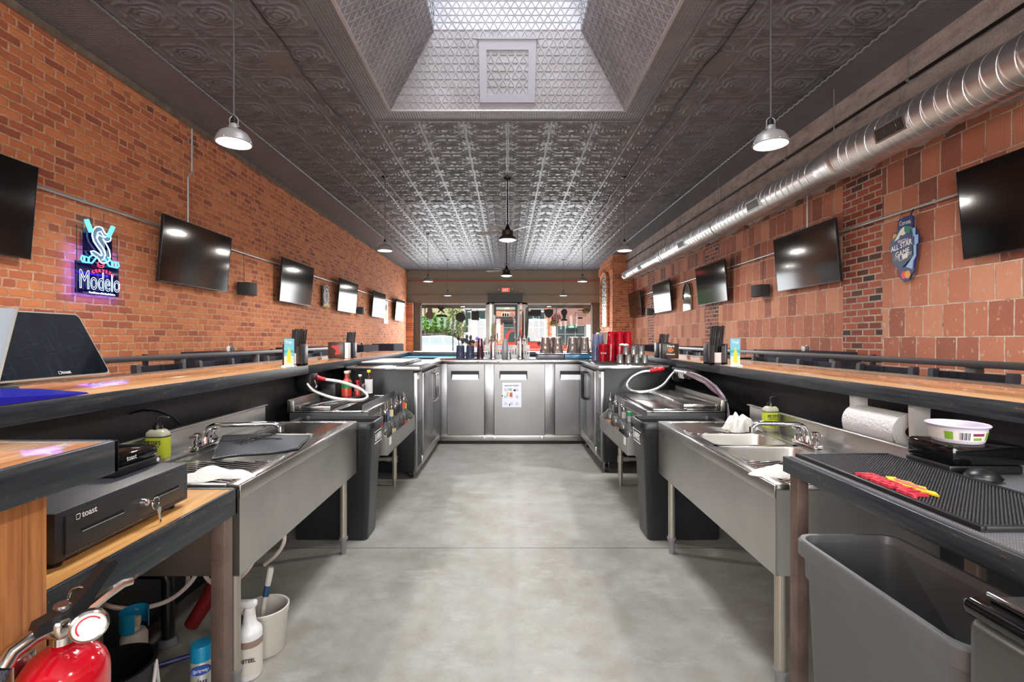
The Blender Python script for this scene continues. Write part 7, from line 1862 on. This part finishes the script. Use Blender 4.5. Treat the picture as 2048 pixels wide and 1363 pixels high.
wsign('window_sign', 'long black sign with a stepped left edge in the right window', 1067, 625.5, [(-13, -6), (15, -6), (15, 6.5), (-5, 6.5), (-7, 3), (-9, 4), (-13, 0)], SIGNB)
wsign('window_sign', 'black shield sign in the right window', 1097.5, 626.5, [(-9, 8), (0, 9), (9, 8), (9, 1), (5, -6), (0, -9.5), (-5, -6), (-9, 1)], SIGNB)
wsign('window_sign', 'black round-headed sign on a flared base in the right window', 1128.5, 629, [(-6, -12), (6, -12), (5.5, -9), (3, -8), (3.6, -2)]+[(6.3*math.cos(math.radians(a)), 5.5+6.3*math.sin(math.radians(a))) for a in range(-35, 216, 18)]+[(-3.6, -2), (-3, -8), (-5.5, -9)], SIGNB)
def scrib(q, c0, k):
    g = MB()
    for r_ in range(3): g.tube([(c0.x+(-11+i*1.9)*k, c0.y+.01, c0.z+((3-r_*3)+1.4*(-1)**i)*k) for i in range(13)], .45*k, 5)
    g.build('wire_tubes', SIGNB, q)
wsign('window_sign', 'wiry unlit neon sign with two black bars in the right window', 1161, 628, [(-5, 8.5), (7, 8.5), (7, 7), (-5, 7)], SIGNB, extra=lambda q, c0, k: (scrib(q, c0, k), MB().prism([(-5*k, -6*k), (4*k, -6*k), (4*k, -9*k), (-5*k, -9*k)], c0, (1, 0, 0), (0, 0, 1), .03).build('transformer', SIGNB, q)))

# ------------------------------------------------------------ the street
struct('street_canopy_ceiling', MB().box(-6, 6, FY+.26, 23.6, 3.5, 3.6), OLIVE)
ASPH = mat('grey_asphalt', (128, 126, 124), .9, bump=(40, .5), var=.1); SIDEW = mat('pale_sidewalk', (185, 180, 172), .85, var=.06)
struct('sidewalk', MB().box(-25, 25, FY+.3, 25.0, -.14, -.01), SIDEW)
struct('street', MB().box(-40, 40, 25.0, 38.0, -.24, -.13), ASPH)
struct('sidewalk', MB().box(-40, 40, 38.0, 42.0, -.2, -.03), SIDEW)
def brickmat(name, c1, c2, mo, w=.21, h=.075):
    m, t, b = new_mat(name); x, y, z = t.pos(); n = t.node('ShaderNodeTexBrick'); t.put(n.inputs['Vector'], t.vec(x, z))
    for k, q in (('Scale', 1), ('Mortar Size', .012), ('Brick Width', w), ('Row Height', h)): n.inputs[k].default_value = q
    n.inputs['Color1'].default_value = lin(*c1); n.inputs['Color2'].default_value = lin(*c2); n.inputs['Mortar'].default_value = lin(*mo)
    t.put(b.inputs['Base Color'], X(t, n.outputs['Color'])); b.inputs['Roughness'].default_value = .8; return m
EXB = brickmat('street_red_brick', (196, 110, 82), (222, 150, 116), (220, 200, 180), .5, .18)
SHOPG = mat('dark_shop_glass', (56, 74, 76), .08, spec=.8); TRIMG = mat('grey_shop_trim', (150, 152, 150), .5); BEIGE = mat('beige_render', (196, 182, 150), .7, var=.06)
def shopwin(q, x0, x1, z0, z1, Y, fm=TRIMG, mull=(), trans=()):
    f = MB(); f.box(x0, x0+.08, Y-.12, Y, z0, z1); f.box(x1-.08, x1, Y-.12, Y, z0, z1); f.box(x0, x1, Y-.12, Y, z1-.08, z1); f.box(x0, x1, Y-.12, Y, z0, z0+.08)
    for a in mull: f.box(a-.03, a+.03, Y-.11, Y, z0, z1)
    for a in trans: f.box(x0, x1, Y-.11, Y, a-.03, a+.03)
    w = f.build('window', fm, q); MB().box(x0+.08, x1-.08, Y-.06, Y-.03, z0+.08, z1-.08).build('pane', SHOPG, w); return w
SY = 42.0
kx = SY/F
PXx = lambda p: (p-VX)*kx
PZ = lambda p: H-(p-VY)*kx
q = thing('building', 'shop building with a green awning and beige wall across the street', 'building', (PXx(870), SY, 0), 'buildings across the street')
MB().box(PXx(770), PXx(925), SY, SY+6, 0, PZ(596)).build('wall', BEIGE, q)
shopwin(q, PXx(815), PXx(882), 0.3, PZ(652), SY, mull=(PXx(850),))
g = MB(); g.prism([(0, 0), (-1.1, -1.0), (-1.1, -1.15), (0, -1.15)], (PXx(812), SY, PZ(634)), (0, 1, 0), (0, 0, 1), -(PXx(895)-PXx(812))); g.build('awning', mat('teal_awning', (70, 150, 130), .7), q)
shopwin(q, PXx(895), PXx(920), .0, PZ(640), SY)
q = thing('building', 'grey storefront with a brick post and a paper notice in its door, across the street', 'building', (PXx(950), SY, 0), 'buildings across the street')
MB().box(PXx(925), PXx(985), SY, SY+6, 0, PZ(560)).build('wall', mat('pale_grey_front', (205, 205, 200), .6), q)
MB().box(PXx(943), PXx(953), SY-.2, SY, 0, PZ(639)).build('brick_post', EXB, q)
shopwin(q, PXx(925.5), PXx(943), .0, PZ(654), SY, mat('olive_frame', (92, 92, 84), .5), trans=(1.6,)); shopwin(q, PXx(930), PXx(943), PZ(653), PZ(618), SY); shopwin(q, PXx(953), PXx(972), .3, PZ(620), SY, trans=(PZ(639), PZ(653)))
g = MB(); g.box(PXx(927.5), PXx(940), SY-.16, SY-.13, PZ(676), PZ(664)); g.build('notice', WHITEP, q)
q = thing('building', 'orange brick building with three small square windows, across the street', 'building', (PXx(1010), SY, 0), 'buildings across the street')
MB().box(PXx(985), PXx(1097.5), SY, SY+6, 0, PZ(540)).build('wall', EXB, q)
MB().box(PXx(985), PXx(1060), SY-.1, SY, PZ(619), PZ(613)).build('stone_band', mat('pale_green_band', (160, 178, 165), .6), q)
g = MB(); g.box(PXx(1003), PXx(1019), SY-.12, SY, PZ(633), PZ(625)); sb = g.build('window', mat('cream_frame', (225, 215, 195), .6), q)
for k in range(3): MB().box(PXx(1005+k*4.6), PXx(1008+k*4.6), SY-.14, SY-.12, PZ(632), PZ(626)).build('pane', BLACKG, sb)
MB().box(PXx(985), PXx(1035), SY-.3, SY, PZ(641), PZ(633)).build('dark_canopy', mat('dark_bronze_canopy', (70, 58, 56), .5), q)
shopwin(q, PXx(1006), PXx(1033), .3, PZ(642), SY, trans=(PZ(655),)); shopwin(q, PXx(1052), PXx(1090), .3, PZ(622), SY, mull=(PXx(1066), PXx(1078)), trans=(PZ(640), PZ(654)))
MB().box(PXx(1052), PXx(1088), SY-.15, SY, PZ(622), PZ(610)).build('grey_fascia', TRIMG, q)
q = thing('building', 'mauve-brown storefront with a small green lit sign and white posts, across the street', 'building', (PXx(1140), SY, 0), 'buildings across the street')
MB().box(PXx(1098), PXx(1190), SY-.05, SY+6, 0, PZ(540)).build('wall', mat('mauve_render', (158, 118, 108), .7), q)
MB().box(PXx(1098.3), PXx(1103), SY-.25, SY-.06, 0, PZ(600)).build('brick_post', EXB, q)
for a in (1103, 1171): MB().box(PXx(a), PXx(a+9), SY-.35, SY, 0, PZ(649)).build('white_post', WHITEP, q)
shopwin(q, PXx(1113), PXx(1170), .2, PZ(650), SY-.1, mull=(PXx(1130), PXx(1150)), trans=(PZ(668),))
MB().box(PXx(1131), PXx(1151), SY-.5, SY-.3, PZ(656.5), PZ(650.5)).build('sign_box', mat('sign_box_green', (60, 110, 92), .5), q)
lettering('TAVERN', m_emit('green_neon_letters', (120, 255, 190), 1.5), q, (PXx(1141), SY-.51, PZ(653.5)), (1, 0, 0), (0, 0, 1), w=.5, h=.14) if False else MB().box(PXx(1136), PXx(1146), SY-.52, SY-.5, PZ(654.6), PZ(652.4)).build('lit_strip', m_emit('green_neon_letters', (120, 255, 190), 1.5), q)
q = thing('building', 'long pale upper storey wall rising behind the left trees', 'building', (PXx(900), SY+8, 0), 'buildings across the street')
MB().box(-40, PXx(925), SY+8, SY+12, 0, 9).build('wall', mat('pale_far_wall', (205, 200, 190), .7), q)
q = thing('building', 'plain brick block at the right end of the street', 'building', (16, SY, 0), 'buildings across the street')
MB().box(PXx(1190), 40, SY, SY+6, 0, 8).build('wall', EXB, q)

# trees and hanging baskets
def leafmat(name, c): return mat(name, c, .6, var=.35)
def crown(q, cx_, cy_, cz_, rx, ry, rz, n, m_, seed, s=.13):
    g = MB(); rnd = random.Random(seed)
    for k in range(n):
        v = Vector((rnd.gauss(0, 1), rnd.gauss(0, 1), rnd.gauss(0, 1))).normalized()*(rnd.random()**.4)
        c0 = Vector((cx_+v.x*rx, cy_+v.y*ry, cz_+v.z*rz)); d_ = Vector((rnd.uniform(-1, 1), rnd.uniform(-1, 1), rnd.uniform(-1, 1))).normalized()*s; s_ = d_.orthogonal().normalized()*s*.55
        g.quad(c0-d_, c0+s_, c0+d_, c0-s_)
    return g.build('crown', m_, q, recalc=False)
for lab, px_, Y, zc, rx, rz, n, c_, hh in (('young leafy street tree behind the white car', 869, 34.5, 2.4, 1.1, .85, 600, (120, 165, 70), 1.6), ('leafy street tree behind the studded disc sign', 908, 36, 2.6, .95, 1.6, 520, (140, 170, 95), 1.5), ('tall street tree whose leaves fill the top of the left window', 850, 37, 6.0, 3.6, 1.9, 700, (190, 205, 140), 3.8)):
    x = (px_-VX)*Y/F; q = thing('street_tree', lab, 'tree', (x, Y, 0), 'street trees')
    MB().tube([(x, Y, -.1), (x+.03, Y, hh*.5), (x-.02, Y, hh), (x, Y, zc)], [.09, .07, .06, .03], 8).build('trunk', mat('grey_bark', (120, 105, 88), .9), q)
    crown(q, x, Y, zc, rx, .9, rz, n, leafmat('leaves_%d' % c_[0], c_), int(px_), .12)
for lab, px_, py_, Y, cs in (('hanging basket of pink and yellow flowers in front of the right window', 1110, 640, 23.1, ((220, 110, 120), (205, 215, 60))), ('hanging basket of pale yellow flowers at the top right of the right window', 1175, 615, 23.1, ((225, 215, 150), (200, 205, 110)))):
    c0 = pt(px_, py_, Y); q = thing('flower_basket', lab, 'flower basket', tuple(c0), 'hanging flower baskets')
    up_ = 1 if cs[0][0] == 220 else 0
    a = crown(q, c0.x+.05, c0.y, c0.z+.10, .27, .2, .26, 420, leafmat('petals_%d' % cs[0][0], cs[0]), 3, .035); a.name = 'flowers'
    b_ = crown(q, c0.x-.06, c0.y, c0.z-.14, .22, .18, .16, 320, leafmat('petals_%d' % cs[1][2], cs[1]), 4, .035); b_.name = 'flowers'
    MB().sphere((c0.x, c0.y, c0.z-.1), .14, .14, .12, 12, 8).build('bowl', mat('brown_basket', (90, 70, 50), .9), q)
    MB().cyl((c0.x, c0.y, c0.z), (c0.x, c0.y, 3.52), .008, n=6).build('hanger', BLACK, q)

# vehicles: side outlines with real width, seen from their side
def wheel(q, x, Y, r=.34):
    g = MB(); g.cyl((x, Y-.11, r), (x, Y+.11, r), r, n=28); w = g.build('wheel', RUBBER, q); MB().cyl((x, Y-.118, r), (x, Y-.108, r), r*.6, n=20).build('hub', GREYP, w)
def vehicle(label, cat, name, x0, Y, body, cabin, wid, paint, glassm, panes, wheels, zoff=-.13):
    q = thing(name, label, cat, (x0, Y, zoff), 'vehicles parked in the street'); U_ = Vector((1, 0, 0)); W_ = Vector((0, 0, 1))
    o = Vector((x0, Y, zoff))
    MB().prism(body, o, U_, W_, wid).build('body', paint, q)
    # the cabin narrows towards the roof
    g = MB(); zmin = min(b_ for a, b_ in cabin); zmax = max(b_ for a, b_ in cabin)
    ins = lambda b_: .10+.14*(b_-zmin)/(zmax-zmin)
    A = [g.bm.verts.new(o+U_*a+W_*b_+Vector((0, ins(b_), 0))) for a, b_ in cabin]; B = [g.bm.verts.new(o+U_*a+W_*b_+Vector((0, wid-ins(b_), 0))) for a, b_ in cabin]
    g._f(A); g._f(B[::-1])
    for i in range(len(A)): g._f([A[i], B[i], B[(i+1) % len(A)], A[(i+1) % len(A)]])
    g.build('cabin', paint, q)
    for P in panes:
        g = MB(); A = [g.bm.verts.new(o+U_*a+W_*b_+Vector((0, ins(b_)-.012, 0))) for a, b_ in P]; g._f(A); g.build('side_window', glassm, q)
    for x in wheels:
        g = MB(); g.cyl((x0+x, Y+.02, zoff+.34), (x0+x, Y+.24, zoff+.34), .34, n=28); w = g.build('wheel', RUBBER, q); MB().cyl((x0+x, Y+.0, zoff+.34), (x0+x, Y+.025, zoff+.34), .2, n=20).build('hub', GREYP, w)
    return q, o
TY = 28.0; k_ = TY/F
REDPAINT = mat('red_truck_paint', (226, 70, 54), .25, coat=.8)
tb = [(0, .55), (0, 1.05), (1.55, 1.12), (4.0, 1.16), (4.9, 1.10), (5.45, .98), (5.55, .7), (5.5, .5)]
tcb = [(1.55, 1.12), (1.72, 1.72), (1.86, 1.90), (2.1, 1.95), (2.95, 1.95), (3.3, 1.88), (4.15, 1.18), (4.15, 1.12)]
tx = (954-VX)*k_
q, o = vehicle('red pickup truck parked across the street, seen from its side', 'pickup truck', 'pickup_truck', tx, TY, tb, tcb, 1.9, REDPAINT, mat('car_glass', (60, 84, 84), .06, spec=.9),
    [[(1.78, 1.24), (1.88, 1.72), (2.02, 1.84), (2.55, 1.84), (2.55, 1.24)], [(2.66, 1.24), (2.66, 1.84), (3.0, 1.84), (3.22, 1.76), (3.72, 1.24)]], (1.0, 4.5))
g = MB()
A = [g.bm.verts.new(o+Vector((a, y_, b_))) for a, y_, b_ in ((3.32, .22, 1.88), (4.17, .14, 1.2), (4.17, 1.76, 1.2), (3.32, 1.68, 1.88))]; g._f(A); g.build('windscreen', mat('bright_glass', (225, 235, 240), .05, spec=1), q)
g = MB(); g.box(o.x+3.45, o.x+3.75, o.y-.20, o.y+.02, o.z+1.22, o.z+1.42, .03); g.build('wing_mirror', mat('silver_mirror_shell', (190, 195, 195), .2, .6), q)
g = MB(); g.box(o.x+.1, o.x+5.2, o.y-.012, o.y, o.z+.62, o.z+.70); g.box(o.x+.1, o.x+5.2, o.y-.012, o.y, o.z+.80, o.z+.84); g.build('side_trim', WHITEP, q)
g = MB(); g.box(o.x+.05, o.x+5.4, o.y-.02, o.y+.05, o.z+.40, o.z+.50); g.build('running_board', BLACK, q)
WHP = mat('white_car_paint', (232, 236, 236), .25, coat=.8)
cbb = [(0, .4), (.0, .95), (.1, 1.0), (3.2, .98), (4.1, .86), (4.5, .7), (4.55, .4)]
ccc = [(.02, .98), (.18, 1.42), (.5, 1.60), (1.7, 1.66), (2.4, 1.60), (3.5, 1.0), (3.5, .96)]
cx0 = (825-VX)*30.0/F
q, o = vehicle('white car with a roof rack parked across the street on the left', 'car', 'parked_car', cx0, 30.0, cbb, ccc, 1.75, WHP, mat('pale_car_glass', (186, 200, 204), .06, spec=.9),
    [[(.25, 1.06), (.34, 1.40), (.62, 1.52), (1.0, 1.55), (1.0, 1.06)], [(1.08, 1.06), (1.08, 1.55), (1.75, 1.57), (1.95, 1.06)], [(2.05, 1.06), (1.86, 1.56), (2.35, 1.52), (3.15, 1.06)]], (.85, 3.75))
g = MB(); g.tube([(o.x+.5, o.y+.3, o.z+1.62), (o.x+.65, o.y+.3, o.z+1.72), (o.x+1.9, o.y+.3, o.z+1.73), (o.x+2.1, o.y+.3, o.z+1.64)], .018, 6); g.build('roof_rack', GREYP, q)
# street backdrop beyond: sky is open above the roofs
